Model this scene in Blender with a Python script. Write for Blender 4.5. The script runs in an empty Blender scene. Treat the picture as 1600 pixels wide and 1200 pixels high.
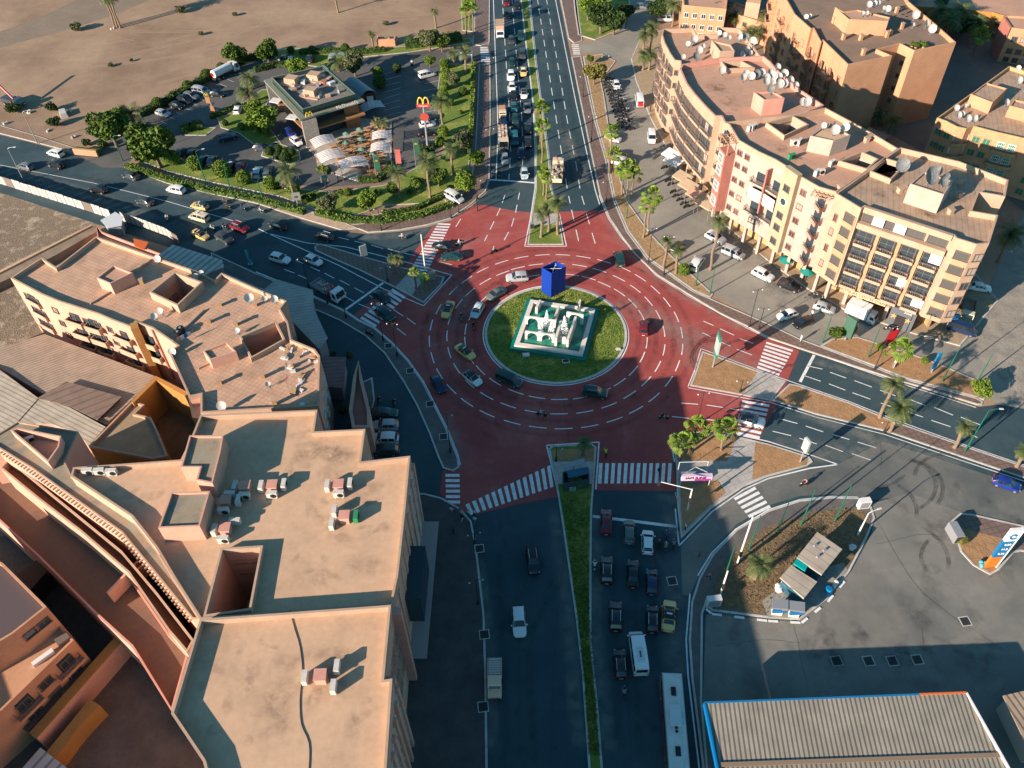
import bpy, bmesh, math, random
from mathutils import Vector, Matrix
from mathutils.geometry import tessellate_polygon
R = math.radians
rnd = random.Random(7)
SC = bpy.context.scene
COL = SC.collection
# ------------------------------------------------------------------ camera
F, NX, NY, H = 1309.8, 833.3, 1829.9, 105.0      # focal length (px), nadir point, flying height (m)
_d = Vector(((NX-800)/F, (NY-600)/F, 1)).normalized()
_fw = Vector((0, 0, 1))
AY = (_fw - _d*_fw.dot(_d)).normalized(); AZ = -_d; AX = AY.cross(AZ)
cam_d = bpy.data.cameras.new('camera'); cam = bpy.data.objects.new('camera', cam_d); COL.objects.link(cam)
cam_d.sensor_width = 36; cam_d.lens = F/1600*36; cam_d.clip_start = 1; cam_d.clip_end = 3000
right = Vector((AX[0], AY[0], AZ[0])); down = Vector((AX[1], AY[1], AZ[1])); fwd = Vector((AX[2], AY[2], AZ[2]))
M = Matrix((right, -down, -fwd)).transposed().to_4x4(); M.translation = Vector((0, 0, H)); cam.matrix_world = M
SC.camera = cam
def W(x, y, h=0.0):
    """world point at height h that the surveyed photo shows at (x, y)"""
    v = Vector(((x-800)/F, (y-600)/F, 1)); t = -(H-h)/v.dot(AZ)
    return Vector((v.dot(AX)*t, v.dot(AY)*t, h))
# ------------------------------------------------------------------ light
SUN_AZ, SUN_EL = 35.5, 19.0       # shadows point to this azimuth (from +X, ccw)
wd = bpy.data.worlds.new('World'); SC.world = wd; wd.use_nodes = True
nt = wd.node_tree; bg = nt.nodes['Background']; sky = nt.nodes.new('ShaderNodeTexSky'); sky.sky_type = 'NISHITA'
sky.sun_disc = False; sky.sun_elevation = R(SUN_EL); sky.sun_rotation = R(90-(SUN_AZ+180)); sky.dust_density = 0.6; sky.ozone_density = 3.0
tint = nt.nodes.new('ShaderNodeMix'); tint.data_type = 'RGBA'; tint.blend_type = 'MULTIPLY'; tint.inputs[0].default_value = 1; tint.inputs[7].default_value = (0.56, 1.0, 1.0, 1)   # teal cast of the clear evening sky
nt.links.new(sky.outputs[0], tint.inputs[6]); nt.links.new(tint.outputs[2], bg.inputs[0]); bg.inputs[1].default_value = 0.075
sl = bpy.data.lights.new('sun', 'SUN'); so = bpy.data.objects.new('sun', sl); COL.objects.link(so)
sl.energy = 5.0; sl.angle = R(0.5); sl.color = (1.0, 0.82, 0.68)
a, e = R(SUN_AZ), R(SUN_EL)
so.rotation_euler = Vector((math.cos(a)*math.cos(e), math.sin(a)*math.cos(e), -math.sin(e))).to_track_quat('-Z', 'Y').to_euler()
so.location = (0, 0, 200)
SC.view_settings.view_transform = 'Standard'; SC.view_settings.look = 'None'; SC.view_settings.exposure = 1.15
SC.view_settings.gamma = 1; SC.view_settings.use_curve_mapping = False
SC.cycles.max_bounces = 4; SC.cycles.diffuse_bounces = 2; SC.cycles.transparent_max_bounces = 32
# ------------------------------------------------------------------ materials
MATS = {}
def mat(name, c, rough=0.85, c2=None, scale=0.6, metal=0.0, bump=0.0, detail=5, coords='pos', spec=0.3, c3=None, lo=0.35, hi=0.65, extra=None, emit=None):
    if name in MATS: return MATS[name]
    m = bpy.data.materials.new(name); m.use_nodes = True; MATS[name] = m
    n = m.node_tree.nodes; l = m.node_tree.links; b = n['Principled BSDF']
    b.inputs['Roughness'].default_value = rough; b.inputs['Metallic'].default_value = metal
    b.inputs['Specular IOR Level'].default_value = spec
    b.inputs['Base Color'].default_value = (*c, 1)
    src = None
    if c2 is not None or bump:
        if coords == 'pos':
            g = n.new('ShaderNodeNewGeometry'); src = g.outputs['Position']
        else:
            g = n.new('ShaderNodeTexCoord'); src = g.outputs['Object']
    if c2 is not None:
        t = n.new('ShaderNodeTexNoise'); t.inputs['Scale'].default_value = scale; t.inputs['Detail'].default_value = detail
        t.inputs['Roughness'].default_value = 0.65
        l.new(src, t.inputs['Vector'])
        r = n.new('ShaderNodeValToRGB'); r.color_ramp.elements[0].color = (*c, 1); r.color_ramp.elements[1].color = (*c2, 1)
        r.color_ramp.elements[0].position = lo; r.color_ramp.elements[1].position = hi
        if c3 is not None:
            e3 = r.color_ramp.elements.new((lo+hi)/2); e3.color = (*c3, 1)
        l.new(t.outputs['Fac'], r.inputs[0])
        t2 = n.new('ShaderNodeTexNoise'); t2.inputs['Scale'].default_value = scale*9; t2.inputs['Detail'].default_value = 4
        l.new(src, t2.inputs['Vector'])
        mx = n.new('ShaderNodeMix'); mx.data_type = 'RGBA'; mx.blend_type = 'MULTIPLY'; mx.inputs[0].default_value = 0.35
        mr = n.new('ShaderNodeMapRange'); mr.inputs[3].default_value = 0.55; mr.inputs[4].default_value = 1.35
        l.new(t2.outputs['Fac'], mr.inputs[0]); l.new(r.outputs[0], mx.inputs[6]); l.new(mr.outputs[0], mx.inputs[7])
        l.new(mx.outputs[2], b.inputs['Base Color'])
    if bump:
        tb = n.new('ShaderNodeTexNoise'); tb.inputs['Scale'].default_value = 4; tb.inputs['Detail'].default_value = 4
        l.new(src, tb.inputs['Vector'])
        bp = n.new('ShaderNodeBump'); bp.inputs['Strength'].default_value = bump; bp.inputs['Distance'].default_value = 0.15
        l.new(tb.outputs['Fac'], bp.inputs['Height']); l.new(bp.outputs[0], b.inputs['Normal'])
    if emit: b.inputs['Emission Color'].default_value = (*emit, 1); b.inputs['Emission Strength'].default_value = 1
    return m
def stripes(name, c, c2, ang, period, duty=0.5, rough=0.7, bump=0.6, metal=0, grid=None):
    """bands across direction ang (deg); grid = second period -> tiles"""
    m = bpy.data.materials.new(name); m.use_nodes = True; MATS[name] = m
    n = m.node_tree.nodes; l = m.node_tree.links; b = n['Principled BSDF']; b.inputs['Roughness'].default_value = rough; b.inputs['Metallic'].default_value = metal
    g = n.new('ShaderNodeNewGeometry'); mp = n.new('ShaderNodeMapping'); mp.inputs['Rotation'].default_value = (0, 0, R(-ang))
    l.new(g.outputs['Position'], mp.inputs[0]); sx = n.new('ShaderNodeSeparateXYZ'); l.new(mp.outputs[0], sx.inputs[0])
    def band(o, per):
        q = n.new('ShaderNodeMath'); q.operation = 'DIVIDE'; l.new(o, q.inputs[0]); q.inputs[1].default_value = per
        f = n.new('ShaderNodeMath'); f.operation = 'FRACT'; l.new(q.outputs[0], f.inputs[0]); return f.outputs[0]
    v = band(sx.outputs[0], period)
    gt = n.new('ShaderNodeMath'); gt.operation = 'GREATER_THAN'; l.new(v, gt.inputs[0]); gt.inputs[1].default_value = duty
    fac = gt.outputs[0]
    if grid:
        w = band(sx.outputs[1], grid); g2 = n.new('ShaderNodeMath'); g2.operation = 'GREATER_THAN'; l.new(w, g2.inputs[0]); g2.inputs[1].default_value = duty
        mm = n.new('ShaderNodeMath'); mm.operation = 'MAXIMUM'; l.new(fac, mm.inputs[0]); l.new(g2.outputs[0], mm.inputs[1]); fac = mm.outputs[0]
    nz = n.new('ShaderNodeTexNoise'); nz.inputs['Scale'].default_value = 0.5; nz.inputs['Detail'].default_value = 6; l.new(g.outputs['Position'], nz.inputs['Vector'])
    mr = n.new('ShaderNodeMapRange'); mr.inputs[3].default_value = 0.6; mr.inputs[4].default_value = 1.3; l.new(nz.outputs['Fac'], mr.inputs[0])
    mx = n.new('ShaderNodeMix'); mx.data_type = 'RGBA'; mx.inputs[6].default_value = (*c, 1); mx.inputs[7].default_value = (*c2, 1); l.new(fac, mx.inputs[0])
    m2 = n.new('ShaderNodeMix'); m2.data_type = 'RGBA'; m2.blend_type = 'MULTIPLY'; m2.inputs[0].default_value = 1
    l.new(mx.outputs[2], m2.inputs[6]); l.new(mr.outputs[0], m2.inputs[7]); l.new(m2.outputs[2], b.inputs['Base Color'])
    if bump:
        bp = n.new('ShaderNodeBump'); bp.inputs['Strength'].default_value = bump; bp.inputs['Distance'].default_value = 0.05; bp.invert = True
        l.new(fac, bp.inputs['Height']); l.new(bp.outputs[0], b.inputs['Normal'])
    return m
def asphalt(name, c, c2, dust, rough=0.8, lo=0.4, hi=0.7):
    """worn asphalt: patches, long streaks along traffic, dusty stains"""
    m = mat(name, c, rough, c2, 0.09, lo=lo, hi=hi, spec=0.35)
    n = m.node_tree.nodes; l = m.node_tree.links; b = n['Principled BSDF']
    old = b.inputs['Base Color'].links[0].from_socket
    g = n.new('ShaderNodeNewGeometry'); t = n.new('ShaderNodeTexNoise'); t.inputs['Scale'].default_value = 0.05; t.inputs['Detail'].default_value = 8; t.inputs['Roughness'].default_value = 0.7; t.inputs['Distortion'].default_value = 0.8
    l.new(g.outputs['Position'], t.inputs['Vector'])
    r = n.new('ShaderNodeValToRGB'); r.color_ramp.elements[0].position = 0.52; r.color_ramp.elements[1].position = 0.78; l.new(t.outputs['Fac'], r.inputs[0])
    mx = n.new('ShaderNodeMix'); mx.data_type = 'RGBA'; mx.inputs[7].default_value = (*dust, 1)
    sc = n.new('ShaderNodeMath'); sc.operation = 'MULTIPLY'; sc.inputs[1].default_value = 0.75; l.new(r.outputs[0], sc.inputs[0]); l.new(sc.outputs[0], mx.inputs[0])
    l.new(old, mx.inputs[6]); l.new(mx.outputs[2], b.inputs['Base Color'])
    return m
def paint(c, name=None, rough=0.3, metal=0.0):
    name = name or 'paint_%02x%02x%02x' % tuple(int(min(1, v)*255) for v in c)
    if name in MATS: return MATS[name]
    m = mat(name, c, rough, metal=metal, spec=0.5)
    m.node_tree.nodes['Principled BSDF'].inputs['Coat Weight'].default_value = 0.4
    return m
# ------------------------------------------------------------------ mesh builder
class MB:
    def __init__(s): s.v = []; s.f = []; s.m = []
    def face(s, pts, mi=0):
        i = len(s.v); s.v += [tuple(p) for p in pts]; s.f.append(tuple(range(i, i+len(pts)))); s.m.append(mi)
    def box(s, c, d, rz=0, mi=0, taper=1.0):
        x, y, z = d[0]/2, d[1]/2, d[2]/2; co, si = math.cos(rz), math.sin(rz); i = len(s.v)
        for dz in (-1, 1):
            k = 1 if dz < 0 else taper
            for dx, dy in ((-1, -1), (1, -1), (1, 1), (-1, 1)):
                X, Y = dx*x*k, dy*y*k
                s.v.append((c[0]+X*co-Y*si, c[1]+X*si+Y*co, c[2]+dz*z))
        for q in ((3, 2, 1, 0), (4, 5, 6, 7), (0, 1, 5, 4), (1, 2, 6, 5), (2, 3, 7, 6), (3, 0, 4, 7)):
            s.f.append(tuple(i+k for k in q)); s.m.append(mi)
        return s
    def prism(s, poly, z0, z1, mi=0, top=None, bottom=False, sides=True):
        n = len(poly); i = len(s.v)
        if sides:
            for z in (z0, z1): s.v += [(p[0], p[1], z) for p in poly]
            for k in range(n):
                s.f.append((i+k, i+(k+1) % n, i+n+(k+1) % n, i+n+k)); s.m.append(mi)
        if top is not False: s.flat(poly, z1, mi if top is None else top)
        if bottom: s.flat(poly, z0, mi)
        return s
    def flat(s, poly, z, mi=0, holes=()):
        loops = [[Vector((p[0], p[1], 0)) for p in q] for q in [poly, *holes]]
        i = len(s.v)
        for q in loops: s.v += [(p.x, p.y, z) for p in q]
        for t in tessellate_polygon(loops):
            a, b, c = (Vector(s.v[i+k]) for k in t)
            if (b-a).cross(c-a).z < 0: t = (t[0], t[2], t[1])
            s.f.append(tuple(i+k for k in t)); s.m.append(mi)
        return s
    def tube(s, pts, r, n=6, mi=0, cap=True):
        pts = [Vector(p) for p in pts]; rs = r if isinstance(r, (list, tuple)) else [r]*len(pts); i = len(s.v)
        for k, p in enumerate(pts):
            t = (pts[min(k+1, len(pts)-1)]-pts[max(k-1, 0)]).normalized()
            u = t.cross(Vector((0, 0, 1)) if abs(t.z) < 0.9 else Vector((1, 0, 0))).normalized(); w = t.cross(u)
            for j in range(n):
                a = 2*math.pi*j/n; s.v.append(tuple(p+(u*math.cos(a)+w*math.sin(a))*rs[k]))
        for k in range(len(pts)-1):
            for j in range(n):
                a, b = i+k*n+j, i+k*n+(j+1) % n; s.f.append((a, b, b+n, a+n)); s.m.append(mi)
        if cap:
            s.f.append(tuple(i+j for j in range(n))[::-1]); s.m.append(mi); s.f.append(tuple(i+(len(pts)-1)*n+j for j in range(n))); s.m.append(mi)
        return s
    def ball(s, c, r, mi=0, n=8, m=5):
        i = len(s.v); r = r if isinstance(r, (tuple, list)) else (r, r, r)
        for a in range(m+1):
            t = math.pi*a/m
            for b in range(n):
                p = 2*math.pi*b/n; s.v.append((c[0]+r[0]*math.sin(t)*math.cos(p), c[1]+r[1]*math.sin(t)*math.sin(p), c[2]+r[2]*math.cos(t)))
        for a in range(m):
            for b in range(n):
                q = i+a*n+b; w = i+a*n+(b+1) % n; s.f.append((q, q+n, w+n, w)); s.m.append(mi)
        return s
    def ring(s, outer, inner, z0, z1, mi=0):
        n = len(outer)
        for k in range(n):
            a, b, c, d = outer[k], outer[(k+1) % n], inner[(k+1) % n], inner[k]
            s.face([(a[0], a[1], z1), (b[0], b[1], z1), (c[0], c[1], z1), (d[0], d[1], z1)], mi)
            s.face([(a[0], a[1], z0), (b[0], b[1], z0), (b[0], b[1], z1), (a[0], a[1], z1)], mi)
            s.face([(d[0], d[1], z1), (c[0], c[1], z1), (c[0], c[1], z0), (d[0], d[1], z0)], mi)
        return s
    def mesh(s, name, mats, smooth=False):
        me = bpy.data.meshes.new(name); me.from_pydata(s.v, [], s.f); mats = mats if isinstance(mats, (list, tuple)) else [mats]
        for m in mats: me.materials.append(m)
        if len(mats) > 1: me.polygons.foreach_set('material_index', s.m)
        if smooth: me.shade_smooth()
        me.update(); return me
    def build(s, name, mats, parent=None, smooth=False, **kw):
        return obj(name, s.mesh(name, mats, smooth), parent, **kw)
def obj(name, me, parent=None, loc=None, rz=None, mw=None):
    o = bpy.data.objects.new(name, me); COL.objects.link(o)
    if parent is not None: o.parent = parent
    if loc is not None: o.location = loc
    if rz is not None: o.rotation_euler = (0, 0, rz)
    return o
def tag(o, label=None, cat=None, group=None, kind=None):
    if label: o['label'] = label
    if cat: o['category'] = cat
    if group: o['group'] = group
    if kind: o['kind'] = kind
    return o
def thing(name, label, cat, loc=(0, 0, 0), rz=0, group=None):
    return tag(obj(name, None, loc=loc, rz=rz), label, cat, group)
def struct(mb, name, mats): return tag(mb.build(name, mats), kind='structure')
def PW(pts, h=0): return [W(x, y, h) for x, y in pts]
def ccw(poly):
    a = sum(poly[i][0]*poly[(i+1) % len(poly)][1]-poly[(i+1) % len(poly)][0]*poly[i][1] for i in range(len(poly)))
    return list(poly) if a > 0 else list(poly)[::-1]
def inset(poly, d):
    """mitred inset of a ccw polygon"""
    p = [Vector((q[0], q[1])) for q in poly]; n = len(p); out = []
    for i in range(n):
        a = (p[i]-p[i-1]); b = (p[(i+1) % n]-p[i])
        a = a.normalized() if a.length > 1e-6 else b.normalized(); b = b.normalized() if b.length > 1e-6 else a
        na, nb = Vector((-a.y, a.x)), Vector((-b.y, b.x)); k = 1+na.dot(nb)
        out.append(p[i]+(na+nb)*(d/max(k, 0.35)))
    return out
def seg(mb, a, b, w, z, mi=0):
    a, b = Vector(a[:2]), Vector(b[:2]); d = (b-a); 
    if d.length < 1e-4: return
    n = Vector((-d.y, d.x)).normalized()*w/2
    mb.face([(*(a-n), z), (*(b-n), z), (*(b+n), z), (*(a+n), z)], mi)
def polyline(mb, pts, w, z, mi=0):
    for a, b in zip(pts, pts[1:]): seg(mb, a, b, w, z, mi)
def smooth_px(pts, k=4, closed=False):
    """Catmull-Rom through pixel points"""
    n = len(pts); out = []
    for i in range(n if closed else n-1):
        g = (lambda j: pts[j % n]) if closed else (lambda j: pts[max(0, min(n-1, j))])
        p0, p1, p2, p3 = g(i-1), g(i), g(i+1), g(i+2)
        for s in range(k):
            t = s/k; out.append(tuple(0.5*((2*p1[c])+(-p0[c]+p2[c])*t+(2*p0[c]-5*p1[c]+4*p2[c]-p3[c])*t*t+(-p0[c]+3*p1[c]-3*p2[c]+p3[c])*t**3) for c in (0, 1)))
    if not closed: out.append(pts[-1])
    return out
# ================================================================== ground and roads
m_dirt = mat('sandy_dirt', (0.23, 0.15, 0.095), 0.95, (0.37, 0.255, 0.165), 0.045, bump=0.5, c3=(0.30, 0.20, 0.13))
m_asph = asphalt('asphalt', (0.026, 0.056, 0.068), (0.046, 0.078, 0.088), (0.085, 0.11, 0.11))
m_asph2 = asphalt('dusty_asphalt', (0.30, 0.275, 0.225), (0.21, 0.20, 0.17), (0.38, 0.33, 0.26), lo=0.3)
m_conc = asphalt('stained_concrete', (0.125, 0.125, 0.112), (0.22, 0.21, 0.18), (0.085, 0.09, 0.085), lo=0.32, hi=0.72)
m_red = asphalt('red_road_coating', (0.29, 0.055, 0.05), (0.38, 0.085, 0.07), (0.42, 0.20, 0.165))
m_white = mat('white_road_paint', (0.62, 0.62, 0.60), 0.7, (0.82, 0.82, 0.80), 1.5)
m_kerb = mat('kerb_stone', (0.40, 0.38, 0.34), 0.8, (0.55, 0.52, 0.47), 0.7)
m_pave = stripes('brown_paver', (0.19, 0.125, 0.10), (0.12, 0.085, 0.07), 12, 0.9, 0.85, grid=0.9)
m_pave_d = mat('dark_paver', (0.10, 0.095, 0.09), 0.85, (0.15, 0.135, 0.12), 0.5)
m_plaza = stripes('pale_plaza_slabs', (0.42, 0.39, 0.35), (0.30, 0.28, 0.25), 20, 1.2, 0.93, grid=1.2)
m_bed = mat('bare_soil_bed', (0.40, 0.23, 0.11), 0.95, (0.30, 0.17, 0.085), 0.8, bump=0.6)
m_strip = mat('gravel_bed', (0.42, 0.27, 0.13), 0.95, (0.25, 0.17, 0.09), 1.6, bump=0.8)
m_grass = mat('lawn', (0.11, 0.175, 0.028), 0.95, (0.28, 0.29, 0.07), 0.22, bump=0.8, c3=(0.14, 0.19, 0.032))
m_scrub = mat('dry_scrub', (0.12, 0.085, 0.045), 0.95, (0.24, 0.16, 0.085), 2.2, bump=1.0)
m_white_wall = mat('white_wall', (0.78, 0.76, 0.72), 0.8, (0.66, 0.64, 0.6), 0.8)
g = MB(); g.flat([(-900, -200), (900, -200), (900, 1500), (-900, 1500)], 0)
struct(g, 'ground', m_dirt)
def sheet(name, px, z, m, sm=0):
    p = PW(smooth_px(px, sm) if sm else px); b = MB(); b.flat(p, z); return struct(b, name, m)
# darker strip of old track over the field
sheet('dirt_track', [(-80, 98), (0, 75), (60, 58), (120, 42), (190, 18), (240, -8), (150, -12), (100, 10), (40, 35), (-20, 55), (-80, 68)], 0.012, mat('grey_track', (0.20, 0.155, 0.11), 0.95, (0.25, 0.19, 0.14), 0.1), 3)
sheet('road', [(-90, 190), (0, 211), (60, 226), (122, 243), (160, 262), (196, 262), (262, 288), (330, 304), (400, 319), (470, 343), (535, 362), (575, 366), (625, 362), (668, 355), (704, 345), (737, 322), (760, 302), (766, 280), (768, 180), (766, 67), (764, 0), (763, -60),
    (868, -60), (874, 0), (887, 65), (905, 152), (920, 225), (936, 305), (950, 340), (970, 370), (990, 397), (1025, 430), (1075, 462), (1125, 492), (1167, 512), (1200, 530), (1275, 555), (1400, 595), (1440, 607), (1530, 636), (1560, 632), (1900, 690), (1900, 1500), (560, 1500), (560, 830), (500, 600), (300, 460), (290, 395), (-120, 262)], 0.02, m_asph)
sheet('forecourt', [(1103, 960), (1242, 972), (1290, 940), (1330, 893), (1360, 838), (1368, 808), (1360, 788), (1420, 770), (1500, 800), (1560, 815), (1900, 880), (1900, 1500), (1130, 1500), (1098, 1100)], 0.032, m_conc)
sheet('gas_station_apron', [(1200, 718), (1260, 730), (1309, 726), (1380, 690), (1460, 715), (1560, 748), (1900, 850), (1900, 905), (1560, 830), (1500, 806), (1420, 775), (1355, 782), (1300, 772), (1250, 775), (1200, 790), (1150, 820), (1112, 860), (1092, 900), (1078, 930), (1066, 930), (1064, 855), (1112, 800), (1162, 765)], 0.028, asphalt('worn_dusty_asphalt', (0.095, 0.105, 0.10), (0.17, 0.165, 0.145), (0.24, 0.22, 0.18)))
sheet('service_road', [(905, 78), (912, 84), (935, 82), (960, 92), (968, 100), (955, 118), (942, 122), (946, 150), (952, 190), (958, 240), (981, 315), (1017, 365), (1050, 400), (1077, 425), (1115, 460), (1200, 507), (1280, 541), (1338, 527), (1420, 552), (1475, 572), (1538, 618), (1560, 632), (1900, 690), (1900, 60), (1600, 330), (1500, 545), (1425, 524), (1325, 490), (1255, 450), (1200, 410), (1130, 350), (1060, 280), (1040, 225), (1020, 185), (990, 110), (986, 90), (1000, 60), (1030, 0), (1020, -40), (960, -40), (985, 10), (978, 45), (940, 62), (905, 70)], 0.024, m_asph2)
sheet('gravel_yard', [(1500, 545), (1540, 500), (1580, 430), (1600, 330), (1900, 60), (1900, 690), (1600, 636), (1572, 600), (1530, 560)], 0.034, mat('grey_gravel', (0.22, 0.20, 0.17), 0.95, (0.34, 0.30, 0.24), 0.5, bump=0.6))
sheet('street_behind', [(1020, -60), (1900, -60), (1900, 100), (1640, 230), (1600, 330), (1560, 300), (1400, 215), (1330, 175), (1200, 100), (1100, 30)], 0.016, mat('pale_dusty_street', (0.20, 0.17, 0.13), 0.95, (0.13, 0.12, 0.105), 0.08))
REDP = [(755, 320), (800, 329), (829, 332), (850, 331), (875, 331), (947, 329), (955, 348), (970, 370), (990, 397), (1025, 430), (1075, 462), (1125, 492), (1167, 512), (1200, 530), (1249, 548), (1230, 597), (1212, 636), (1198, 662), (1185, 686), (1046, 683), (1058, 768), (930, 766), (900, 772), (870, 777), (800, 790), (745, 804), (725, 800), (705, 787), (687, 772), (692, 735), (717, 727), (712, 700), (700, 672), (682, 637), (662, 597), (637, 562), (612, 535), (585, 512), (560, 500), (553, 492), (600, 452), (630, 455), (662, 476), (704, 432), (640, 421), (632, 417), (655, 383), (675, 355), (704, 346), (737, 322)]
sheet('roundabout_surface', REDP, 0.036, m_red)
# ------------------------------------------------------------------ islands, medians and pavements with kerbs
def island(name, px, top, z=0.13, kerb=0.28, mk=None, sm=0, sub=()):
    p = ccw(PW(smooth_px(px, sm, True) if sm else px)); q = inset(p, kerb)
    b = MB(); b.ring(p, q, 0.0, z, 1); b.flat(q, z-0.02, 0)
    for i, (spx, m) in enumerate(sub): b.flat(PW(spx), z-0.02+0.012*(i+1), 2+i)
    return struct(b, name, [top, mk or m_kerb, *[m for _, m in sub]])
# centre island
CX, CY = 8.196, 111.198
def circ(r, n=96, a0=0): return [(CX+r*math.cos(a0+2*math.pi*i/n), CY+r*math.sin(a0+2*math.pi*i/n)) for i in range(n)]
b = MB(); b.ring(circ(12.95), circ(12.5), 0, 0.16, 1); b.flat(circ(12.5), 0.14, 0); struct(b, 'roundabout_island', [m_grass, m_kerb])
LINES = MB(); ZL = 0.05
for r0, w in ((13.2, 0.2),):
    c1, c2 = circ(r0+w/2), circ(r0-w/2)
    for k in range(96): LINES.face([(*c1[k], ZL), (*c1[(k+1) % 96], ZL), (*c2[(k+1) % 96], ZL), (*c2[k], ZL)])
ringpx = {16.53: [(1015, 347), (1097, 389), (1167, 445), (1213, 508), (1237, 653), (1213, 728), (1168, 799), (1096, 859), (1010, 905), (895, 940), (780, 948), (664, 936), (556, 906), (448, 855), (371, 795), (315, 735), (287, 650), (292, 582), (325, 510), (385, 430), (428, 390), (640, 303), (740, 293), (845, 295), (935, 312), (1240, 580)],
    19.75: [(886, 248), (990, 274), (1091, 316), (1175, 372), (1243, 437), (1294, 510), (1325, 593), (1326, 690), (1293, 776), (1232, 853), (1147, 923), (1041, 981), (913, 1015), (777, 1023), (643, 1010), (513, 979), (400, 931), (308, 865), (245, 787), (205, 704), (193, 617), (205, 530), (255, 450), (313, 388), (394, 333), (485, 290), (563, 262), (657, 243), (765, 238)],
    22.84: [(798, 197), (692, 197), (583, 208), (479, 233), (381, 273), (300, 325), (229, 382), (150, 478), (109, 560), (98, 645), (117, 731), (153, 815), (214, 895), (295, 967), (400, 1026), (533, 1070), (667, 1094), (802, 1103), (940, 1092), (1070, 1058), (1181, 1005), (1275, 938), (1350, 854), (1395, 772), (1422, 687), (1418, 600), (1389, 518), (1336, 443), (1276, 378), (1201, 315), (1120, 268), (1013, 229), (905, 208)]}
for r0, L in ringpx.items():
    for x, y in L:
        w = W(640+.3*x, 340+.3*y); am = math.atan2(w.y-CY, w.x-CX); da = 1.45/r0
        rr = math.hypot(w.x-CX, w.y-CY)*0.5+r0*0.5
        P = [(CX+rr*math.cos(am+da*t), CY+rr*math.sin(am+da*t)) for t in (-1, -.33, .33, 1)]
        polyline(LINES, P, 0.19, ZL)
def dline(px, w=0.16, on=None, off=None, z=ZL):
    P = PW(px)
    if on is None: polyline(LINES, P, w, z); return
    d = 0.0
    for a, b in zip(P, P[1:]):
        L = (b-a).length; s = -d
        while s < L:
            s0, s1 = max(s, 0), min(s+on, L)
            if s1 > s0: seg(LINES, a.lerp(b, s0/L), a.lerp(b, s1/L), w, z)
            s += on+off
        d = L-(s-on-off)
# north road
dline([(770, -40), (771, 0), (773, 60), (775, 110), (777, 165), (778, 200), (777, 235), (775, 281)], 0.2)
dline([(784, -30), (785, 0), (791, 100), (797, 190), (798, 240), (795, 281)], 0.17, 4.2, 2.6)
dline([(798, -30), (800, 0), (808, 100), (815, 180), (817, 230), (816, 281)], 0.17, 4.2, 2.6)
dline([(765, 281), (800, 283), (835, 286)], 0.5)
dline([(789, 305), (781, 327), (775, 340), (757, 377)], 0.17, 2.9, 2.0); dline([(812, 300), (805, 335), (799, 355), (787, 377)], 0.17, 2.9, 2.0)
dline([(838, -30), (840, 0), (856, 103), (871, 198), (887, 300), (891, 318)], 0.17, 4.0, 2.9); dline([(852, -30), (854, 0), (872, 103), (888, 198), (900, 256), (907, 300), (913, 320)], 0.17, 4.0, 2.9)
dline([(893, 328), (904, 377)], 0.17, 4.0, 3.0); dline([(916, 333), (930, 381)], 0.17, 4.0, 3.0)
dline([(813, -20), (814, 0), (820, 56), (825, 96), (829, 130), (833, 165), (834, 190), (836, 234), (836, 294), (835, 300), (828, 345), (820, 385), (885, 385), (872, 325), (862, 294), (859, 251), (852, 199), (847, 165), (838, 95), (828, 0), (826, -20)], 0.2)
dline([(865, -40), (868, 0), (888, 101), (900, 161), (916, 235), (930, 297), (937, 320)], 0.2)
# west road
dline([(-60, 240), (0, 258), (150, 287), (262, 315), (370, 347)], 0.14); dline([(415, 364), (480, 380), (540, 386), (632, 409), (706, 430)], 0.2)
dline([(404, 358), (470, 388), (530, 415), (600, 452), (662, 478), (706, 430)], 0.2)
W_D = [((444, 421), (460, 427)), ((462, 407), (474, 412)), ((485, 417), (500, 424)), ((507, 427), (522, 435)), ((531, 438), (546, 446)), ((554, 450), (569, 458)), ((466, 430), (480, 436)), ((577, 462), (592, 470)), ((560, 475), (585, 485)), ((538, 463), (553, 471)), ((615, 484), (630, 494)), ((636, 497), (649, 507)), ((620, 513), (634, 524)), ((529, 371), (545, 375)), ((554, 377), (571, 381)), ((580, 383), (599, 389)), ((606, 389), (624, 394)), ((632, 396), (650, 400)), ((686, 409), (706, 414)), ((712, 355), (720, 342)),
   ((1099, 502), (1115, 509)), ((1125, 514), (1147, 524)), ((1156, 529), (1177, 537)), ((1097, 520), (1110, 526)), ((1120, 532), (1141, 541)), ((1151, 546), (1175, 555)), ((1262, 572), (1285, 577)), ((1297, 582), (1322, 591)), ((1335, 595), (1362, 605)), ((1375, 610), (1400, 619)), ((1420, 624), (1446, 634)), ((1460, 637), (1489, 649)), ((1501, 652), (1531, 664)), ((1256, 587), (1282, 596)), ((1295, 600), (1321, 610)), ((1332, 614), (1360, 624)), ((1376, 630), (1402, 639)), ((1416, 643), (1442, 652)), ((1455, 657), (1485, 667)), ((1500, 672), (1527, 684)),
   ((1220, 655), (1246, 662)), ((1259, 666), (1286, 675)), ((1300, 679), (1327, 687)), ((1340, 691), (1369, 700)), ((1207, 674), (1236, 681)), ((1249, 685), (1276, 694)), ((1290, 696), (1317, 706)), ((1331, 709), (1360, 719)), ((1064, 630), (1091, 632)), ((1104, 633), (1130, 637)), ((1142, 639), (1162, 642)), ((1050, 651), (1077, 654)), ((1090, 654), (1116, 657))]
for p in W_D: dline(p, 0.17)
dline([(599, 442), (540, 484)], 0.5); dline([(1272, 555), (1250, 597)], 0.5); dline([(926, 807), (960, 811), (1057, 823)], 0.5)
dline([(400, 425), (480, 458), (540, 486), (560, 500), (585, 512), (612, 535), (637, 562), (662, 597), (682, 637), (700, 672), (715, 710), (719, 727)], 0.25)
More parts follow.
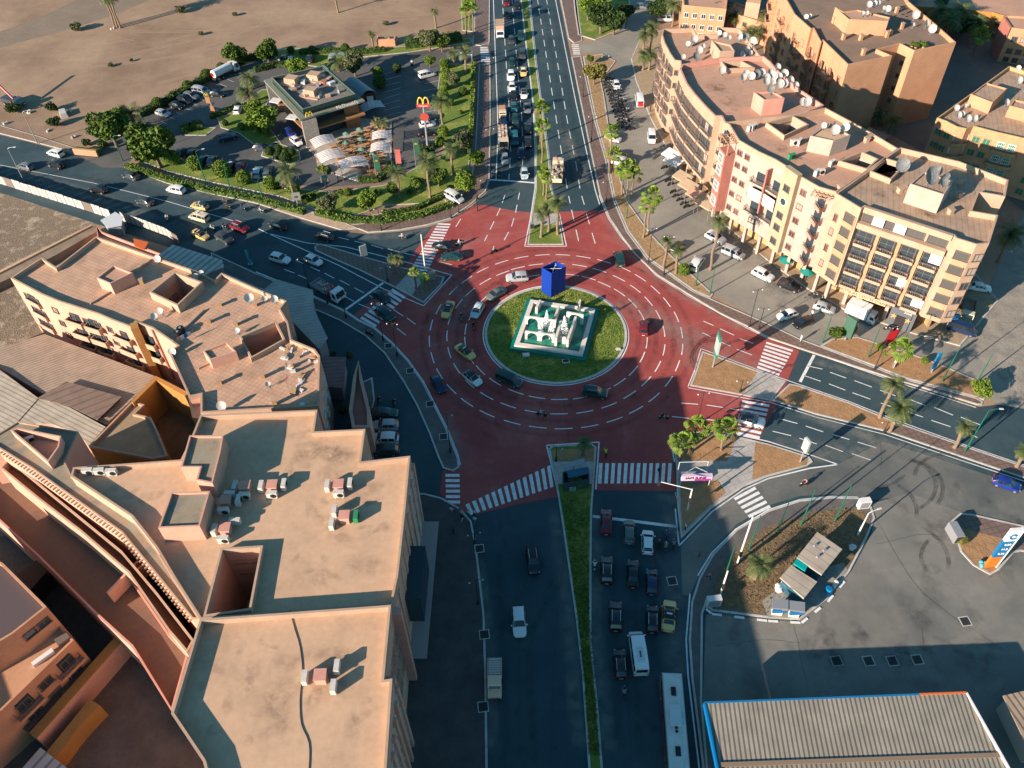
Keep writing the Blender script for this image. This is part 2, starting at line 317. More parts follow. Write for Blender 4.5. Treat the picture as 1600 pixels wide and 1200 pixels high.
dline([(854, 696), (870, 760), (882, 830)], 0.22); dline([(854, 696), (936, 691)], 0.22); dline([(936, 691), (931, 765)], 0.22)
dline([(1046, 682), (1054, 722)], 0.22); dline([(1046, 682), (1062, 677), (1117, 674), (1155, 680), (1200, 690), (1272, 713), (1309, 726), (1265, 732), (1200, 748), (1162, 765), (1112, 800), (1061, 853), (1055, 795)], 0.22)
dline([(1075, 604), (1085, 580), (1095, 545), (1200, 584), (1240, 598), (1325, 627), (1400, 657), (1512, 697), (1600, 727)], 0.16); dline([(1075, 606), (1162, 622), (1204, 629), (1275, 652), (1382, 679), (1500, 719), (1600, 752)], 0.16)
dline([(1200, 528), (1275, 553), (1400, 597), (1525, 637)], 0.2); dline([(936, 306), (950, 341), (970, 371), (1025, 431), (1075, 463), (1167, 513), (1200, 529)], 0.16)
dline([(1090, 900), (1112, 864), (1150, 827), (1200, 797), (1250, 781), (1300, 776), (1340, 777), (1362, 788)], 0.2); dline([(1078, 928), (1072, 1000), (1075, 1055), (1092, 1197), (1100, 1250)], 0.2)
def zebra(a, b, c, d, n, duty=0.55):
    """a-b start edge, d-c end edge: n bars each running a->d side (bars are strips between t values along a-b / d-c)"""
    A, B, C, D = (W(*p) for p in (a, b, c, d))
    z = MB()
    for i in range(n):
        t0, t1 = (i+(1-duty)/2)/n, (i+(1+duty)/2)/n
        z.face([(*A.lerp(B, t0)[:2], ZL+.004), (*A.lerp(B, t1)[:2], ZL+.004), (*D.lerp(C, t1)[:2], ZL+.004), (*D.lerp(C, t0)[:2], ZL+.004)])
    struct(z, 'zebra_crossing', m_white)
zebra((685, 348), (641, 422), (667, 426), (705, 349), 17); zebra((615, 450), (561, 499), (585, 513), (635, 463), 9)
zebra((696, 739), (697, 789), (719, 789), (718, 739), 6); zebra((725, 790), (862, 726), (867, 760), (733, 806), 14)
zebra((934, 724), (1052, 724), (1050, 755), (932, 756), 12); zebra((1145, 777), (1172, 811), (1206, 795), (1178, 759), 5)
zebra((1198, 533), (1180, 582), (1213, 594), (1240, 546), 9); zebra((1160, 624), (1150, 680), (1186, 688), (1203, 631), 8)
zebra((750, 73), (752, 98), (767, 98), (762, 73), 9); zebra((893, 69), (896, 86), (907, 86), (904, 69), 6)
# west traffic island
island('traffic_island', [(491, 386), (500, 381), (560, 399), (640, 421), (695, 433), (690, 445), (662, 474), (617, 450), (560, 422), (525, 407), (493, 392)], m_pave, sub=[([(641, 424), (668, 429), (643, 463), (617, 450)], m_plaza)])
# west pavement sliver
island('pavement', [(330, 395), (400, 427), (480, 460), (540, 487), (560, 501), (585, 513), (612, 536), (637, 563), (661, 597), (681, 637), (699, 672), (716, 715), (718, 730), (708, 737), (692, 732), (684, 714), (670, 677), (650, 632), (630, 597), (600, 552), (570, 525), (532, 502), (505, 490), (460, 470), (400, 450), (330, 420)], m_pave_d)
# north median
island('median', [(814, -40), (814, 0), (820, 56), (825, 96), (829, 130), (833, 165), (835, 190), (837, 234), (837, 296), (829, 345), (824, 383), (881, 383), (871, 325), (861, 294), (858, 251), (851, 199), (846, 165), (837, 95), (827, 0), (826, -40)], m_grass, sub=[([(834, 333), (832, 352), (875, 352), (872, 334)], m_plaza)])
# south median
island('median', [(857, 702), (863, 697), (925, 694), (932, 699), (928, 757), (925, 800), (924, 897), (924, 1000), (934, 1100), (942, 1200), (950, 1290), (924, 1290), (919, 1197), (909, 1050), (899, 962), (890, 900), (880, 830), (870, 765)], m_grass,
    sub=[([(859, 704), (930, 701), (929, 722), (862, 722)], m_bed), ([(862, 722), (929, 722), (926, 757), (870, 757)], m_plaza)])
# south east island
island('traffic_island', [(1049, 684), (1064, 680), (1117, 677), (1155, 683), (1200, 694), (1264, 714), (1270, 722), (1262, 728), (1200, 745), (1162, 761), (1112, 795), (1064, 842), (1058, 790), (1056, 722)], m_plaza,
    sub=[([(1052, 687), (1117, 679), (1150, 685), (1136, 721), (1058, 720)], m_bed), ([(1180, 692), (1200, 696), (1262, 716), (1260, 727), (1200, 742), (1175, 750)], m_bed), ([(1062, 755), (1122, 752), (1133, 771), (1110, 790), (1066, 832)], m_bed)])
# east island and median
island('traffic_island', [(1097, 549), (1200, 586), (1228, 596), (1205, 627), (1160, 618), (1078, 603), (1087, 580)], m_bed, sub=[([(1183, 582), (1200, 588), (1226, 597), (1204, 625), (1160, 617)], m_plaza)])
island('median', [(1233, 600), (1245, 602), (1325, 629), (1400, 660), (1512, 699), (1600, 729), (1900, 832), (1900, 856), (1600, 748), (1500, 714), (1382, 674), (1275, 648), (1206, 626)], m_bed, sub=[([(1398, 661), (1512, 701), (1600, 731), (1900, 834), (1900, 853), (1600, 746), (1500, 712), (1384, 673)], m_pave)])
# north-west pavements (north road west side, around the corner)
island('pavement', [(560, 358), (575, 364), (625, 360), (668, 352), (704, 342), (737, 319), (759, 299), (765, 280), (767, 180), (766, 100), (748, 101), (745, 180), (742, 240), (735, 285), (715, 312), (690, 328), (640, 342), (545, 352)], m_pave)
island('pavement', [(766, -60), (765, 67), (752, 72), (738, 70), (742, 0), (745, -60)], m_pave)
island('verge', [(-60, 200), (0, 209), (60, 224), (122, 240), (118, 232), (60, 213), (0, 196), (-60, 184)], m_dirt, kerb=0.2)
island('verge', [(194, 262), (262, 287), (330, 303), (400, 318), (470, 341), (535, 360), (562, 357), (500, 335), (440, 315), (400, 309), (330, 292), (262, 276), (200, 255)], mat('pale_path', (0.50, 0.36, 0.25), 0.9, (0.38, 0.27, 0.19), 1.0), kerb=0.2)
# north road east pavement, down to the east road
island('pavement', [(870, -60), (876, 0), (888, 60), (897, 68), (910, 64), (905, 30), (895, -60)], m_pave)
island('pavement', [(893, 90), (905, 150), (920, 225), (937, 305), (951, 340), (971, 370), (991, 397), (1026, 430), (1076, 461), (1126, 491), (1168, 511), (1201, 529), (1276, 554), (1400, 594), (1440, 606), (1527, 633), (1534, 633), (1536, 628), (1525, 622), (1415, 593), (1350, 568), (1280, 541), (1250, 530), (1200, 506), (1110, 467), (1082, 455), (1050, 432), (1012, 405), (980, 362), (960, 315), (947, 250), (930, 190), (915, 120), (908, 88)], m_pave)
island('planting_strip', [(911, 89), (940, 85), (962, 96), (950, 112), (938, 122), (944, 150), (950, 190), (957, 240), (980, 315), (1016, 365), (1049, 400), (1076, 425), (1114, 460), (1110, 466), (1083, 454), (1051, 431), (1013, 404), (981, 361), (961, 314), (948, 249), (931, 189), (917, 120)], m_strip)
island('planting_strip', [(1281, 541), (1300, 530), (1340, 527), (1420, 552), (1475, 572), (1525, 594), (1543, 615), (1537, 626), (1525, 621), (1416, 592), (1352, 567)], m_bed)
# building-side pavement on the east
island('pavement', [(1500, 541), (1425, 521), (1325, 488), (1255, 448), (1200, 408), (1130, 350), (1060, 280), (1038, 225), (1016, 185), (993, 125), (986, 92), (1000, 60), (1040, 45), (1100, 120), (1250, 300), (1500, 400), (1560, 470)], mat('tan_paving', (0.40, 0.29, 0.18), 0.9, (0.30, 0.23, 0.15), 0.8), z=0.14)
# park corner top
island('park_lawn', [(893, -40), (897, 15), (903, 55), (930, 63), (975, 45), (985, 10), (980, -40)], m_grass, kerb=0.4)
# gas station islands
island('traffic_island', [(1103, 946), (1112, 955), (1200, 966), (1250, 969), (1292, 937), (1327, 894), (1355, 840), (1367, 810), (1360, 787), (1340, 778), (1300, 777), (1250, 782), (1200, 798), (1150, 828), (1113, 866), (1092, 903), (1080, 940), (1076, 1000), (1080, 1060), (1097, 1197), (1102, 1290), (1120, 1290), (1106, 1197), (1097, 1095), (1098, 960)], m_pave_d,
    sub=[([(1340, 795), (1275, 800), (1200, 823), (1160, 850), (1128, 890), (1108, 945), (1190, 960), (1215, 920), (1320, 895), (1352, 838), (1360, 812)], m_scrub), ([(1200, 965), (1245, 967), (1290, 935), (1325, 892), (1318, 880), (1240, 900), (1190, 940)], mat('worn_slab', (0.33, 0.31, 0.26), 0.9, (0.22, 0.2, 0.17), 0.7))])
island('traffic_island', [(1485, 815), (1500, 802), (1520, 804), (1600, 822), (1900, 890), (1900, 905), (1595, 862), (1584, 864), (1560, 892), (1547, 899), (1520, 884), (1500, 862), (1495, 845)], m_pave, sub=[([(1500, 825), (1590, 848), (1582, 862), (1558, 889), (1546, 896), (1522, 881), (1502, 858), (1497, 845)], m_bed)])
# near building pavement
island('pavement', [(640, 772), (663, 771), (690, 778), (720, 795), (737, 815), (744, 850), (750, 900), (757, 960), (760, 1050), (762, 1200), (764, 1400), (600, 1400), (610, 900)], mat('shade_darkened_paver', (0.06, 0.06, 0.06), 0.85, (0.09, 0.085, 0.08), 0.4))  # paver darkened so the deep shade here sits in its colour
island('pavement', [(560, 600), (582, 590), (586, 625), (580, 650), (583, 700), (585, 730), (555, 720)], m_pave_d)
# restaurant grounds
m_lot = asphalt('parking_asphalt', (0.085, 0.085, 0.082), (0.12, 0.118, 0.11), (0.17, 0.15, 0.125))
sheet('parking_lot', [(122, 243), (165, 225), (240, 170), (330, 108), (400, 85), (470, 82), (560, 92), (640, 82), (766, 70), (766, 98), (745, 100), (715, 140), (700, 180), (690, 230), (650, 262), (600, 285), (520, 292), (470, 290), (400, 280), (300, 250), (220, 228), (196, 262), (160, 262)], 0.03, m_lot)
island('lawn', [(700, 100), (742, 101), (740, 180), (735, 245), (728, 285), (700, 305), (660, 318), (600, 322), (540, 342), (520, 338), (440, 308), (330, 285), (262, 268), (205, 246), (224, 232), (300, 254), (400, 284), (470, 296), (520, 300), (600, 290), (640, 268), (668, 252), (700, 240), (690, 225), (686, 185), (684, 140), (688, 108)], m_grass, kerb=0.2)
island('lawn', [(560, 346), (600, 345), (660, 338), (700, 322), (715, 308), (690, 312), (640, 326), (560, 340)], mat('dry_lawn', (0.30, 0.24, 0.10), 0.95, (0.18, 0.2, 0.05), 0.5), kerb=0.2)
island('lawn', [(330, 175), (352, 182), (375, 165), (410, 140), (428, 140), (405, 190), (425, 205), (440, 225), (405, 232), (372, 208), (345, 200), (340, 186)], m_grass, kerb=0.2)
island('lawn', [(283, 206), (300, 198), (338, 200), (322, 212), (290, 212)], m_grass, kerb=0.25)
island('lawn', [(412, 232), (430, 222), (468, 236), (470, 250), (455, 258), (425, 250), (408, 244)], m_grass, kerb=0.25)
island('lawn', [(420, 80), (480, 75), (560, 78), (640, 72), (735, 60), (738, 66), (640, 82), (560, 90), (540, 108), (500, 105), (450, 100), (430, 92)], m_grass, kerb=0.2)
island('verge', [(718, -60), (722, 48), (742, 50), (745, -60)], m_grass, kerb=0.2)
island('terrace', [(478, 230), (490, 222), (560, 185), (612, 190), (612, 255), (608, 272), (590, 282), (560, 284), (520, 272), (497, 262), (494, 245)], stripes('terrace_slabs', (0.46, 0.40, 0.33), (0.35, 0.30, 0.25), 30, 1.5, 0.95, grid=1.5), z=0.18)
# bay lines
for i in range(9):
    y = 122+i*11.5; dline([(686-i*0.4, y+4), (664-i*0.6, y+9-i*.3)], 0.1, z=0.07)
for i in range(8):
    y = 108+i*9.5; dline([(600, y+8), (626, y+1)], 0.1, z=0.07)
for i in range(13): dline([(305+i*13, 246+i*3.1), (309+i*13, 238+i*3.1)], 0.12, z=0.07); 
for i in range(10): dline([(252+i*11.5, 190-i*7.3), (262+i*11.5, 194-i*7.3)], 0.1, z=0.07)
struct(LINES, 'road_markings', m_white)
# ground litter: tyre tracks over the field, ruts
tr = MB()
for k in range(12):
    x0, y0 = rnd.uniform(60, 500), rnd.uniform(30, 150); dx = rnd.uniform(120, 320); dy = -rnd.uniform(10, 70)
    for o in (0, 2.2):
        pts = [(x0+dx*t, y0+o+dy*t+6*math.sin(3*t+k)) for t in [i/8 for i in range(9)]]
        pts = [p for p in pts if p[0] < 700 and p[1] > -30]
        if len(pts) > 2: polyline(tr, PW(pts), 0.35, 0.014+0.001*k)
struct(tr, 'tyre_tracks', mat('rut_dirt', (0.34, 0.24, 0.155), 0.95))
# ================================================================== buildings
m_frame = mat('window_frame', (0.16, 0.12, 0.10), 0.6)
m_wframe = mat('white_frame', (0.7, 0.68, 0.64), 0.6)
m_glass = mat('window_glass', (0.035, 0.05, 0.06), 0.12, spec=0.6)
m_glass_b = mat('blue_glass', (0.02, 0.09, 0.14), 0.12, spec=0.6)
m_shut = mat('roller_shutter', (0.085, 0.08, 0.075), 0.7)
m_blind = mat('drawn_blind', (0.34, 0.29, 0.24), 0.8)
m_dark = mat('dark_opening', (0.03, 0.025, 0.025), 0.9)
m_rail = mat('balcony_railing', (0.16, 0.13, 0.12), 0.6)
m_metal = mat('grey_metal', (0.30, 0.31, 0.32), 0.5, metal=0.3)
m_alum = mat('pale_metal', (0.55, 0.56, 0.56), 0.5)
m_black = mat('black_plastic', (0.02, 0.02, 0.022), 0.5)
m_curtain = mat('white_awning_cloth', (0.70, 0.68, 0.66), 0.9, (0.6, 0.58, 0.56), 2, coords='obj')
m_green = mat('green_cloth', (0.02, 0.25, 0.20), 0.8)
MESH = {}
def cached(key, fn):
    if key not in MESH: MESH[key] = fn()
    return MESH[key]
def mass(root, poly, z0, z1, mw, mr, par=1.0, t=0.28, holes=(), cap=None, hpar=0.0, hfloor=None, names=('wall', 'parapet', 'roof')):
    """walls, parapet and roof as three parts; holes = light wells: (poly, parapet height, floor z)"""
    poly = ccw([(p[0], p[1]) for p in poly]); zr = z1-par
    b = MB(); b.prism(poly, z0, zr if par else z1, top=False)
    for hp, hh, hf in holes:
        hp = ccw([(p[0], p[1]) for p in hp]); b.prism(hp, hf, zr, top=False)
    b.build(names[0], mw, root)
    if par:
        b = MB(); b.ring(poly, inset(poly, t), zr, z1)
        b.build(names[1], cap or mw, root)
        for hp, hh, hf in holes:
            hp = ccw([(p[0], p[1]) for p in hp])
            if hh: b = MB(); b.ring(hp, inset(hp, t), zr, zr+hh); b.build('light_well_curb', cap or mw, root)
    b = MB(); b.flat(poly, zr+0.004 if par else z1, holes=[ccw([(p[0], p[1]) for p in h[0]]) for h in holes])
    for hp, hh, hf in holes: b.flat(ccw([(p[0], p[1]) for p in hp]), hf)
    b.build(names[2], mr, root)
def wall_frame(a, b2):
    """origin, unit along, outward normal (right of a->b), length"""
    a, b2 = Vector((a[0], a[1])), Vector((b2[0], b2[1])); d = b2-a; L = d.length; u = d/L
    return a, u, Vector((u.y, -u.x)), L
def win_mesh(w, h, style, fm, gm, depth=0.18):
    """local: x along wall, -y outward, z up, origin at window centre on the wall face"""
    def mk():
        f = MB(); t = 0.1
        f.box((0, -depth/2, h/2-t/2), (w, depth, t)); f.box((0, -depth/2, -h/2+t/2-.03), (w+0.16, depth+0.12, t))
        for s in (-1, 1): f.box((s*(w/2-t/2), -depth/2, 0), (t, depth-.01, h-2*t))
        if style == 'grid':
            for k in range(1, 4): f.box((-w/2+k*w/4, -depth*.45, 0), (0.06, 0.07, h-2*t))
            f.box((0, -depth*.46, 0), (w-2*t, 0.06, 0.06))
        elif style != 'shutter': f.box((0, -depth*.45, 0), (0.07, 0.07, h-2*t))
        g = MB(); g.box((0, -0.03, 0), (w-2*t, 0.05, h-2*t))
        if style == 'shutter':
            for k in range(int(h/0.22)): g.box((0, -0.075, -h/2+t+0.11+k*0.22), (w-2*t-.01, 0.035, 0.12))
        return f.mesh('window', fm), g.mesh('shutter' if style == 'shutter' else 'pane', gm)
    return cached(('win', w, h, style, fm.name, gm.name, depth), mk)
def place(root, name, me, o2, u, n, s, z, out=0.0, sub=None):
    """put a wall piece at distance s along the wall"""
    p = o2+u*s+n*out; o = obj(name, me, root); o.location = (p.x-root.location.x, p.y-root.location.y, z-root.location.z)
    o.rotation_euler = (0, 0, math.atan2(u.y, u.x))
    if sub is not None:
        c = obj(sub[0], sub[1], o)
    return o
def windows(root, a, b2, zs, ss, w=1.3, h=1.3, style='plain', fm=None, gm=None, out=0.0):
    o2, u, n, L = wall_frame(a, b2)
    for z in zs:
        for s in ss:
            f, g = win_mesh(w, h, style, fm or m_frame, gm or (m_shut if style == 'shutter' else rnd.choice([m_glass, m_glass, m_glass, m_blind, m_shut])))
            place(root, 'window', f, o2, u, n, s*L, z, out, (g.name.split('.')[0], g))
def balcony(root, a, b2, zs, s0, s1, depth, mslab, mrail=None, solid=0.0, door=True, h=1.0, tri=False, name='balcony', curved=False):
    o2, u, n, L = wall_frame(a, b2); w = (s1-s0)*L; c = (s0+s1)/2*L
    def mk():
        b = MB()
        if tri: P = [(-w/2, 0), (w*0.12, -depth), (w/2, 0)]
        elif curved: P = [(-w/2, 0), (-w/2, -depth*.6), (-w/4, -depth), (w/4, -depth), (w/2, -depth*.6), (w/2, 0)]
        else: P = [(-w/2, 0), (-w/2, -depth), (w/2, -depth), (w/2, 0)]
        P = ccw(P); b.prism(P, -0.18, 0.0, 0, bottom=True)
        P2 = [p for p in P]; k0 = [i for i in range(len(P2)) if not (abs(P2[i][1]) < 1e-6 and abs(P2[(i+1) % len(P2)][1]) < 1e-6)]
        for i in k0:
            p, q = Vector(P2[i]), Vector(P2[(i+1) % len(P2)]); d = q-p; ln = d.length
            if ln < .05: continue
            m0 = (p+q)/2; rz = math.atan2(d.y, d.x); nn = Vector((-d.y, d.x)).normalized()*0.07; m0 = m0+nn
            if solid: b.box((m0.x, m0.y, solid*h/2), (ln, 0.13, solid*h), rz, 0)
            if solid < 1:
                b.box((m0.x, m0.y, h), (ln, 0.07, 0.07), rz, 1)
                nb = max(2, int(ln/0.35))
                for j in range(nb+1):
                    t = p.lerp(q, j/nb)+nn; b.box((t.x, t.y, (h+solid*h)/2), (0.05, 0.05, h-solid*h), rz, 1)
        d = MB(); d.box((0, -0.04, 1.1), (min(w*.55, 2.2), 0.1, 2.2)); 
        return b.mesh('balcony', [mslab, mrail or m_rail]), d.mesh('door', m_glass)
    me, dm = cached(('balc', round(w, 2), depth, mslab.name, solid, tri, curved, h), mk)
    for z in zs: place(root, name, me, o2, u, n, c, z, 0, ('door', dm) if door else None)
def vbox(root, name, poly, z0, z1, m, top=None):
    b = MB(); b.prism(ccw([(p[0], p[1]) for p in poly]), z0, z1, 0, top=1 if top else None, bottom=True); return b.build(name, [m, top] if top else m, root)
def dish_mesh(r, m1):
    def mk():
        b = MB(); n = 14
        prev = None
        for k in range(4):
            rr = r*k/3; z = 0.28*rr*rr/r
            ring = [(rr*math.cos(2*math.pi*j/n), rr*math.sin(2*math.pi*j/n), z) for j in range(n)]
            if prev:
                for j in range(n): b.face([prev[j], prev[(j+1) % n], ring[(j+1) % n], ring[j]])
            prev = ring
        s = MB(); s.tube([(0, -r*.9, r*.26), (0, -r*.1, r*.95)], 0.025, 4); s.ball((0, -r*.05, r*.98), 0.07, 0, 6, 4)
        s.tube([(0, 0, 0), (0, 0, -0.25)], 0.04, 4)
        return b.mesh('reflector', m1, True), s.mesh('feed_arm', m_metal)
    return cached(('dish', r, m1.name), mk)
m_dish = mat('dish_white', (0.62, 0.60, 0.56), 0.6, (0.5, 0.46, 0.40), 1.2, coords='obj')
m_dish_d = mat('dish_grey', (0.22, 0.24, 0.24), 0.6, (0.16, 0.16, 0.16), 1.5, coords='obj')
NDISH = [0]
def dish(px, h, r, where, dark=False, az=None, el=None):
    p = W(*px, h); t = thing('satellite_dish', f'{"grey" if dark else "off white"} satellite dish {where}', 'satellite dish', (p.x, p.y, h-0.02), 0, 'rooftop satellite dishes')
    r *= .82; d, s = dish_mesh(r, m_dish_d if dark else m_dish)
    az = R(-75+rnd.uniform(-22, 22)) if az is None else R(az); 
    zc = r+0.35
    m = MB(); m.tube([(0, 0, 0), (0, 0, zc-.1)], 0.05, 5); m.box((0, 0, 0.03), (0.5, 0.5, 0.07)); me = cached(('mast', r), lambda: m.mesh('mast', m_metal)); obj('mast', me, t)
    o = obj('reflector', d, t); o.location = (0, 0, zc); o.rotation_euler = (Vector((math.cos(az)*.85, math.sin(az)*.85, 0.55))).to_track_quat('Z', 'Y').to_euler()
    obj('feed_arm', s, o)
    return t
m_ac = mat('ac_casing', (0.62, 0.58, 0.52), 0.6, (0.5, 0.46, 0.4), 1.5, coords='obj')
m_ac_g = mat('green_ac_cover', (0.03, 0.22, 0.09), 0.7)
def ac_unit(p, z, rz, where, m=None, sc=1.0, lab=None, cat='ac unit', grp='rooftop air conditioners'):
    t = thing('air_conditioner', (lab or 'white outdoor air conditioner unit')+' '+where, cat, (p[0], p[1], z-0.02), rz, grp); m = m or m_ac
    def mk():
        b = MB(); b.box((0, 0, 0.47*sc), (1.0*sc, 0.42*sc, 0.75*sc)); 
        for s in (-.35, .35): b.box((s*sc, 0, 0.05*sc), (0.1*sc, 0.45*sc, 0.1*sc))
        f = MB(); n = 12
        pts = [(0.15*sc+.3*sc*math.cos(2*math.pi*k/n), -0.225*sc, .47*sc+.3*sc*math.sin(2*math.pi*k/n)) for k in range(n)]; f.face(pts[::-1]); 
        f.tube([(0.15*sc, -0.215*sc, .47*sc), (0.15*sc, -0.26*sc, .47*sc)], 0.09*sc, 8)
        return b.mesh('casing', m), f.mesh('fan', m_black)
    c, f = cached(('ac', m.name, sc), mk); obj('casing', c, t); obj('fan', f, t); return t
def chimney(px, h, where, hh=1.0, rz=0.3, m=None, s=0.6):
    p = W(*px, h); t = thing('roof_vent', 'small masonry vent stack '+where, 'roof vent', (p.x, p.y, h-0.02), rz, 'masonry vents on roofs')
    b = MB(); b.box((0, 0, hh/2), (s, s, hh)); b2 = MB(); b2.box((0, 0, hh+0.09), (s*1.3, s*1.3, 0.12)); b3 = MB()
    for sx in (-1, 1): b3.box((sx*s*.45, 0, hh+.015), (0.08, s*.9, 0.03))
    obj('shaft', cached(('ch', hh, s, (m or m_tile_w).name), lambda: b.mesh('shaft', m or m_tile_w)), t); obj('cap', cached(('cc', hh, s), lambda: b2.mesh('cap', m_cream)), t)
    return t
# colours
m_cream = mat('cream_render', (0.47, 0.32, 0.225), 0.9, (0.40, 0.27, 0.185), 0.35)
m_white_r = mat('white_pink_render', (0.44, 0.345, 0.285), 0.9, (0.37, 0.285, 0.235), 0.4)
m_pink = mat('pink_render', (0.62, 0.30, 0.23), 0.9, (0.54, 0.25, 0.19), 0.4)
m_redr = mat('red_render', (0.42, 0.16, 0.12), 0.9, (0.33, 0.13, 0.10), 0.5)
m_yel = mat('pale_yellow_render', (0.44, 0.325, 0.21), 0.9, (0.38, 0.28, 0.18), 0.4)
m_orange = mat('orange_render', (0.54, 0.29, 0.165), 0.9, (0.46, 0.24, 0.135), 0.3, c3=(0.50, 0.265, 0.15))
m_ochre = mat('ochre_render', (0.42, 0.21, 0.055), 0.9, (0.34, 0.17, 0.05), 0.3)
m_salmon = mat('salmon_render', (0.60, 0.34, 0.245), 0.9, (0.53, 0.29, 0.21), 0.3)
m_roof_pink = mat('pink_roof_screed', (0.50, 0.295, 0.20), 0.9, (0.42, 0.25, 0.17), 0.25)
m_roof_tan = mat('tan_roof_screed', (0.57, 0.37, 0.235), 0.9, (0.46, 0.30, 0.19), 0.16, c3=(0.54, 0.35, 0.22), bump=0.04)
m_roof_brown = stripes('brown_roof_tiles', (0.40, 0.275, 0.185), (0.31, 0.21, 0.145), -18, 0.9, 0.85, bump=0.3)
m_tile = stripes('terracotta_roof_tiles', (0.54, 0.335, 0.215), (0.45, 0.265, 0.17), -28, 0.7, 0.8, bump=0.15, grid=0.7)
m_tile_w = mat('ochre_block', (0.48, 0.31, 0.15), 0.9, (0.38, 0.24, 0.12), 1.0)
m_grey_roof = mat('grey_green_screed', (0.27, 0.26, 0.205), 0.9, (0.19, 0.19, 0.16), 0.4, c3=(0.30, 0.23, 0.15))
m_corr = stripes('beige_corrugated_sheet', (0.48, 0.41, 0.31), (0.33, 0.27, 0.20), 60, 0.75, 0.72, bump=0.8)
m_corr_b = stripes('brown_corrugated_sheet', (0.38, 0.28, 0.20), (0.27, 0.19, 0.135), -60, 0.6, 0.75, bump=0.8)
m_corr_g = stripes('grey_corrugated_sheet', (0.31, 0.275, 0.215), (0.12, 0.11, 0.09), -3, 0.56, 0.62, bump=0.9)
m_corr_w = stripes('pale_corrugated_sheet', (0.52, 0.47, 0.40), (0.24, 0.23, 0.22), -30, 1.3, 0.72, bump=0.5)
# ------------------------------------------------------------------ near building (flat roof), north block
HN = 18.0
t = thing('flat_roof_building', 'salmon building with a broad plain tan roof carrying groups of air conditioners', 'building', (0, 0, 0))
NR = [(313, 648), (496, 640), (491, 674), (571, 670), (564, 721), (641, 712), (633, 800), (622, 900), (612, 946), (312, 968), (272, 905), (244, 857), (205, 807), (110, 744), (114, 730), (282, 718), (296, 690)]
COURT = PW([(345, 856), (411, 852), (392, 953), (317, 964)], HN)
mass(t, PW(NR, HN), 0, HN, m_salmon, m_roof_tan, 0.9, holes=[(COURT, 0.9, 5)], cap=m_cream)
def roof_box(root, px, z0, hh, m, mr, name='stair_tower', par=0.35):
    poly = ccw([(p.x, p.y) for p in PW(px, z0+hh)]); b = MB(); b.prism(poly, z0, z0+hh-par, 0, top=1); b.ring(poly, inset(poly, 0.22), z0+hh-par, z0+hh, 0); return b.build(name, [m, mr], root)
roof_box(t, [(296, 680), (349, 680), (345, 704), (332, 755), (306, 750), (312, 730), (282, 730)], HN-0.9, 3.0, m_salmon, m_grey_roof)
roof_box(t, [(267, 769), (328, 767), (312, 822), (247, 825)], HN-0.9, 3.0, m_salmon, m_grey_roof)
ee = [W(641, 712, HN), W(612, 946, HN)]
# east facade pilasters, windows with surrounds, cornice bands
windows(t, ee[1], ee[0], [14.6, 11.2, 7.8, 4.4], [(k+.5)/8 for k in range(8)], 1.5, 1.9, 'grid', m_wframe, m_glass_b)
o2, u, n, L = wall_frame(ee[1], ee[0])
pl = MB()
for k in range(9): q = o2+u*(L*(k/8*0.97+.015))+n*0.2; pl.box((q.x, q.y, 8.2), (0.7, 0.4, 16.4), math.atan2(u.y, u.x))
pl.build('pilasters', m_salmon, t)
q = o2+u*L*0.38+n*1.1; bb = MB(); bb.box((q.x, q.y, 8.5), (7.5, 2.2, 6.0), math.atan2(u.y, u.x)); bb.build('glazed_bay', mat('bay_glass', (0.02, 0.05, 0.065), .3), t)
q = o2+u*L*0.5+n*1.4; bb = MB(); bb.box((q.x, q.y, 3.3), (L*.95, 2.4, 0.25), math.atan2(u.y, u.x)); bb.build('canopy', mat('grey_canopy', (0.30, 0.27, 0.25), 0.8), t)
windows(t, W(571, 670, HN), W(564, 721, HN), [14.5, 10.5, 6.5], [.35, .7], 1.3, 1.8, 'plain', m_wframe)
# courtyard window strips
windows(t, W(411, 852, HN), W(345, 856, HN), [14.6, 12.2], [.3, .7], 1.6, 0.8)
# south block
t2 = thing('flat_roof_building', 'southern salmon block with a plain tan roof and a cable snaking across it', 'building', (0, 0, 0))
SR = [(312, 967), (611, 945), (600, 1062), (613, 1060), (604, 1200), (598, 1330), (585, 1560), (575, 2000), (380, 2000), (330, 1240), (317, 1190), (267, 1115)]
mass(t2, PW(SR, HN+1.0), 0, HN+1.0, m_salmon, m_roof_tan, 1.0, cap=m_cream)
e2 = [W(600, 1062, HN+.7), W(611, 945, HN+.7)]; e3 = [W(604, 1200, HN+.7), W(613, 1060, HN+.7)]
windows(t2, e3[0], e3[1], [15, 11.4, 7.8, 4.4], [.12, .37, .62, .87], 1.5, 2.0, 'grid', m_wframe, m_glass_b)
windows(t2, e2[0], e2[1], [14.0, 10.4, 6.8], [.2, .5, .8], 2.2, 2.4, 'grid', m_salmon, m_glass_b)
o2, u, n, L = wall_frame(*e2); bb = MB()
for k in range(2):
    q = o2+u*L*(0.04+0.92*k)+n*0.5; bb.box((q.x, q.y, 9), (0.7, 1.2, 18), math.atan2(u.y, u.x))
bb.build('pilasters', m_pink, t2)
o2, u, n, L = wall_frame(*e3); bb = MB()
for k in range(6): q = o2+u*L*(0.02+k*.192)+n*0.22; bb.box((q.x, q.y, 8.4), (0.6, 0.44, 16.8), math.atan2(u.y, u.x))
bb.build('pilasters', m_salmon, t2)
bb = MB(); cab = [(432, 908), (440, 935), (452, 952), (460, 982), (468, 1010), (472, 1050), (468, 1090), (470, 1130), (482, 1160), (482, 1200), (476, 1260)]
